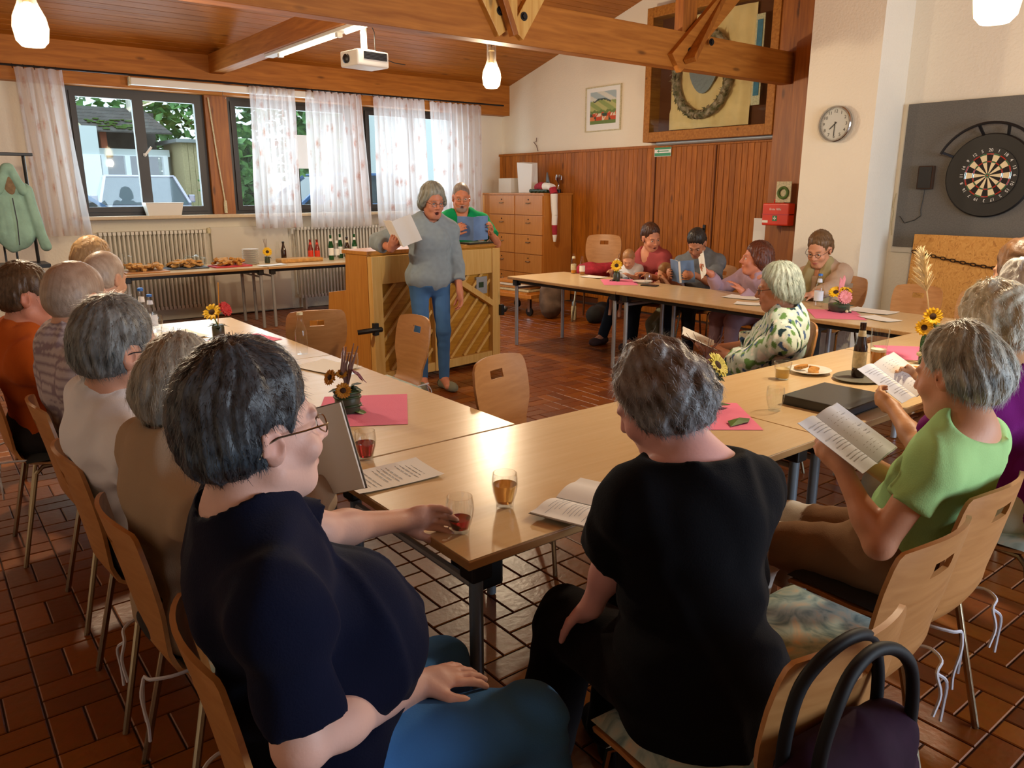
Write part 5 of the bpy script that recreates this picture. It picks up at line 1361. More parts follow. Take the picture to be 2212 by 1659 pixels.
    # ---- upper garment
    if top:
        g = top.get('g', .010); tr = top.get('res', res * .95); plo = lo.copy(); phi = hi.copy(); phi[2] = NB[2] + .10
        plo[2] = min(Pv[2] - .17, min(E_[1][2], E_[-1][2], Wr[1][2], Wr[-1][2]) - .1) if not top.get('long') else max(0, Pv[2] - .45)
        F = Field(plo, phi, tr); torso(F, g)
        if top.get('long'):   # tunic draping down behind and over the hips
            F.cap(Pv + up * .0, Pv - up * .20 - f * .03, .165 * s, .185 * s, k=.06)
            F.cap(chest, Pv, .135 * s, .165 * s, k=.06)
        sl = top.get('sleeve', .55); so = top.get('loose', .014)
        hem = top.get('hem', -.06)
        if hem is not None: hz = (Pv + up * hem, -up + (f * .25 if not stand else 0)); F.halfspace(*hz)
        for q in (-1, 1):
            F.ell(S[q] + unit(E_[q] - S[q]) * .03, A3((.050, .050, .060)) * s + g * .5, TA, k=.035)
            if sl <= 1:
                e = S[q] + (E_[q] - S[q]) * sl; F.cap(S[q], e, .048 * s + g * .5 + so * .2, .045 * s + g * .5 + so + top.get('flare', 0), k=.010, flat=True)
            else:
                F.cap(S[q], E_[q], .048 * s + g * .5 + so * .3, .046 * s + g * .5 + so * .5, k=.010); e = E_[q] + (Wr[q] - E_[q]) * (sl - 1) * .97; F.cap(E_[q], e, .045 * s + g * .5 + so * .5, .034 * s + g * .5 + so * (.4 if sl > 1.8 else 1) + top.get('flare', 0), k=.02, flat=True)
        nk = top.get('neck', .074)
        F.cap(NB + sp_ * .035 - TA[1] * .004 * s, NB + sp_ * .2 + sf * .02, nk * s, nk * 1.6 * s, k=.006, op='s')
        if top.get('collar'):
            for q in (-1, 1): F.cap(NB - sp_ * .0 - TA[1] * .055 * s, NB + sf * .05 * s + sr * q * .04 * s - sp_ * .03, .024 * s + .012, .018 * s, k=.015)
            F.ell(NB - TA[1] * .022 * s + sp_ * .022 * s, A3((.080, .070, .030)) * s, TA, k=.012); F.cap(NB - sp_ * .01, NB + (H - NB) * .34 - TA[1] * .004, nr * 1.12 + .016, nr + .013, k=.010, flat=True)
        fr = top.get('fold', .006); n1 = noisefn(14, seed + 1, stretch=(1, 1, .6)); n2 = noisefn(32, seed + 2); n4_ = noisefn(17, seed + 8, stretch=(1.3, 1.3, .5))
        def fold(P):
            d = np.minimum(np.linalg.norm(P - E_[1], axis=1), np.linalg.norm(P - E_[-1], axis=1)); w_ = np.exp(-((P - bel) @ sp_ / .22) ** 2)
            st = np.sin(((P - chest) @ sp_) * 46 + 3 * n1(P)) * w_
            a1 = n1(P); a2 = n4_(P); return -(fr * 1.6 * np.maximum(0, 1 - 1.3 * np.abs(a1)) + fr * 1.5 * np.maximum(0, 1 - 2.0 * np.abs(a2)) + fr * .3 * n2(P) + fr * .8 * st - fr * .7)
        F.disp(fold, band=.035)
        ndp = top.get('ndrop', 0)
        if ndp: F.cap(NB + sf * (.055 + ndp * .25) * s - sp_ * (ndp - .01) * s, NB + sf * .07 * s + sp_ * .08 * s, (.03 if top.get('v') else .05) * s, .09 * s, k=.006, op='s')
        if top.get('scoop'): F.ell(NB - TA[1] * (.030 * s) + sp_ * .028 * s, A3((.135, .085, .045)) * s, TA, k=.01, op='s')
        V, Q = F.mesh(); np_mesh(top.get('name', 'shirt'), V, Q, 'cloth', body, base, fabric(top, seed), smooth_it=3)
    if legs:
        g = legs.get('g', .012); tr = legs.get('res', res * 1.15); F = Field((lo[0], lo[1], max(lo[2], -.02)), (hi[0], hi[1], Pv[2] + .18), tr)
        F.ell(Pv + up * .0, A3(((.160 if not female else .172) + g + belly * .02, .128 + g, .115 + g)) * s, tf, k=.04); F.cap(Pv, Pv + sp_ * .12 * s, .13 * s, .12 * s, k=.05)
        F.halfspace(Pv + sp_ * legs.get('top', .10 if not stand else .03) * s, sp_, k=.005); ll = legs.get('len', 1.0); lk = legs.get('loose', .0)
        for q in (-1, 1):
            F.cap(hip[q], K[q], (.084 + lk * .3) * s + g, (.058 + lk * .6) * s + g, k=.035); e = K[q] + (An[q] - K[q]) * ll; F.cap(K[q], e, (.057 + lk * .8) * s + g, (.042 + lk) * s + g, k=.03, flat=True)
        fr = legs.get('fold', .006); n1 = noisefn(18, seed + 3); n2 = noisefn(40, seed + 4)
        def fold(P):
            dk = np.minimum(np.linalg.norm(P - K[1], axis=1), np.linalg.norm(P - K[-1], axis=1)); w_ = np.exp(-(dk / .13) ** 2) + .3; dh = np.exp(-((P - Pv) ** 2).sum(1) / .03)
            return -(fr * (w_ * np.sin(P[:, 2] * 60 + P @ f * 50 + 3 * n1(P)) * .5 + .4 * n2(P) * w_ + .5 * dh * np.sin(P @ f * 70)))
        F.disp(fold, band=.03); V, Q = F.mesh(); c = A3(hexc(legs['c'])); n3 = noisefn(9, seed + 6); n4 = noisefn(60, seed + 7); fade = legs.get('fade', 0)
        def lc(V):
            k = (.5 + .5 * n3(V)) * fade; fr_ = np.exp(-(((V - (hip[1] + K[1]) / 2) ** 2).sum(1)) / .02) + np.exp(-(((V - (hip[-1] + K[-1]) / 2) ** 2).sum(1)) / .02)
            o = (c * (1 + .05 * n4(V) + k + fade * 1.2 * fr_)[:, None]).clip(0, 1)
            if legs.get('knee'):
                for q in (-1, 1):
                    d = K[q] - hip[q]; t = ((V - hip[q]) @ d) / (d @ d) + .03 * n3(V); m = (t > .80) & (t < 1.0) & (np.linalg.norm(V - K[q], axis=1) < .16); o[m] = A3(hexc(legs['knee']))
            return o
        np_mesh(legs.get('name', 'trousers'), V, Q, 'cloth', body, base, lc, smooth_it=1)
    if shoes:
        for q in (-1, 1):
            F = Field(An[q] - A3((.28, .28, .12)), An[q] + A3((.28, .28, .09)), .0095); ft = f if stand is False else unit(f + r * q * .25); toe = An[q] * A3((1, 1, 0)) + ft * .15 * s + up * .035
            heel = An[q] * A3((1, 1, 0)) - ft * .045 * s + up * .04; F.cap(heel, toe, .038 * s, .036 * s, k=.02); F.ell(toe - ft * .03, (.045 * s, .07 * s, .04 * s), rot_to(ft, up), k=.03); F.cap(An[q], heel + ft * .03, .036 * s, .042 * s, k=.03)
            F.halfspace((0, 0, .004), (0, 0, -1)); F.halfspace((0, 0, .115 * s), (0, 0, 1)); V, Q = F.mesh()
            if len(Q): np_mesh('shoe', V, Q, 'cloth', body, base, A3(hexc(shoes)), smooth_it=1)
    return dict(body=body, base=base, H=H, A=HA, NB=NB, S=S, E=E_, W=Wr, K=K, An=An, hd=hd, Pv=Pv, f=f, r=r)
# ================================================================ TABLE THINGS
TZ = .7405
mat('ink', '9A9EA6', rough=.8); mat('cover_blue', '6C8CB8', rough=.4, noise=.3, nscale=5); mat('cover_grey', '6E6A66', rough=.45, col2='9A968C', nscale=9)
mat('cover_maroon', '5A2A34', rough=.5); mat('paper_blueish', 'D4DCEC', rough=.8)
def sheet_paper(label, x, y, rz, w=.21, h=.297, z=TZ, lines=True, curl=.004, m='paper', group=None):
    t = thing('paper_sheet', label, 'paper', (x, y, z), R(rz), group)
    MB().sheet(lambda u, v: ((u - .5) * w, (v - .5) * h, .0016 + curl * (abs(2 * u - 1) ** 3 + abs(2 * v - 1) ** 3)), 8, 8).build('sheet', m, t, smooth=True, solid=-.0008)
    if lines:
        l = MB(); rnd = random.Random(int(x * 1000))
        for k in range(14):
            yy = h * .40 - k * h * .055
            if k in (5, 10): continue
            u = -w * .40
            while u < w * .2:
                e = u + rnd.uniform(.012, .04); l.box((u, yy, .0032), (min(e, w * .4), yy + .0022, .0036)); u = e + .006
        o = l.build('printed_lines', 'ink', t); o['kind'] = 'stuff'
    return t
def booklet(label, loc, spine, face, w=.148, h=.21, ang=25, cover='cover_blue', th=.006, lines=True, name='song_booklet', pages='paper', cat='booklet'):
    """open booklet: spine direction up, face = direction the pages look to"""
    t = thing(name, label, cat, loc); U = Vector(spine).normalized(); F_ = Vector(face); F_ = (F_ - U * F_.dot(U)).normalized(); X = U.cross(F_) * -1
    Mx = Matrix((tuple(X), tuple(F_), tuple(U))).transposed().to_4x4()
    t.rotation_euler = Mx.to_euler()
    for s in (-1, 1):
        a = R(ang)
        def fn(off, ww, hh):
            def g(u, v):
                d = u * ww; bend = .010 * math.sin(math.pi * min(1, u * 1.3)) + off
                return (s * (d * math.cos(a) - 0), d * math.sin(a) + bend, (v - .5) * hh)
            return g
        MB().sheet(fn(0, w + .003, h + .006), 8, 3).build('cover', cover, t, smooth=True, solid=.0012 * s)
        MB().sheet(fn(th, w, h), 8, 3).build('page_block', pages, t, smooth=True, solid=(th * .8) * s)
        if lines:
            l = MB(); rnd = random.Random(int(loc[0] * 999) + s)
            for k in range(16):
                zz = h * (.42 - k * .053)
                if k in (0, 5, 11): continue
                u0 = .14; u1 = rnd.uniform(.6, .9); g = fn(th + .0012, w, h)
                n = 3
                vs = []
                for q in range(n + 1):
                    p = g(u0 + (u1 - u0) * q / n, .5); vs += [(p[0], p[1], zz), (p[0], p[1], zz + .0016)]
                l.add(vs, [(2 * q, 2 * q + 2, 2 * q + 3, 2 * q + 1) for q in range(n)])
            o = l.build('printed_lines', 'ink', t, smooth=False); o['kind'] = 'stuff'
    return t
def tumbler(label, x, y, fill=.5, drink='red_drink', r=.036, h=.10, z=TZ, bulge=True, group='drinking glasses on the tables', real=True, name='drinking_glass'):
    t = thing(name, label, 'glass', (x, y, z), 0, group); g = 'glass_real' if real else 'clear_glass'
    if bulge: pr_ = [(.68, 0), (.70, .04), (.70, .10), (.80, .22), (.97, .45), (1.04, .66), (1.02, .82), (.95, 1)]
    else: pr_ = [(.72, 0), (.74, .05), (.80, .3), (.88, .6), (1.0, 1)]
    out = [(r * a, h * b) for a, b in pr_]; inn = [(r * a - .002, h * b) for a, b in pr_ if b >= .10][::-1] + [(r * .55, h * .09)]
    MB().lathe(out + inn, 28, cap=True).build('tumbler', g, t, smooth=60)
    if fill:
        lv = [(a, b) for a, b in pr_ if .10 <= b < fill]; k = interp([(b, a) for a, b in pr_], fill)
        prof = [(r * lv[0][0] - .0032, h * .105)] + [(r * a - .0027, h * b) for a, b in lv[1:]] + [(r * k - .0027, h * fill)]
        MB().lathe(prof, 28).build('drink', drink, t, smooth=60)
    return t
def bottle(label, x, y, z=TZ, h=.24, r=.032, m='clear_glass', cap=None, labelm=None, neck=.013, group=None, content=None, shoulder=.62, name='bottle'):
    t = thing(name, label, 'bottle', (x, y, z), 0, group)
    prof = [(r * .9, 0), (r, .012), (r, h * shoulder * .9), (r * .85, h * shoulder), (neck * 1.25, h * (shoulder + .18)), (neck, h * .90), (neck * 1.15, h * .93), (neck * 1.1, h)]
    MB().lathe(prof, 20).build('bottle_body', m, t, smooth=50)
    if cap: MB().lathe([(neck * 1.3, h * .955), (neck * 1.3, h * 1.01), (neck * .8, h * 1.02)], 16).build('cap', cap, t, smooth=50)
    if labelm: MB().lathe([(r + .0008, h * .18), (r + .0008, h * .48)], 20, cap=False).build('label', labelm, t, smooth=True)
    if labelm and h > .2: MB().lathe([(neck * 1.5, h * (shoulder + .13)), (neck * 1.2, h * (shoulder + .24))], 16, cap=False).build('neck_label', labelm, t, smooth=True)
    if content: MB().lathe([(r * .85, .006), (r * .93, .015), (r * .93, h * .42)], 18).build('content', content, t, smooth=True)
    return t
def petals(b, c, n, r0, r1, wd, nrm, tilt=.25, jit=.2, seed=1):
    rd = random.Random(seed); nrm = Vector(nrm).normalized(); u = nrm.orthogonal().normalized(); v = nrm.cross(u)
    for k in range(n):
        a = 2 * math.pi * (k + rd.uniform(-jit, jit)) / n; d = u * math.cos(a) + v * math.sin(a); tn = nrm.cross(d); tl = tilt + rd.uniform(-.2, .2)
        p0 = c + d * r0; p1 = c + d * (r0 + r1) * .62 + nrm * tl * r1 * .5; p2 = c + d * r1 + nrm * (tl * r1 * .35)
        b.add([p0 - tn * wd * .4, p0 + tn * wd * .4, p1 + tn * wd, p2, p1 - tn * wd, p1 + nrm * -.002], [(0, 1, 5), (1, 2, 5), (2, 3, 5), (3, 4, 5), (4, 0, 5)])
def flower(parent, c, nrm, r, m, heart='flower_heart', n=16, seed=1, hr=.35):
    c = Vector(c); b = MB(); petals(b, c, n, r * hr * .8, r, r * .16, nrm, seed=seed); petals(b, c + Vector(nrm).normalized() * .003, n, r * hr * .7, r * .85, r * .15, nrm, .45, seed=seed + 1)
    f = b.build('flower_head', m, parent, smooth=False, solid=.0006); h = MB(); q = Vector((0, 0, 1)).rotation_difference(Vector(nrm)).to_matrix().to_4x4(); h.T = Matrix.Translation(c) @ q
    h.lathe([(r * hr, -.004), (r * hr, .004), (r * hr * .6, .010), (.0005, .011)], 14); h.build('flower_heart', heart, f, smooth=True); return f
def leafset(parent, c, n, ln, m, seed=1, spread=1.0, up=.2, name='leaf', wd=.3):
    rd = random.Random(seed)
    for k in range(n):
        a = rd.uniform(0, 6.28); e = rd.uniform(-.1, .6) + up; L = ln * rd.uniform(.7, 1.2); d = Vector((math.cos(a) * spread, math.sin(a) * spread, e)).normalized(); s = d.cross(Vector((0, 0, 1))).normalized(); nn = s.cross(d)
        p = Vector(c) + d * .01; w_ = L * wd
        b = MB(); b.add([p, p + d * L * .3 + s * w_ * .8 + nn * .004, p + d * L * .65 + s * w_ * .8 - Vector((0, 0, .006)), p + d * L - Vector((0, 0, .02)), p + d * L * .65 - s * w_ * .8 - Vector((0, 0, .006)), p + d * L * .3 - s * w_ * .8 + nn * .004, p + d * L * .5 - nn * .004],
                        [(0, 1, 6), (1, 2, 6), (2, 3, 6), (3, 4, 6), (4, 5, 6), (5, 0, 6)])
        b.build(name, m, parent, smooth=False, solid=.0007)
def vase(label, x, y, kind, z=TZ, seed=1, sc_=1.0):
    t = thing('flower_arrangement', label, 'flowers', (x, y, z), 0, 'flower arrangements on pink napkins'); rd = random.Random(seed)
    if kind == 'big':
        MB().lathe([(.045, 0), (.05, .01), (.052, .06), (.045, .09), (.048, .095)], 20).build('vase', 'vase_dark', t, smooth=50)
        for zz in (.03, .065, .085): MB().tube([(.053 * math.cos(a), .053 * math.sin(a), zz + .003 * math.sin(3 * a)) for a in [2 * math.pi * i / 20 for i in range(20)]], .005, 6, closed=True).build('raffia_band', 'leaf_dark', t, smooth=True)
        leafset(t, (0, 0, .005), 9, .085, 'leaf_mid', seed, 1, -.15); leafset(t, (0, 0, .09), 12, .06, 'leaf_dark', seed + 1, 1, .3)
        flower(t, (-.055, .03, .145), (-.8, -.2, .35), .035, 'petal_orange', n=18, seed=seed); flower(t, (-.04, -.05, .105), (-.5, -.8, .2), .034, 'petal_orange', n=18, seed=seed + 3); flower(t, (-.02, .0, .16), (-.3, -.6, .8), .025, 'petal_orange', n=14, seed=seed + 5)
        b = MB(); petals(b, Vector((.05, -.02, .155)), 5, .005, .055, .018, (.6, -.2, .5), -.3, seed=4); b.build('purple_petals', 'petal_purple', t, smooth=False, solid=.0008)
        for k in range(6): a = rd.uniform(-.4, .4); MB().tube([(0, 0, .09), (.01 * k - .02, .02 * a, .18), (.015 * k - .03 + .02, .03 * a, .26 + rd.uniform(-.02, .03))], [.003, .006, .002], 5).build('dried_stem', 'dry_stem', t, smooth=True)
    elif kind == 'bowl':
        MB().lathe([(.05, 0), (.075, .02), (.078, .055), (.07, .06)], 22).build('bowl', 'vase_dark', t, smooth=50); leafset(t, (0, 0, .02), 9, .11, 'leaf_dark', seed, 1, -.1); leafset(t, (0, 0, .06), 8, .06, 'leaf_mid', seed + 1)
        flower(t, (-.03, .02, .145), (-.6, -.2, .6), .055, 'petal_yellow', n=16, seed=seed); flower(t, (.03, -.03, .16), (0, -.4, .9), .045, 'petal_yellow', n=14, seed=seed + 2)
        flower(t, (-.02, -.05, .115), (-.6, -.6, .3), .055, 'petal_pink', heart='petal_pink', n=18, seed=seed + 3); flower(t, (.05, .0, .13), (.5, -.3, .6), .05, 'petal_pink', heart='petal_pink', n=18, seed=seed + 8)
        MB().add([(-.03, .0, .12), (.04, .01, .12), (.05, .0, .24), (.03, .0, .27), (0, .0, .235), (-.03, .0, .26)], [(0, 1, 2, 3, 4, 5)]).build('pink_bract', 'petal_pink', t, smooth=False, solid=.004)
        for k in range(4): MB().lathe([(.001, -.012), (.012, -.005), (.012, .006), (.001, .013)], 8, c=(.06 * math.cos(k * 1.1 - 2), .085 * math.sin(k * 1.1 - 2), .012)).build('nut', 'label_cream', t, smooth=True)
    elif kind == 'sun':
        MB().lathe([(.03, 0), (.034, .01), (.034, .07), (.028, .085)], 18).build('vase', 'vase_dark', t, smooth=50); leafset(t, (0, 0, .01), 7, .07, 'leaf_dark', seed, 1, -.1); leafset(t, (0, 0, .08), 9, .06, 'leaf_mid', seed + 1)
        MB().tube([(0, 0, .08), (-.02, -.01, .15)], .004, 6).build('stem', 'leaf_mid', t); flower(t, (-.025, -.02, .155), (-.7, -.45, .25), .062, 'petal_yellow', n=18, seed=seed)
        flower(t, (.03, .03, .20), (-.3, -.3, .8), .026, 'label_white', heart='petal_pale', n=12, seed=seed + 2)
        MB().tube([(0, 0, .08), (.02, .02, .19), (.03, .0, .27)], .003, 5).build('dried_stem', 'dry_stem', t)
    elif kind == 'pale':
        MB().lathe([(.028, 0), (.032, .01), (.03, .11), (.02, .13)], 18).build('vase', 'vase_dark', t, smooth=50); leafset(t, (0, 0, .005), 6, .08, 'leaf_mid', seed, 1, -.15)
        MB().tube([(0, 0, .1), (.01, .0, .17)], .004, 6).build('stem', 'leaf_mid', t); flower(t, (.02, -.01, .185), (.15, -.7, .5), .06, 'petal_pale', n=18, seed=seed); leafset(t, (0, 0, .13), 6, .05, 'leaf_dark', seed + 1)
        b = MB()
        for k in range(16): a = rd.uniform(0, 6.28); e = rd.uniform(.03, .10); b.tube([(-.02, .02, .22), (-.02 + math.cos(a) * e * .5, .02 + math.sin(a) * e * .5, .26), (-.02 + math.cos(a) * e, .02 + math.sin(a) * e, .27 + rd.uniform(0, .05))], .0012, 4)
        b.tube([(0, 0, .1), (-.02, .02, .22)], .002, 5); o = b.build('seed_umbel', 'dry_stem', t, smooth=True); o['kind'] = 'stuff'
    elif kind == 'plume':
        MB().lathe([(.026, 0), (.030, .01), (.030, .13), (.012, .20), (.012, .26)], 18).build('green_bottle', 'bottle_green', t, smooth=50)
        for k, (dx, dy) in enumerate(((-.05, .05), (.02, .09))):
            MB().tube([(0, 0, .24), (dx * .5, dy * .5, .40), (dx, dy, .56)], .002, 5).build('plume_stem', 'grass_plume', t)
            b = MB()
            for q in range(110):
                f_ = rd.uniform(0, 1); p = Vector((dx * (.5 + .5 * f_), dy * (.5 + .5 * f_), .38 + .19 * f_)); d = Vector((rd.uniform(-1, 1) + dx * 9, rd.uniform(-1, 1) + dy * 8, 1.3)).normalized() * .085 * (1.1 - f_ * .5); s_ = d.cross(Vector((1, .3, 0))).normalized() * .003
                b.add([p - s_, p + s_, p + d + s_ * .2 - Vector((0, 0, .008)), p + d - s_ * .2 - Vector((0, 0, .008))], [(0, 1, 2, 3)])
            o = b.build('plume', 'grass_plume', t, smooth=False); o['kind'] = 'stuff'
        flower(t, (-.04, -.03, .26), (-.8, -.5, .2), .048, 'petal_yellow', n=16, seed=seed); flower(t, (-.05, .0, .20), (-.9, -.3, .0), .045, 'petal_yellow', n=16, seed=seed + 1); leafset(t, (0, 0, .2), 6, .06, 'leaf_mid', seed)
        for q, zz in enumerate((.03, .06)): MB().lathe([(.001, -.014), (.014, -.006), (.014, .006), (.001, .014)], 8, c=(-.045, -.02 + q * .03, zz)).build('nut', 'label_cream', t, smooth=True)
    elif kind == 'left':
        MB().lathe([(.03, 0), (.036, .01), (.036, .07), (.03, .085)], 18).build('vase', 'vase_dark', t, smooth=50); leafset(t, (0, 0, .07), 10, .06, 'leaf_dark', seed); leafset(t, (0, 0, .005), 6, .06, 'leaf_mid', seed, 1, -.1)
        flower(t, (-.03, -.01, .165), (-.5, -.6, .6), .058, 'petal_yellow', n=13, seed=seed); flower(t, (.055, .01, .175), (.4, -.7, .4), .05, 'petal_red', heart='petal_red', n=18, seed=seed + 2)
        MB().tube([(0, 0, .08), (.02, .01, .2), (.025, 0, .34)], .003, 5).build('dried_stem', 'petal_orange', t); MB().tube([(0, 0, .08), (-.03, -.01, .16)], .004, 5).build('stem', 'leaf_mid', t)
    elif kind == 'small':
        MB().lathe([(.03, 0), (.034, .01), (.03, .08)], 16).build('vase', 'vase_dark', t, smooth=50); flower(t, (0, -.02, .14), (-.2, -.9, .35), .062, 'petal_yellow', n=16, seed=seed); leafset(t, (0, 0, .07), 6, .05, 'leaf_dark', seed)
        for k in range(3): MB().tube([(0, 0, .07), (.01 * k - .015, .01, .2), (.02 * k - .03, .01, .30)], .0025, 5).build('dried_stem', 'dry_stem', t)
    return t
def napkin(label, x, y, rz, w=.33, h=.33):
    t = thing('paper_napkin', label, 'napkin', (x, y, TZ), R(rz), 'pink paper napkins under the flowers')
    MB().sheet(lambda u, v: ((u - .5) * w, (v - .5) * h, .0012 + (.0012 if abs(v - .5) < .04 else 0)), 4, 12).build('napkin_sheet', 'pink_napkin', t, smooth=True, solid=-.0008); return t

# near table corner
tumbler('tall-filled dark red drink near the pink napkin on the left table', 1.126, 2.245, .58, 'red_drink')
tumbler('dark red drink with the hand of the person in navy around it', 1.055, 1.575, .38, 'red_drink')
tumbler('amber drink standing alone near the table corner', 1.255, 1.64, .66, 'amber_drink')
sheet_paper('white printed sheet lying on the near left table corner', 1.105, 2.045, -93, .19, .29)
booklet('open white booklet lying by the arm of the person in black', (1.43, 1.475, TZ + .004), (-.35, 1, 0), (0, 0, 1), .15, .21, 4, 'cover_grey', .005)
napkin('pink napkin under the dark leafy vase on the left table', 1.40, 2.79, -30, .36, .46); vase('dark leafy vase with orange sunflowers and purple bloom', 1.335, 2.80, 'big', TZ + .003, 3, 1)
c_ = thing('candle_glass', 'small glass with reddish snack beside the dark leafy vase', 'glass', (1.20, 2.74, TZ)); MB().lathe([(.032, 0), (.036, .055), (.033, .055), (.03, .005)], 20).build('jar', 'clear_glass', c_, smooth=50); MB().lathe([(.029, .006), (.031, .03)], 16).build('filling', 'red_cloth', c_)
napkin('pink napkin under the yellow and red flowers on the far left table', 1.55, 4.62, 10, .33, .30); vase('small vase with yellow sunflower and red bloom on the far left table', 1.44, 4.76, 'left', TZ + .003, 8)
bottle('clear bottle with pale cap on the left table, before the empty chair', 1.66, 4.02, h=.23, cap='label_cream', labelm=None, m='clear_glass')
tumbler('empty glass on the inner edge of the left table', 1.66, 3.42, 0, real=False)
sheet_paper('white sheet lying at the inner edge of the left table', 1.62, 3.62, 15, .21, .297, lines=False)
sheet_paper('bright white sheet beside the yellow flowers on the far left table', 1.27, 5.02, 8, .25, .33, lines=False)
sheet_paper('white sheet before the person with grey hair on the left table', 1.20, 4.30, -10, .25, .297, lines=False)
bottle('large clear water bottle with dark blue cap on the far left table', 1.10, 5.10, h=.30, r=.042, cap='cap_blue', labelm='label_white', shoulder=.6)
bottle('clear water bottle with blue label behind the cups', 1.18, 5.25, h=.24, r=.035, cap='cap_blue', labelm='paper_blueish')
for k, (x, y, l) in enumerate(((1.05, 4.62, 'glass of water left of the white cups'), (1.16, 4.80, 'upturned glass near the water bottles'), (1.22, 5.30, 'glass at the far end of the left table'))): tumbler(l, x, y, 0, real=False)
def cup(label, x, y, z=TZ, fill='bottle_brown'):
    t = thing('coffee_cup', label, 'cup', (x, y, z), random.uniform(0, 6), 'white coffee cups'); MB().lathe([(.024, 0), (.03, .01), (.04, .045), (.042, .065), (.039, .065), (.036, .045), (.02, .01)], 20).build('cup_body', 'white_ceramic', t, smooth=50)
    MB().tube([(.038, 0, .055), (.06, 0, .05), (.058, 0, .025), (.034, 0, .02)], .005, 6).build('handle', 'white_ceramic', t, smooth=True); MB().lathe([(.036, .05), (.036, .051)], 16).build('coffee', fill, t)
    MB().lathe([(.03, -.012), (.07, -.003), (.072, .0), (.03, -.006)], 24).build('saucer', 'white_ceramic', t, smooth=50); return t
cup('white cup nearest the tan sweater', 1.08, 4.42, TZ + .013); cup('white cup beside the water glasses', 1.12, 3.86, TZ + .013, 'amber_drink'); cup('white cup by the white sheets at far left', 1.22, 4.58, TZ + .013)
def plate(label, x, y, n=3, food='cookie', r=.10, z=TZ, seed=1):
    t = thing('plate', label, 'plate', (x, y, z), 0, 'white plates with baked pieces'); MB().lathe([(r * .55, 0), (r * .6, .004), (r * .98, .016), (r, .018), (r * .97, .020), (r * .6, .008), (0.001, .007)], 32).build('dish', 'white_ceramic', t, smooth=50); rd = random.Random(seed)
    for k in range(n):
        b = MB(); a = k * 6.28 / max(n, 1); q = [(.034 * rd.uniform(.8, 1.15) * math.cos(i * .785), .026 * rd.uniform(.8, 1.15) * math.sin(i * .785)) for i in range(8)]; b.prism(q, 0, .016)
        b.build('baked_piece', food, t, loc=(r * .38 * math.cos(a), r * .38 * math.sin(a), .010 + .008 * (k % 2)), rot=(rd.uniform(-.3, .3), rd.uniform(-.3, .3), a), bevel=.005)
    return t
napkin('pink napkin behind the curly brown head on the right table', 2.45, 1.86, -39, .34, .38); vase('slim vase with pale yellow sunflower behind the person in black', 2.53, 1.91, 'pale', TZ + .003, 5)
lf_ = MB(); lf_.add([(-.07, -.02, .006), (-.03, .025, .010), (.04, .02, .012), (.08, 0, .006), (.03, -.03, .009), (0, 0, .016)], [(0, 1, 5), (1, 2, 5), (2, 3, 5), (3, 4, 5), (4, 0, 5)])
o = lf_.build('leaf', 'leaf_mid', loc=(2.46, 1.72, TZ), solid=.001); tag(o, 'single dark green leaf lying on the pink napkin of the right table', 'leaf')
tumbler('empty clear glass left of the black folder', 2.735, 1.74, 0, real=False); tumbler('short glass of pale cider left of the plate', 3.24, 2.035, .62, 'pale_drink', .042, .085, bulge=False)
plate('white plate of cookies right of the pale cider glass', 3.47, 2.03, 3, 'cookie', .105, seed=3)
fo = thing('ring_folder', 'thick black ring folder lying on the right table', 'folder', (3.03, 1.64, TZ), R(2)); MB().box((-.17, -.145, 0), (.17, .145, .004)).build('back_cover', 'folder_black', fo, bevel=.001); MB().box((-.165, -.14, .004), (.155, .14, .034)).build('page_block', 'tray_dark', fo); MB().box((-.17, -.145, .034), (.17, .145, .040)).build('front_cover', 'folder_black', fo, bevel=.002); MB().box((-.176, -.145, 0), (-.168, .145, .040)).build('spine', 'folder_black', fo, bevel=.002)
ty = thing('serving_tray', 'dark oval tray holding the beer bottle and beer glass', 'tray', (3.56, 1.80, TZ), R(-8)); MB().lathe([(.13, 0), (.15, .004), (.165, .012), (.16, .014), (.14, .007), (.001, .006)], 36, sx=1.0, sy=.72).build('dish', 'tray_grey', ty, smooth=50)
bottle('brown beer bottle with worn cream label on the dark tray', 3.545, 1.82, TZ + .008, .265, .031, 'bottle_brown', None, 'label_cream', group='beer on the tray')
bg2 = thing('beer_glass', 'tall half full beer glass beside the brown bottle', 'glass', (3.66, 1.79, TZ + .008)); MB().lathe([(.030, 0), (.031, .01), (.043, .225), (.041, .225), (.029, .012)], 28).build('tumbler', 'clear_glass', bg2, smooth=50); MB().lathe([(.0285, .012), (.0345, .115)], 24).build('drink', 'beer_drink', bg2, smooth=50); MB().lathe([(.0348, .115), (.0355, .127)], 24).build('foam', 'foam', bg2, smooth=50)
napkin('pink napkin under the grass plume bottle on the far right table', 4.36, 1.93, -48, .33, .40); vase('green bottle with dry grass plumes and yellow blooms on the right table', 4.10, 1.76, 'plume', TZ + .003, 6)
plate('white plate half hidden behind the folded song sheet', 3.90, 1.70, 2, 'cookie', .10, seed=5)
cup('white cup behind the grass plume bottle', 4.75, 1.95, TZ + .013, 'amber_drink'); bottle('clear cruet bottle beside the white cup at the right', 4.98, 1.90, h=.20, cap=None, r=.026); tumbler('jar of white cream near the right picture edge', 5.12, 1.80, .7, 'foam', .036, .08, real=False, bulge=False)
fb_ = thing('fruit_bowl', 'white bowl with orange fruit behind the grass plume bottle', 'bowl', (4.66, 1.74, TZ)); MB().lathe([(.05, 0), (.09, .05), (.10, .07), (.095, .07), (.05, .01)], 24).build('bowl', 'white_ceramic', fb_, smooth=50)
mat('fruit_orange', 'E08A28', rough=.5, bump=.2, bscale=120)
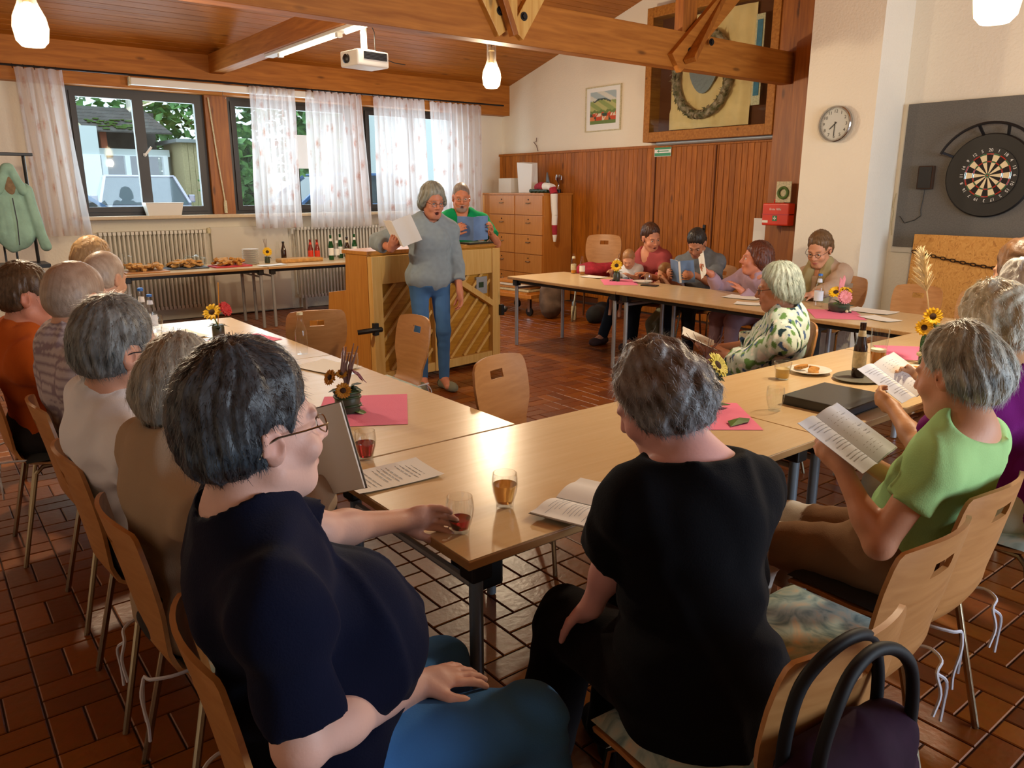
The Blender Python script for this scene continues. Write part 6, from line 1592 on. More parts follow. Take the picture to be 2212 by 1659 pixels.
for k in range(4): MB().lathe([(.001, -.03), (.02, -.022), (.03, 0), (.02, .022), (.001, .03)], 12, c=(.04 * math.cos(k * 1.57), .04 * math.sin(k * 1.57), .06)).build('fruit', 'fruit_orange', fb_, smooth=True)
# far row
bottle('clear little bottle with pale label, left one on the far table corner', 5.755, 6.27, h=.22, r=.030, labelm='label_cream', content='beer_drink'); bottle('clear little bottle with pale label, right one on the far table corner', 5.745, 6.12, h=.20, r=.030, labelm='label_white', content='amber_drink')
napkin('pink napkin under the sunflower on the far table', 5.55, 5.38, -40, .33, .50); vase('vase with one big yellow sunflower on the far table', 5.60, 5.46, 'sun', TZ + .003, 2)
plate('white plate in front of the small child', 5.70, 5.20, 0); o = thing('phone', 'dark flat phone on the far table beside the plate', 'phone', (5.56, 4.98, TZ), R(20)); MB().box((-.04, -.08, 0), (.04, .08, .012)).build('body', 'folder_black', o, bevel=.003)
sheet_paper('white paper left of the sunflower on the far table', 5.66, 5.86, 5, .16, .26, lines=False); tumbler('small empty glass before the child', 5.62, 5.06, 0, real=False)
sheet_paper('white sheet on the far table behind the white-haired person, farther one', 5.55, 3.92, 12, .21, .30, lines=False); sheet_paper('white sheet on the far table behind the white-haired person, nearer one', 5.26, 3.66, 25, .15, .21, lines=False)
bottle('clear plastic water bottle with light blue cap before the scarf person', 5.60, 3.26, h=.25, r=.034, cap='cap_blue', labelm='paper_blueish'); napkin('pink napkin under the low flower bowl near the pier', 5.32, 2.95, -51, .34, .46); vase('low dark bowl with yellow and pink blooms near the pier', 5.45, 3.0, 'bowl', TZ + .003, 4)
sheet_paper('white open sheets right of the low flower bowl', 5.66, 2.86, 0, .21, .33, lines=False); sheet_paper('folded white sheet at the right end of the pink napkin', 5.36, 2.64, -20, .15, .26, lines=False)
# buffet
def cake(label, x, y, m, w_, h_, traym, seed, n=16, rz=0):
    t = thing('cake_tray', label, 'tray', (x, y, TZ), R(rz), 'trays of food on the buffet'); MB().box((-w_ / 2, -h_ / 2, 0), (w_ / 2, h_ / 2, .016)).build('tray', traym, t, bevel=.006); rd = random.Random(seed)
    for k in range(n):
        b = MB(); q = [(.045 * rd.uniform(.7, 1.2) * math.cos(i * .9), .035 * rd.uniform(.7, 1.2) * math.sin(i * .9)) for i in range(7)]; b.prism(q, 0, .026)
        b.build('baked_piece', m, t, loc=(rd.uniform(-.38, .38) * w_, rd.uniform(-.35, .35) * h_, .016 + rd.uniform(0, .06)), rot=(rd.uniform(-.4, .4), rd.uniform(-.4, .4), rd.uniform(0, 3)), bevel=.006)
    return t
cake('large board of bread slices at the left of the buffet', 2.08, 9.32, 'bread', .46, .32, 'beech', 1, 44); cake('dark tray of pastries with orange slices on the buffet', 2.56, 9.50, 'bread', .48, .30, 'tray_dark', 2, 30, -3); cake('red tray piled with cake pieces on the buffet', 3.06, 9.42, 'cookie', .44, .28, 'tray_red', 3, 34, 3)
o = MB().box((-.28, -.11, 0), (.28, .11, .05)).build('cake_board', 'bread', loc=(3.98, 9.52, TZ), bevel=.02, seg=3); tag(o, 'long flat golden loaf on the buffet below the bottles', 'bread')
ps_ = thing('plate_stack', 'tall stack of white plates on the buffet', 'plates', (3.38, 9.60, TZ), 0)
for k in range(16): MB().lathe([(.06, 0), (.10, .006), (.102, .010), (.06, .006)], 24, c=(0, 0, k * .0115)).build('plate', 'white_ceramic', ps_, smooth=40)
vase('small vase with yellow sunflower beside the stacked plates', 3.58, 9.58, 'small', TZ, 9)
sheet_paper('white napkins lying at the buffet front edge', 3.52, 9.25, 10, .34, .18, lines=False)
lab = ['clear bottle right of the buffet sunflower', 'dark juice bottle second from the buffet sunflower', 'clear bottle above the golden loaf', 'red brown bottle, left of the close pair', 'red brown bottle, right of the close pair', 'green wine bottle with white label left of the piano', 'clear bottle behind the green wine bottles', 'green bottle behind the dark one near the piano', 'dark brown bottle near the piano', 'green wine bottle closest to the standing person']
spec = [(3.74, 9.62, 'clear_glass', None, .26), (3.83, 9.66, 'bottle_brown', None, .25), (4.02, 9.74, 'clear_glass', None, .27), (4.17, 9.60, 'bottle_red', 'red_plastic', .27), (4.24, 9.55, 'bottle_red', 'red_plastic', .27), (4.42, 9.52, 'bottle_green', 'label_white', .32), (4.54, 9.60, 'clear_glass', 'label_white', .28), (4.64, 9.70, 'bottle_green', 'label_white', .32), (4.68, 9.58, 'bottle_brown', 'label_cream', .28), (4.80, 9.60, 'bottle_green', 'label_white', .32)]
for l, (x, y, m, lm, h) in zip(lab, spec): bottle(l, min(x, 4.93 if x < 5 else x), y, TZ, h, .034, m, 'black_plastic' if m == 'bottle_brown' else None, lm, group='bottles on the buffet')
table(5.0, 9.07, 6.1, 9.87, 'beech buffet table end hidden behind the piano', 'buffet tables along the window wall', 1)
for k, wd_ in enumerate(('leftmost', 'second from left', 'middle', 'second from right', 'rightmost')): tumbler(wd_ + ' of the five small upturned glasses left of the standing reader', 4.92 + k * .075, 9.62, 0, None, .03, .07, real=False, bulge=False, group='upturned glasses in a row')
def bag_clear():
    F = Field((-.2, -.2, -.01), (.2, .2, .2), .012); F.ell((0, 0, .06), (.15, .10, .07), k=.02); n1 = noisefn(40, 5); F.disp(lambda P: .012 * n1(P), .05); F.halfspace((0, 0, .002), (0, 0, -1)); V, Q = F.mesh(); o = np_mesh('plastic_bag', V, Q, 'pane', loc=(2.72, 9.72, TZ)); tag(o, 'crumpled clear plastic bag behind the pastry trays', 'bag')
bag_clear()
gj = thing('glass_jug', 'clear glass jug at the left of the buffet', 'jug', (1.95, 9.66, TZ)); MB().lathe([(.05, 0), (.055, .02), (.05, .12), (.038, .17), (.045, .20)], 20).build('jug_body', 'clear_glass', gj, smooth=50); MB().tube([(.045, 0, .16), (.085, 0, .15), (.08, 0, .07), (.05, 0, .05)], .006, 6).build('handle', 'clear_glass', gj, smooth=True)

# soft things: jacket, backpack, coat bundles, handbag
def blob(name, label, cat, loc, prims, m, h=.015, noise=(.01, 14), cut0=True, seed=3, group=None, stretch=(1, 1, 1)):
    pr = np.array([p[1] for p in prims] + [p[2] for p in prims if p[0] == 'c']); mr = max([max(p[2]) if p[0] == 'e' else max(p[3], p[4]) for p in prims]) + .04
    F = Field(pr.min(0) - mr, pr.max(0) + mr, h)
    for p in prims:
        if p[0] == 'e': F.ell(p[1], p[2], None, k=.03)
        else: F.cap(p[1], p[2], p[3], p[4], k=.03)
    n1 = noisefn(noise[1], seed, stretch=stretch); n2 = noisefn(noise[1] * 2.6, seed + 1, stretch=stretch); F.disp(lambda P: noise[0] * (n1(P) + .45 * n2(P)), .06)
    if cut0: F.halfspace((0, 0, .003), (0, 0, -1))
    V, Q = F.mesh(); o = np_mesh(name, V, Q, m, loc=loc)
    if label: tag(o, label, cat, group)
    return o
J = blob('jacket_body', None, None, (0, 0, 0), [('c', (-.14, 0, .64), (.14, 0, .64), .07, .07), ('e', (-.02, 0, .34), (.215, .085, .37)), ('e', (-.02, 0, .20), (.225, .09, .20)), ('c', (.17, -.03, .62), (.27, -.05, .02), .062, .06), ('c', (-.19, -.02, .62), (-.31, -.03, .06), .058, .056)], 'jacket_mint', .012, (.008, 17), False, stretch=(1.4, 1.4, .25))
J.parent = jk
hd_ = blob('hood', None, None, (0, 0, 0), [('c', (-.12, -.05, .62), (-.02, -.05, .86), .055, .05), ('c', (.12, -.05, .62), (.02, -.05, .86), .055, .05)], 'jacket_mint', .012, (.006, 20), False); hd_.parent = jk
hl = blob('hood_lining', None, None, (0, 0, 0), [('e', (0, -.045, .70), (.085, .04, .13))], 'jacket_lining', .012, (.004, 20), False); hl.parent = jk
z_ = MB().tube([(.0, -.135, .55), (.01, -.15, .3), (.0, -.13, .05)], .006, 5).build('zip', 'tray_dark', jk); z_2 = MB().tube([(0, 0, .86), (0, 0, .90), (.02, 0, .91)], .006, 5).build('hanger_hook', 'dark_metal', jk)
blob('backpack', 'brown patterned canvas backpack on the floor under the far table corner', 'backpack', (6.62, 7.62, 0), [('e', (0, 0, .26), (.17, .16, .24)), ('e', (-.05, -.05, .16), (.15, .14, .15)), ('e', (.02, .02, .42), (.10, .10, .09))], 'bag_canvas', .016, (.012, 14))
blob('dark_bag', 'black bag lying on the floor by the wood panelling', 'bag', (6.9, 7.05, 0), [('c', (-.15, -.1, .10), (.2, .12, .10), .10, .12)], 'cushion_black', .02, (.012, 10))
blob('red_coat', 'red coat bundled on the empty chair by the cabinet', 'coat', (6.80, 6.98, .56), [('e', (0, 0, .10), (.20, .20, .09)), ('c', (-.15, .12, .10), (.12, -.18, .12), .08, .08)], 'red_cloth', .018, (.014, 14))
# handbag hung over the chair back
hb = thing('handbag', 'dark purple handbag with black rolled handles hung on a chair back', 'handbag', (1.150, .535, .60), R(-4))
F = Field((-.30, -.16, -.22), (.30, .16, .22), .009)
F.ell((0, -.01, -.03), (.215, .075, .155), k=.02); F.cap((-.12, 0, .07), (.12, 0, .07), .055, .055, k=.05); n1 = noisefn(16, 4); n2 = noisefn(40, 6)
F.disp(lambda P: .008 * n1(P) + .003 * n2(P) + .006 * np.abs(np.sin(P[:, 0] * 26 + n1(P))) * np.clip((P[:, 2] + .05) / .1, 0, 1), .05); V, Q = F.mesh(); o = np_mesh('bag_body', V, Q, 'bag_purple', hb)
for s in (-1, 1):
    y = s * .032
    MB().tube(smp([(-.115, y, .03), (-.135, y, .09), (-.130, y, .17), (-.105, y, .235), (-.06, y * .8, .275), (0, y * .7, .29), (.06, y * .8, .275), (.105, y, .235), (.130, y, .17), (.135, y, .09), (.115, y, .03)]), .0115, 10).build('handle', 'leather_black', hb, smooth=True)
    for q in (-1, 1):
        MB().tube([(q * .117 + .014 * math.cos(t), y, .095 + .014 * math.sin(t)) for t in [2 * math.pi * i / 14 for i in range(14)]], .0035, 6, closed=True).build('ring', 'chrome', hb, smooth=True)
        MB().box((q * .115 - .014, y + s * .018 - .004, .00), (q * .115 + .014, y + s * .018 + .004, .09)).build('strap_tab', 'leather_black', hb, bevel=.003); b = MB(); b.lathe([(.001, .006), (.007, .004), (.009, 0)], 12, cap=False); b.build('rivet', 'chrome', hb, loc=(q * .115, y + s * .024, .03), rot=(R(90) * -s, 0, 0), smooth=True)
# ================================================================ LAMPS
m = bpy.data.materials.new('lamp_glass'); m.use_nodes = True; t_ = m.node_tree; MATS['lamp_glass'] = m; bs = t_.nodes['Principled BSDF']; bs.inputs['Base Color'].default_value = (.95, .93, .88, 1); bs.inputs['Roughness'].default_value = .1
tr_ = N(t_, 'ShaderNodeBsdfTransparent'); lw_ = N(t_, 'ShaderNodeLayerWeight'); lw_.inputs[0].default_value = .45; mr_ = N(t_, 'ShaderNodeMapRange'); mr_.inputs[3].default_value = .10; mr_.inputs[4].default_value = .9; mx_ = N(t_, 'ShaderNodeMixShader')
t_.links.new(lw_.outputs['Facing'], mr_.inputs[0]); t_.links.new(mr_.outputs[0], mx_.inputs[0]); t_.links.new(tr_.outputs[0], mx_.inputs[1]); t_.links.new(bs.outputs[0], mx_.inputs[2]); t_.links.new(mx_.outputs[0], t_.nodes['Material Output'].inputs[0])
def pendant(label, x, y, zb, lit=True):
    t = thing('pendant_lamp', label, 'lamp', (x, y, zb), 0, 'glass chimney pendant lamps')
    MB().lathe([(.040, 0), (.058, .02), (.066, .07), (.060, .11), (.040, .155), (.032, .18), (.032, .275), (.036, .28)], 28, cap=False).build('glass_chimney', 'lamp_glass', t, smooth=True)
    MB().lathe([(.036, .004), (.041, .006), (.055, .03), (.060, .068), (.054, .105), (.038, .135), (.020, .160)], 24).build('bulb', 'bulb_glow', t, smooth=True)
    MB().lathe([(.014, .165), (.016, .235), (.028, .24), (.028, .262)], 16).build('socket', 'lamp_socket', t, smooth=40)
    MB().tube([(0, 0, .26), (0, 0, (ceil_z(y) - zb) / 1.45)], .004, 6).build('cord', 'tray_dark', t)
    t.scale = (1.45,) * 3
    l = bpy.data.lights.new('lamp_light', 'POINT'); l.energy = LAMP_W; l.color = LAMP_C; l.shadow_soft_size = .07
    o = bpy.data.objects.new('lamp_light', l); o.location = (0, 0, -.075); link(o, t); return t
pendant('lit glass pendant lamp below the tie beam, centre of the ceiling', 4.89, 6.59, 2.62)
pendant('lit glass pendant lamp at the upper left', .775, 5.55, 2.44)
pendant('lit glass pendant lamp at the upper right corner before the dart wall', 3.90, 1.57, 2.33)
tu = thing('tube_light', 'lit fluorescent tube under the cross beam', 'lamp', (3.38, 7.2, 2.985))
MB().box((-.05, -1.22, .015), (.05, 1.35, .045)).build('housing', 'white_plastic', tu, bevel=.004)
MB().tube([(0, -.30, 0), (0, .98, 0)], .016, 12).build('tube', 'tube_glow', tu, smooth=True); MB().tube([(0, -1.18, 0), (0, -.48, 0)], .016, 12).build('tube', 'tube_glow', tu, smooth=True)
for y0 in (-.36, 1.0, -1.2): MB().box((-.025, y0, -.02), (.025, y0 + .05, .02)).build('tube_socket', 'white_plastic', tu)
l = bpy.data.lights.new('tube_lamp_light', 'AREA'); l.shape = 'RECTANGLE'; l.size = .05; l.size_y = 2.1; l.energy = 26; l.color = (1, .86, .62); o = bpy.data.objects.new('tube_lamp_light', l); o.location = (0, 0, -.03); link(o, tu)
pj = thing('projector', 'white ceiling projector on a short pole beside the fluorescent tube', 'projector', (3.41, 6.45, 2.66), R(8))
q = MB().box((-.165, -.13, 0), (.165, .13, .13)); q.build('housing', 'white_plastic', pj, bevel=.018, seg=3)
MB().box((-.10, -.134, .055), (.14, -.128, .115)).build('vent', 'black_plastic', pj)
for k in range(5): MB().box((-.10, -.138, .060 + k * .011), (.14, -.133, .064 + k * .011)).build('vent_slat', 'tray_dark', pj)
b = MB(); b.lathe([(.035, 0), (.038, .02), (.026, .03)], 18); b.build('lens', 'black_plastic', pj, loc=(-.168, .02, .06), rot=(0, R(-90), 0), smooth=50)
MB().tube([(0, 0, .13), (0, 0, .37)], .028, 14).build('mount_pole', 'white_plastic', pj, smooth=40); MB().box((-.07, -.07, .125), (.07, .07, .145)).build('mount_plate', 'white_plastic', pj, bevel=.004)
MB().tube([(.08, -.05, .12), (.10, -.02, .30), (.05, .0, .42)], .004, 5).build('cable', 'black_plastic', pj); MB().tube([(.15, -.09, .08), (.22, -.14, .05), (.32, -.16, .045)], .004, 5).build('cable', 'black_plastic', pj)

# ================================================================ OUTSIDE THE WINDOWS
mat('yard', '9A9A94', rough=.9, noise=.2, nscale=2); mat('outer_wall', 'DCE2E2', rough=.9); mat('roof_tile', '5A5450', rough=.8, noise=.3, nscale=3); mat('foliage', '3C6A34', rough=.6, noise=.5, nscale=3, col2='78A858'); mat('shed_wood', 'CDB98E', rough=.8, noise=.15)
mat('car_silver', 'B8B2C4', rough=.25, metal=.5, coat=.5); mat('car_blue', '3E6EA8', rough=.25, coat=.5); mat('car_glass', '3C4A52', rough=.08); mat('brick_red', 'A0563C', rough=.9); mat('moss', '5E7A3C', rough=.95, noise=.4, nscale=5)
y_ = structbox('ground', (-20, YW + 1.2, .3), (34, 48, .42), 'yard')
hs_ = thing('farm_building', 'white farm building with mossy tiled roof seen through the left window', 'building', (0, 26, .42))
def hb_(name, lo, hi, m): return MB().box(lo, hi).build(name, m, hs_)
hb_('wall', (2.6, -1.2, 0), (4.72, 3, 2.95), 'outer_wall'); hb_('lintel', (4.70, .0, 2.22), (6.9, .2, 2.42), 'outer_wall')
for x in (5.02, 6.02): hb_('brick_pillar', (x, 0, 2.42), (x + .17, .2, 2.95), 'brick_red')
for x in (4.98, 5.62, 6.7): hb_('pillar', (x, 0, 0), (x + .14, .2, 2.22), 'outer_wall')
hb_('barn_door', (4.74, .1, 0), (4.97, .15, 2.15), 'steel_leg'); hb_('inner_wall', (4.72, 1.4, 0), (6.9, 4, 3.6), 'roof_tile')
rt = MB()
for i in range(7):
    for k in range(16):
        x0 = 4.55 + k * .15; y0 = -.35 + i * .26; z0 = 2.86 + i * .115; dx = -.05 * i; rt.add([(x0 + dx, y0, z0), (x0 + .155 + dx, y0, z0), (x0 + .155 + dx - .05, y0 + .30, z0 + .13), (x0 + dx - .05, y0 + .30, z0 + .13), (x0 + dx, y0, z0 + .035), (x0 + .14 + dx, y0, z0 + .05), (x0 + .14 + dx - .05, y0 + .30, z0 + .17), (x0 + dx - .05, y0 + .30, z0 + .16)], [(0, 1, 2, 3), (4, 5, 6, 7), (0, 1, 5, 4), (1, 2, 6, 5), (3, 0, 4, 7)])
o = rt.build('roof_tiles', 'roof_tile', hs_); o['kind'] = 'stuff'; mo = MB(); rd = random.Random(3)
for k in range(40): x0 = rd.uniform(4.7, 5.9); i = rd.uniform(0, 3); mo.box((x0, -.35 + i * .26, 2.93 + i * .115), (x0 + rd.uniform(.08, .2), -.15 + i * .26, 2.96 + i * .115))
o = mo.build('moss_patches', 'moss', hs_); o['kind'] = 'stuff'
MB().beam((4.5, -.4, 2.9), (4.2, 1.5, 3.75), .08, .10).build('barge_board', 'label_cream', hs_); MB().box((6.15, 1.2, 3.2), (6.5, 1.5, 4.3)).build('chimney', 'panel_white', hs_)
sh = thing('garden_shed', 'tan wooden shed beyond the yard', 'shed', (8.3, 25, .42))
for k in range(16): MB().box((-1.3 + k * .17, 0, 0), (-1.3 + k * .17 + .16, .04, 2.6)).build('wall_board', 'shed_wood', sh)
MB().box((-1.3, .04, 0), (1.4, 2, 2.6)).build('shed_body', 'shed_wood', sh); MB().box((-1.5, -.2, 2.6), (1.6, 2.2, 2.7)).build('roof', 'steel_leg', sh)
wl = thing('white_garage', 'white rendered garage seen through the far right window', 'building', (12.6, 17.5, .42)); MB().box((-2.6, 0, 0), (3.5, 4, 4.4)).build('wall', 'outer_wall', wl); MB().box((-2.8, -.3, 4.4), (3.7, 4.3, 4.6)).build('roof', 'roof_tile', wl); MB().box((-.6, -.04, 0), (.9, 0, 2.6)).build('garage_door', 'panel_white', wl)
def car(label, x, y, rz, m, sc_=1.0):
    t = thing('parked_car', label, 'car', (x, y, .45), R(rz), 'cars parked in the yard')
    secs = [(-2.0, .45, .62, .70), (-1.9, .30, .85, .80), (-1.2, .28, .92, .86), (-.2, .28, .95, .87), (.9, .28, .98, .87), (1.7, .3, .95, .84), (1.95, .45, .75, .74)]
    vs = []; fs = []
    for x0, z0, z1, hw in secs: vs += [(x0, -hw, z0), (x0, -hw * 1.02, (z0 + z1) / 2), (x0, -hw * .94, z1), (x0, hw * .94, z1), (x0, hw * 1.02, (z0 + z1) / 2), (x0, hw, z0)]
    n = 6
    for i in range(len(secs) - 1):
        for k in range(n): fs.append((i * n + k, i * n + (k + 1) % n, (i + 1) * n + (k + 1) % n, (i + 1) * n + k))
    fs += [tuple(range(n)), tuple(range(len(vs) - n, len(vs)))[::-1]]
    MB().add(vs, fs).build('car_body', m, t, smooth=50, bevel=.03)
    cb2 = [(-1.25, .92, .78), (-.55, 1.42, .62), (.7, 1.46, .62), (1.6, .96, .76)]; vs = []
    for x0, z0, hw in cb2: vs += [(x0, -hw, z0), (x0, hw, z0)]
    vs += [(-1.25, -.8, .85), (-1.25, .8, .85), (1.6, -.8, .85), (1.6, .8, .85)]
    MB().add(vs, [(0, 1, 3, 2), (2, 3, 5, 4), (4, 5, 7, 6), (0, 2, 4, 6), (1, 7, 5, 3), (0, 6, 7, 1)]).build('cabin_glass', 'car_glass', t); MB().box((-.5, -.64, 1.43), (.68, .64, 1.475)).build('roof', m, t, bevel=.02)
    for sx in (-1.25, 1.2):
        for sy in (-1, 1): b = MB(); b.lathe([(.31, -.1), (.31, .1), (.2, .11)], 20); b.build('wheel', 'black_plastic', t, loc=(sx, sy * .78, .31), rot=(R(90), 0, 0), smooth=50)
    for sy in (-1, 1): MB().beam((-1.25, sy * .78, .93), (-.55, sy * .62, 1.43), .05, .05).build('window_pillar', m, t); MB().box((-1.0, sy * .86 - .06, .95), (-.85, sy * .86 + .06, 1.1)).build('wing_mirror', m, t, bevel=.02)
    return t
car('lilac silver car with large windscreen in the yard', 3.95, 17.4, 82, 'car_silver'); car('blue car close to the left window', 1.07, 12.9, 180, 'car_blue'); car('dark blue car behind the middle window', 6.5, 13.2, 0, 'car_blue')
lm = MB(); rd = random.Random(5)
for k in range(6):
    v = Vector((rd.gauss(0, 1), rd.gauss(0, 1), rd.gauss(0, 1))).normalized()
def tree(label, x, y, h, r, n=900, seed=1, z=.4):
    t = thing('tree', label, 'tree', (x, y, z), 0, 'trees behind the yard'); rd = random.Random(seed)
    MB().tube([(0, 0, 0), (.1, 0, h * .4), (0, .1, h * .7)], [.2, .15, .06], 8).build('trunk', 'dry_stem', t, smooth=True); b = MB()
    for k in range(n):
        v = Vector((rd.gauss(0, 1), rd.gauss(0, 1), rd.gauss(0, 1))).normalized() * (rd.uniform(.55, 1.0)); p = Vector((v.x * r, v.y * r * .7, h * .55 + v.z * h * .5)); d = Vector((rd.gauss(0, 1), rd.gauss(0, 1), rd.gauss(0, .6))).normalized() * .22; e = d.cross(Vector((rd.gauss(0, 1), rd.gauss(0, 1), 1))).normalized() * .13
        b.add([p - d, p + e, p + d, p - e], [(0, 1, 2, 3)])
    o = b.build('crown', 'foliage', t, smooth=False); o['kind'] = 'stuff'
    return t
for i, (x, y, h, r, l) in enumerate(((5.0, 32, 8, 4.5, 'broad leafy tree behind the farm building roof'), (9.2, 29.5, 6.5, 2.6, 'bushy tree between the farm building and the shed'), (13.5, 30, 8, 3.0, 'tall leafy tree behind the tan shed'), (7.7, 22.6, 2.6, .9, 'dark shrub beside the farm building'), (9.6, 20.5, 4, 1.2, 'shrub beside the white garage'), (22, 28, 9, 4, 'large tree at the right of the yard'), (-3.5, 29, 8, 4, 'leafy tree left of the farm building'))): tree(l, x, y, h, r, 2600 if r > 3 else 1200, i + 1)
# ================================================================ THE PEOPLE
GREY = ['5E6468', '9AA0A4', 'A09890']; DARKGREY = ['16191E', '4A545E', '33302E']
def P(**k): return k
p5 = person('person in navy T-shirt and jeans sitting nearest at left, hand at a glass', (.435, 1.27, 1.215), -12, 2, 2, pelvis=(.50, 1.26, .57), sh_w=.205, s=1.04, hs=1.04, neck=.02, belly=1.0, skin='DDB0A0', chubby=1,
            hair=dict(style='short', top=.026, side=.014, back=.018, c=['1A1E24', '505C66', '4A3A2A'], lock=.0026, nlock=30, curl=.25, strands=3600, cheek=-.020, nape=-.092, temple=.004, seed=3, front=.006, slen=.6, h=.0042), top=dict(c='0A0F26', sleeve=.80, loose=.012, g=.012, neck=.072, fold=.006, hem=-.13, res=.008), legs=dict(c='3A6CA8', g=.014, fade=.25, fold=.008, res=.009),
            arms={1: dict(t=(.690, 1.200, .645), d=(1, -.06, -.12), n=(.05, 0, -1), curl=.22, spread=.40, thumb=.75, e=(.372, 1.01, .785)), -1: dict(t=(.905, 1.625, .795), d=(1, -.10, -.12), n=(.15, -1, -.25), curl=.42, spread=.12, thumb=.5, e=(.63, 1.50, .89))},
            feet={1: (1.02, 1.12, .085), -1: (1.12, 1.66, .085)}, glasses='chrome_warm', res=.0085, hres=.0042, handres=.0042, shoes='33302C', lips='B87868')
p4 = person('person in tan sweater with grey blond hair, seen from behind', (.49, 1.94, 1.14), 5, 48, -18, pelvis=(.47, 1.96, .57), s=.98, neck=.015, female=True, skin='D9A58C',
            hair=dict(style='full', top=.014, side=.010, back=.018, c=['77756E', 'A39E92', 'A89A84'], lock=.003, nlock=16, strands=2200, nape=-.105, seed=4, cheek=-.05, lift=.5), top=dict(c='A58C72', sleeve=1.95, loose=.022, g=.018, neck=.056, fold=.007, hem=-.16, name='sweater'), legs=dict(c='33302E'),
            arms={1: dict(t=(.80, 1.88, .86), pole=(-.2, -1, -1)), -1: dict(t=(.82, 2.05, .86))}, res=.010, hres=.006, showface=False)
p3 = person('person in white polo shirt and thin glasses, grey hair, left row', (.450, 2.42, 1.165), 2, 10, -6, pelvis=(.47, 2.52, .57), s=1.0, hs=1.09, neck=.02, belly=.7, skin='CF9A80',
            hair=dict(style='short', top=.020, side=.012, back=.014, c=['3E4446', '8E979B', '8A7A66'], lock=.003, nlock=20, strands=2400, nape=-.09, seed=5), top=dict(c='E2E2E8', sleeve=.8, loose=.022, g=.015, collar=True, neck=.068, fold=.007, name='polo_shirt'), legs=dict(c='3A3A40'), glasses='dark_metal', res=.011, hres=.0065, chubby=1)
p2 = person('person with balding head in pinkish plaid shirt, left row', (.472, 3.165, 1.235), 5, 28, -8, pelvis=(.48, 3.22, .57), s=1.03, hs=1.06, neck=.02, belly=.5, skin='CC987C',
            hair=dict(style='short', top=.003, side=.004, back=.005, c=['8A7868', 'AC9A8A', 'B08468'], seed=6, lock=.0012, taper=.004), top=dict(c='BCB0B4', c2='8E7E88', pat='plaid', sleeve=.8, loose=.024, g=.016, collar=True, fold=.008), legs=dict(c='4A4440'), res=.012, hres=.007, arms={1: dict(t=(.76, 3.05, .72))})
p1 = person('person in orange shirt with short brown hair at the left edge', (.393, 3.92, 1.17), 0, -6, -5, pelvis=(.38, 3.98, .57), s=1.0, hs=1.04, skin='C88468',
            hair=dict(style='short', top=.018, side=.009, back=.012, c=['2E2014', '5E4630', '6A4E34'], lock=.003, nlock=24, seed=7, strands=900), top=dict(c='B4541A', sleeve=1.9, loose=.020, g=.015, collar=True, fold=.005, hem=-.03), arms={1: dict(t=(.74, 3.80, .78)), -1: dict(t=(.74, 4.02, .78))}, legs=dict(c='2C2A2A'), res=.012, hres=.007)
p2b = person('person with thinning grey hair leaning over the far left table', (.796, 4.42, 1.18), 10, 35, -15, pelvis=(.56, 4.60, .57), s=.98, hs=1.04, skin='D0A080', hair=dict(style='short', top=.004, side=.004, back=.005, c=['9C8C7C', 'C0B2A2', 'C09A7C'], seed=8, lock=.0012, taper=.004), top=dict(c='9AA2A8', sleeve=.8), legs=dict(c='3A3A3C'), res=.014, hres=.008)
p2c = person('person with light brown hair at the far end of the left row', (.874, 5.13, 1.20), 10, 20, -10, pelvis=(.62, 5.24, .57), s=.98, hs=1.04, skin='D0A080', hair=dict(style='short', top=.022, side=.012, back=.014, c=['8A6A48', 'B4946A', 'B4946A'], seed=9), top=dict(c='8C7A6A', sleeve=.8), legs=dict(c='3A3A3C'), res=.014, hres=.008)
p6 = person('person in loose black top with curly brown grey hair, seen from behind', (1.25, 1.08, 1.165), 66, 108, -28, -6, pelvis=(1.25, .93, .575), s=.98, hs=.90, female=True, skin='D9A096', belly=.3, sh_w=.135,
            hair=dict(style='full', top=.024, side=.018, back=.022, c=['3A332E', '8A8C90', '8A6440'], lock=.003, nlock=12, strands=3600, curl=1, nape=-.088, seed=10, cheek=-.05, slen=.9, h=.0048), top=dict(c='07080E', sleeve=.98, loose=.022, flare=.018, g=.012, neck=.060, scoop=True, long=True, hem=-.26, fold=.008, name='tunic', res=.0095), legs=dict(c='0C090C', loose=.02, g=.02),
            arms={-1: dict(t=(1.165, 1.185, .655), d=(.15, .7, -.75), n=(-.1, -.5, -.9), curl=.5, e=(1.175, 1.12, .81)), 1: dict(t=(1.36, 1.22, .66), d=(0, 1, -.4), n=(0, -.4, -1))}, feet={-1: (1.20, 1.40, .085), 1: (1.42, 1.34, .085)}, res=.0095, hres=.006, handres=.005, showface=False, shoes='161214')
p7 = person('person in lime green T-shirt with short grey blond hair reading a song sheet', (2.225, .868, 1.128), 92, 84, -14, pelvis=(2.21, .96, .57), s=.95, hs=.98, female=True, skin='D09472',
            hair=dict(style='full', ear=1, top=.016, side=.012, back=.018, c=['6E7270', 'C4C4BA', 'B0A284'], lock=.0045, nlock=15, strands=3000, nape=-.090, seed=11, cheek=-.01, temple=.0, fore=.078, slen=1.1, h=.005), top=dict(c='A8D48C', sleeve=.50, loose=.016, g=.010, neck=.068, scoop=True, fold=.006, hem=-.08, res=.009), legs=dict(knee='D2CEC6', c='806248', g=.016, loose=.012, len=.55, fold=.010),
            arms={-1: dict(t=(1.995, 1.045, .87), d=(.10, .9, .45), n=(1, -.2, .1), curl=.85, pole=(-.35, -.5, -1), thumb=.3), 1: dict(t=(2.20, 1.09, .83), d=(-.35, .9, .2), n=(-.3, .1, 1), curl=.6, pole=(.8, -.2, -1))}, feet={-1: (2.10, 1.40, .085), 1: (2.34, 1.36, .085)}, res=.0095, hres=.0055, handres=.0055, lips='A86A58')
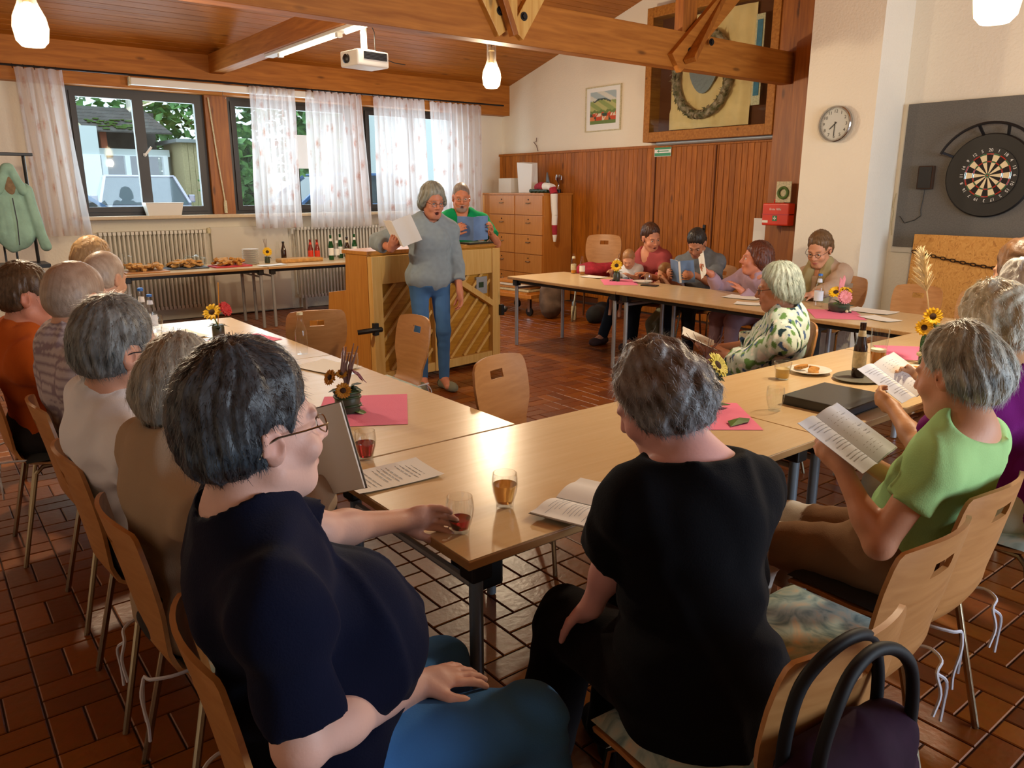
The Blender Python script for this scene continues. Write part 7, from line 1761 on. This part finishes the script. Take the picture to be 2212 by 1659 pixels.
p8 = person('person in purple shirt with wavy white blond hair, right row', (2.875, 1.03, 1.165), 85, 72, -20, pelvis=(2.96, .90, .57), s=1.0, hs=1.05, female=True, skin='C8946A',
            hair=dict(style='full', top=.022, side=.014, back=.018, c=['9A9480', 'D8D4C6', 'DCD2B4'], lock=.005, nlock=13, strands=2600, curl=.5, nape=-.09, seed=12), top=dict(c='6E1468', sleeve=.75, loose=.020, g=.016, fold=.007, neck=.066, hem=-.10), legs=dict(c='C8CCB8'),
            arms={-1: dict(t=(2.90, 1.34, .815), d=(.35, .9, .25), n=(1, -.2, .2), curl=.8, pole=(-.6, -.2, -1)), 1: dict(t=(3.22, 1.36, .84), d=(-.1, .8, .4), n=(-1, 0, .4), curl=.7)}, res=.011, hres=.0065, handres=.007)
p9 = person('person in pale blue top with white hair at the right picture edge', (3.52, 1.17, 1.208), 90, 80, -10, pelvis=(3.62, .98, .57), s=.98, female=True, skin='CE9A7C', hair=dict(style='full', top=.026, side=.016, back=.02, c=['A4A6A4', 'DCDEDC', 'E0E0DC'], seed=13, strands=700, curl=.4), top=dict(c='9CAABC', sleeve=.8), legs=dict(c='44505C'), res=.014, hres=.008)
p9b = person('person with brown hair behind the white-haired heads at the right edge', (4.00, 1.36, 1.255), 90, 80, -10, pelvis=(4.15, 1.0, .57), s=1.0, female=True, skin='CE9A7C', hair=dict(style='bob', top=.022, side=.016, back=.02, c=['3E2818', '6E4E32', '6A4A30'], seed=14), top=dict(c='5A4A50', sleeve=.8), legs=dict(c='30343C'), res=.015, hres=.009)
p10 = person('person with white bob in green and blue leaf patterned blouse', (3.83, 2.485, 1.085), 125, 128, -8, pelvis=(3.965, 2.53, .565), s=.95, hs=.99, female=True, skin='CC9074', bust=.8, belly=.5,
             hair=dict(style='bob', top=.022, side=.016, back=.026, c=['7E8E82', 'B4BEB2', 'C0C8BC'], lock=.0035, nlock=18, seed=15, strands=1800, nape=-.095, cheek=-.045, temple=-.005, fore=.080), top=dict(c='D2E6DE', pat='leaf', cs=['6E9A5C', '4E6C9C', '27404A', 'F2F6F0'], sleeve=1.45, loose=.035, g=.020, fold=.007, neck=.060, hem=-.12, name='blouse', res=.0065), legs=dict(c='5C7C84', g=.016),
             arms={-1: dict(t=(3.74, 2.80, .70), d=(-.5, .8, 0), n=(.6, .3, 1), curl=.5, pole=(-.5, -.6, -1)), 1: dict(t=(3.88, 2.88, .68), d=(-.5, .8, .1), n=(0, 0, 1), curl=.5)}, feet={-1: (3.58, 2.94, .085), 1: (3.75, 3.05, .085)}, glasses='black_plastic', res=.010, hres=.006, lips='8A5044')
p11 = person('person in dusty red top smiling beside the toddler, far row', (6.215, 5.575, 1.14), 185, 250, -18, 8, pelvis=(6.33, 5.58, .565), s=1.02, hs=1.10, female=True, skin='D09070', bust=.7,
             hair=dict(style='short', fore=.072, top=.012, side=.008, back=.016, c=['2A1812', '4E3022', '4A2C1C'], seed=16), top=dict(c='A04A4C', sleeve=1.5, loose=.022, g=.016, ndrop=.08, name='top'), legs=dict(c='1C2430'), mouth=.15, arms={1: dict(t=(6.02, 5.82, .80), d=(-.7, .7, 0)), -1: dict(t=(5.98, 5.40, .78))}, feet={1: (5.86, 5.90, .085), -1: (5.9, 5.50, .085)}, res=.012, hres=.0065, shoes='4A3838')
tod = person('person, toddler in white T-shirt on the lap of the person in red', (5.98, 5.665, .925), 190, 215, -35, pelvis=(6.06, 5.66, .62), s=.52, hs=.74, child=1, skin='D8A080', hair=dict(style='short', top=.010, side=.006, back=.010, c=['8A6240', 'B08458', 'A87C50'], seed=17, lock=.001), top=dict(c='D4D6DE', sleeve=.6, loose=.01, g=.008, fold=.003), legs=dict(c='6A7080', g=.008), arms={1: dict(t=(5.86, 5.80, .78)), -1: dict(t=(5.86, 5.56, .78))}, feet={1: (5.82, 5.74, .50), -1: (5.82, 5.60, .50)}, res=.010, hres=.0065, shoes=None)
kid = person('person, small child peeping over the far table edge', (5.99, 5.17, .815), 180, 165, -20, pelvis=(6.10, 5.18, .44), s=.60, hs=.76, child=1, skin='CE9672', hair=dict(style='short', top=.012, side=.008, back=.010, c=['7A5434', 'A0764A', '9A7046'], seed=18, lock=.001), top=dict(c='B08468', sleeve=.8, loose=.01, g=.008, fold=.003), legs=dict(c='7E8470', g=.014), arms={1: dict(t=(5.87, 5.30, .77)), -1: dict(t=(5.87, 5.06, .77))}, feet={1: (5.93, 5.24, .07), -1: (5.93, 5.12, .07)}, res=.010, hres=.0065, shoes='8A7A5A')
p12 = person('person in grey polo shirt reading a blue booklet, far row', (6.205, 4.965, 1.11), 190, 205, -38, pelvis=(6.34, 4.98, .565), s=1.04, hs=1.06, skin='C08464', hair=dict(style='short', top=.018, side=.008, back=.010, c=['1A1614', '3A3430', '302A26'], seed=19), top=dict(c='70767E', pat='melange', sleeve=.75, loose=.024, g=.016, collar=True, name='polo_shirt'), legs=dict(c='22262E'), arms={1: dict(t=(5.92, 5.02, .84), d=(-1, -.2, .1), n=(0, -1, .2), curl=.9), -1: dict(t=(5.92, 4.74, .84), d=(-1, .2, .1), n=(0, 1, .2), curl=.9)}, res=.011, hres=.0065)
p13 = person('person in lilac blouse with auburn hair turned sideways, far row', (5.93, 4.085, 1.03), 165, 138, 4, pelvis=(6.18, 4.15, .56), s=.98, hs=1.12, female=True, skin='CC8468', hair=dict(style='bob', top=.018, side=.014, back=.024, c=['3A1C12', '6A3622', '5E3020'], seed=20, nape=-.11, cheek=-.03), top=dict(c='B094A4', sleeve=1.9, loose=.024, g=.016, collar=True, name='blouse'), legs=dict(c='A08088'), arms={1: dict(t=(5.72, 4.40, .90), d=(-.5, .8, .3), n=(.3, 0, 1), curl=.8), -1: dict(t=(5.66, 4.02, .785))}, res=.011, hres=.0065)
p14 = person('person with glasses, tied brown hair and long beige scarf, by the pier', (6.275, 3.687, 1.12), 185, 188, -22, pelvis=(6.38, 3.64, .565), s=1.04, hs=1.14, female=True, skin='CE9270', hair=dict(style='short', fore=.070, top=.014, side=.010, back=.024, c=['3C2818', '7A5C3E', '7A5C3C'], seed=21, nape=-.11, cheek=-.03), top=dict(c='B89C84', sleeve=1.6, loose=.022, g=.014, name='top', ndrop=.06), legs=dict(c='3A3634'), glasses='dark_metal', arms={1: dict(t=(5.88, 3.78, .80), d=(-1, -.3, -.1)), -1: dict(t=(5.86, 3.48, .785), d=(-1, .3, 0))}, res=.011, hres=.0065)
# scarf of the person by the pier
def scarf(p):
    F = Field((5.85, 3.2, .55), (6.6, 4.1, 1.2), .011); NB, S, f = p['NB'], p['S'], p['f']; up = A3((0, 0, 1))
    for q in (-1, 1):
        a = NB + f * .02 + p['r'] * q * .06 + up * .03; b = NB + f * .115 + p['r'] * q * .085 - up * .14; c = b + f * .045 - up * .22 + p['r'] * q * .01
        F.cap(NB - f * .06 + up * .03, a, .035, .042, k=.03); F.cap(a, b, .042, .052, k=.03); F.cap(b, c, .050, .058, k=.02)
    n1 = noisefn(26, 3, stretch=(1, 1, .3)); n2 = noisefn(60, 4); F.disp(lambda P: -.008 * np.abs(np.sin(P[:, 1] * 90 + n1(P))) - .002 * n2(P), .04); V, Q = F.mesh(); n3 = noisefn(30, 9)
    np_mesh('scarf', V, Q, 'cloth', p['body'], p['base'], lambda V: A3(hexc('A8986C')) * (1 + .18 * n3(V))[:, None])
scarf(p14)
p15 = person('person standing in grey sweater and jeans, grey bob, holding song sheets', (3.354, 5.310, 1.535), 252, 262, -12, pelvis=(3.33, 5.36, .93), s=1.0, hs=1.0, female=True, skin='C88468', bust=.7, stand=True, mouth=.7,
             hair=dict(style='bob', top=.022, side=.020, back=.022, c=['62645A', '9C9C8C', 'A8A698'], lock=.0035, nlock=16, seed=22, strands=1200, nape=-.10, cheek=-.04, temple=.0, fore=.076), top=dict(c='8E9AA0', pat='melange', sleeve=1.60, loose=.014, g=.022, fold=.005, hem=-.09, ndrop=.05, v=True, name='sweater', res=.0095), legs=dict(top=-.05, c='3C5C82', g=.001, fade=.35, fold=.004, res=.0095),
             arms={1: dict(t=(2.985, 5.345, 1.185), d=(-.1, -.55, .55), n=(.6, .3, .6), curl=.7, pole=(-1, .3, -.6)), -1: dict(t=(3.50, 5.165, .82), d=(0.05, -.1, -1), n=(-1, .2, 0), curl=.5, pole=(.6, .8, 0))}, feet={1: (3.28, 5.42, .085), -1: (3.43, 5.32, .085)}, glasses='dark_metal', res=.010, hres=.0055, handres=.007, shoes='7C7A68')
p16 = person('person standing in green V-neck T-shirt with grey goatee, singing from a booklet', (4.22, 6.18, 1.555), 245, 240, -10, pelvis=(4.28, 6.28, .95), s=1.02, hs=1.0, skin='C8805E', stand=True, mouth=.8, beard='8A8078',
             hair=dict(style='short', top=.008, side=.004, back=.008, c=['5E5048', '8A7C70', '86786C'], seed=23, lock=.001, fore=.072), top=dict(c='0E8A52', sleeve=.72, loose=.024, g=.014, fold=.006, ndrop=.08, v=True, hem=-.08), legs=dict(c='34404C'),
             arms={1: dict(t=(3.96, 5.93, 1.255), d=(.2, -.75, .5), n=(.8, .3, 0), curl=.7, pole=(-.8, .2, -1)), -1: dict(t=(4.30, 5.83, 1.245), d=(-.2, -.5, .55), n=(-.9, .2, .1), curl=.7, pole=(.9, .2, -1))}, glasses='chrome', res=.011, hres=.006, handres=.007)
# booklets in hands
booklet('grey and blue covered booklet held up by the person in the tan sweater', (.785, 1.89, .93), (-.10, .30, .95), (-.75, -.62, .30), .165, .23, 22, 'cover_grey', .006)
booklet('open printed song sheet held by the person in lime green', (2.085, 1.085, .915), (-.12, .72, .40), (.1, -.6, .9), .148, .21, 6, 'paper_blueish', .0012, pages='paper_blueish', name='song_sheet')
booklet('open folded song sheet held by the person in purple', (3.13, 1.45, .865), (-.05, .75, .42), (-.1, -.6, .9), .148, .21, 8, 'paper_blueish', .0012, name='song_sheet', pages='paper')
booklet('open white booklet held low by the person in the patterned blouse', (3.72, 2.93, .72), (-.55, .6, .35), (.45, -.5, .9), .15, .21, 12, 'folder_black', .004)
booklet('white song sheets held by the standing person in grey', (2.965, 5.20, 1.30), (-.45, .0, .9), (.55, .35, .55), .15, .21, 30, 'paper', .003)
booklet('open blue covered booklet held by the standing person in green', (4.09, 5.80, 1.285), (-.08, -.12, 1), (.45, .85, .25), .15, .21, 24, 'cover_blue', .006)
booklet('open blue booklet standing before the person in the grey polo', (5.80, 4.84, .865), (-.2, 0, 1), (1, .1, .2), .148, .21, 28, 'cover_blue', .006)
booklet('white song sheet tilted in the hand of the person in lilac', (5.66, 4.46, .97), (.15, .35, .9), (.75, -.5, .3), .11, .20, 3, 'paper', .001)
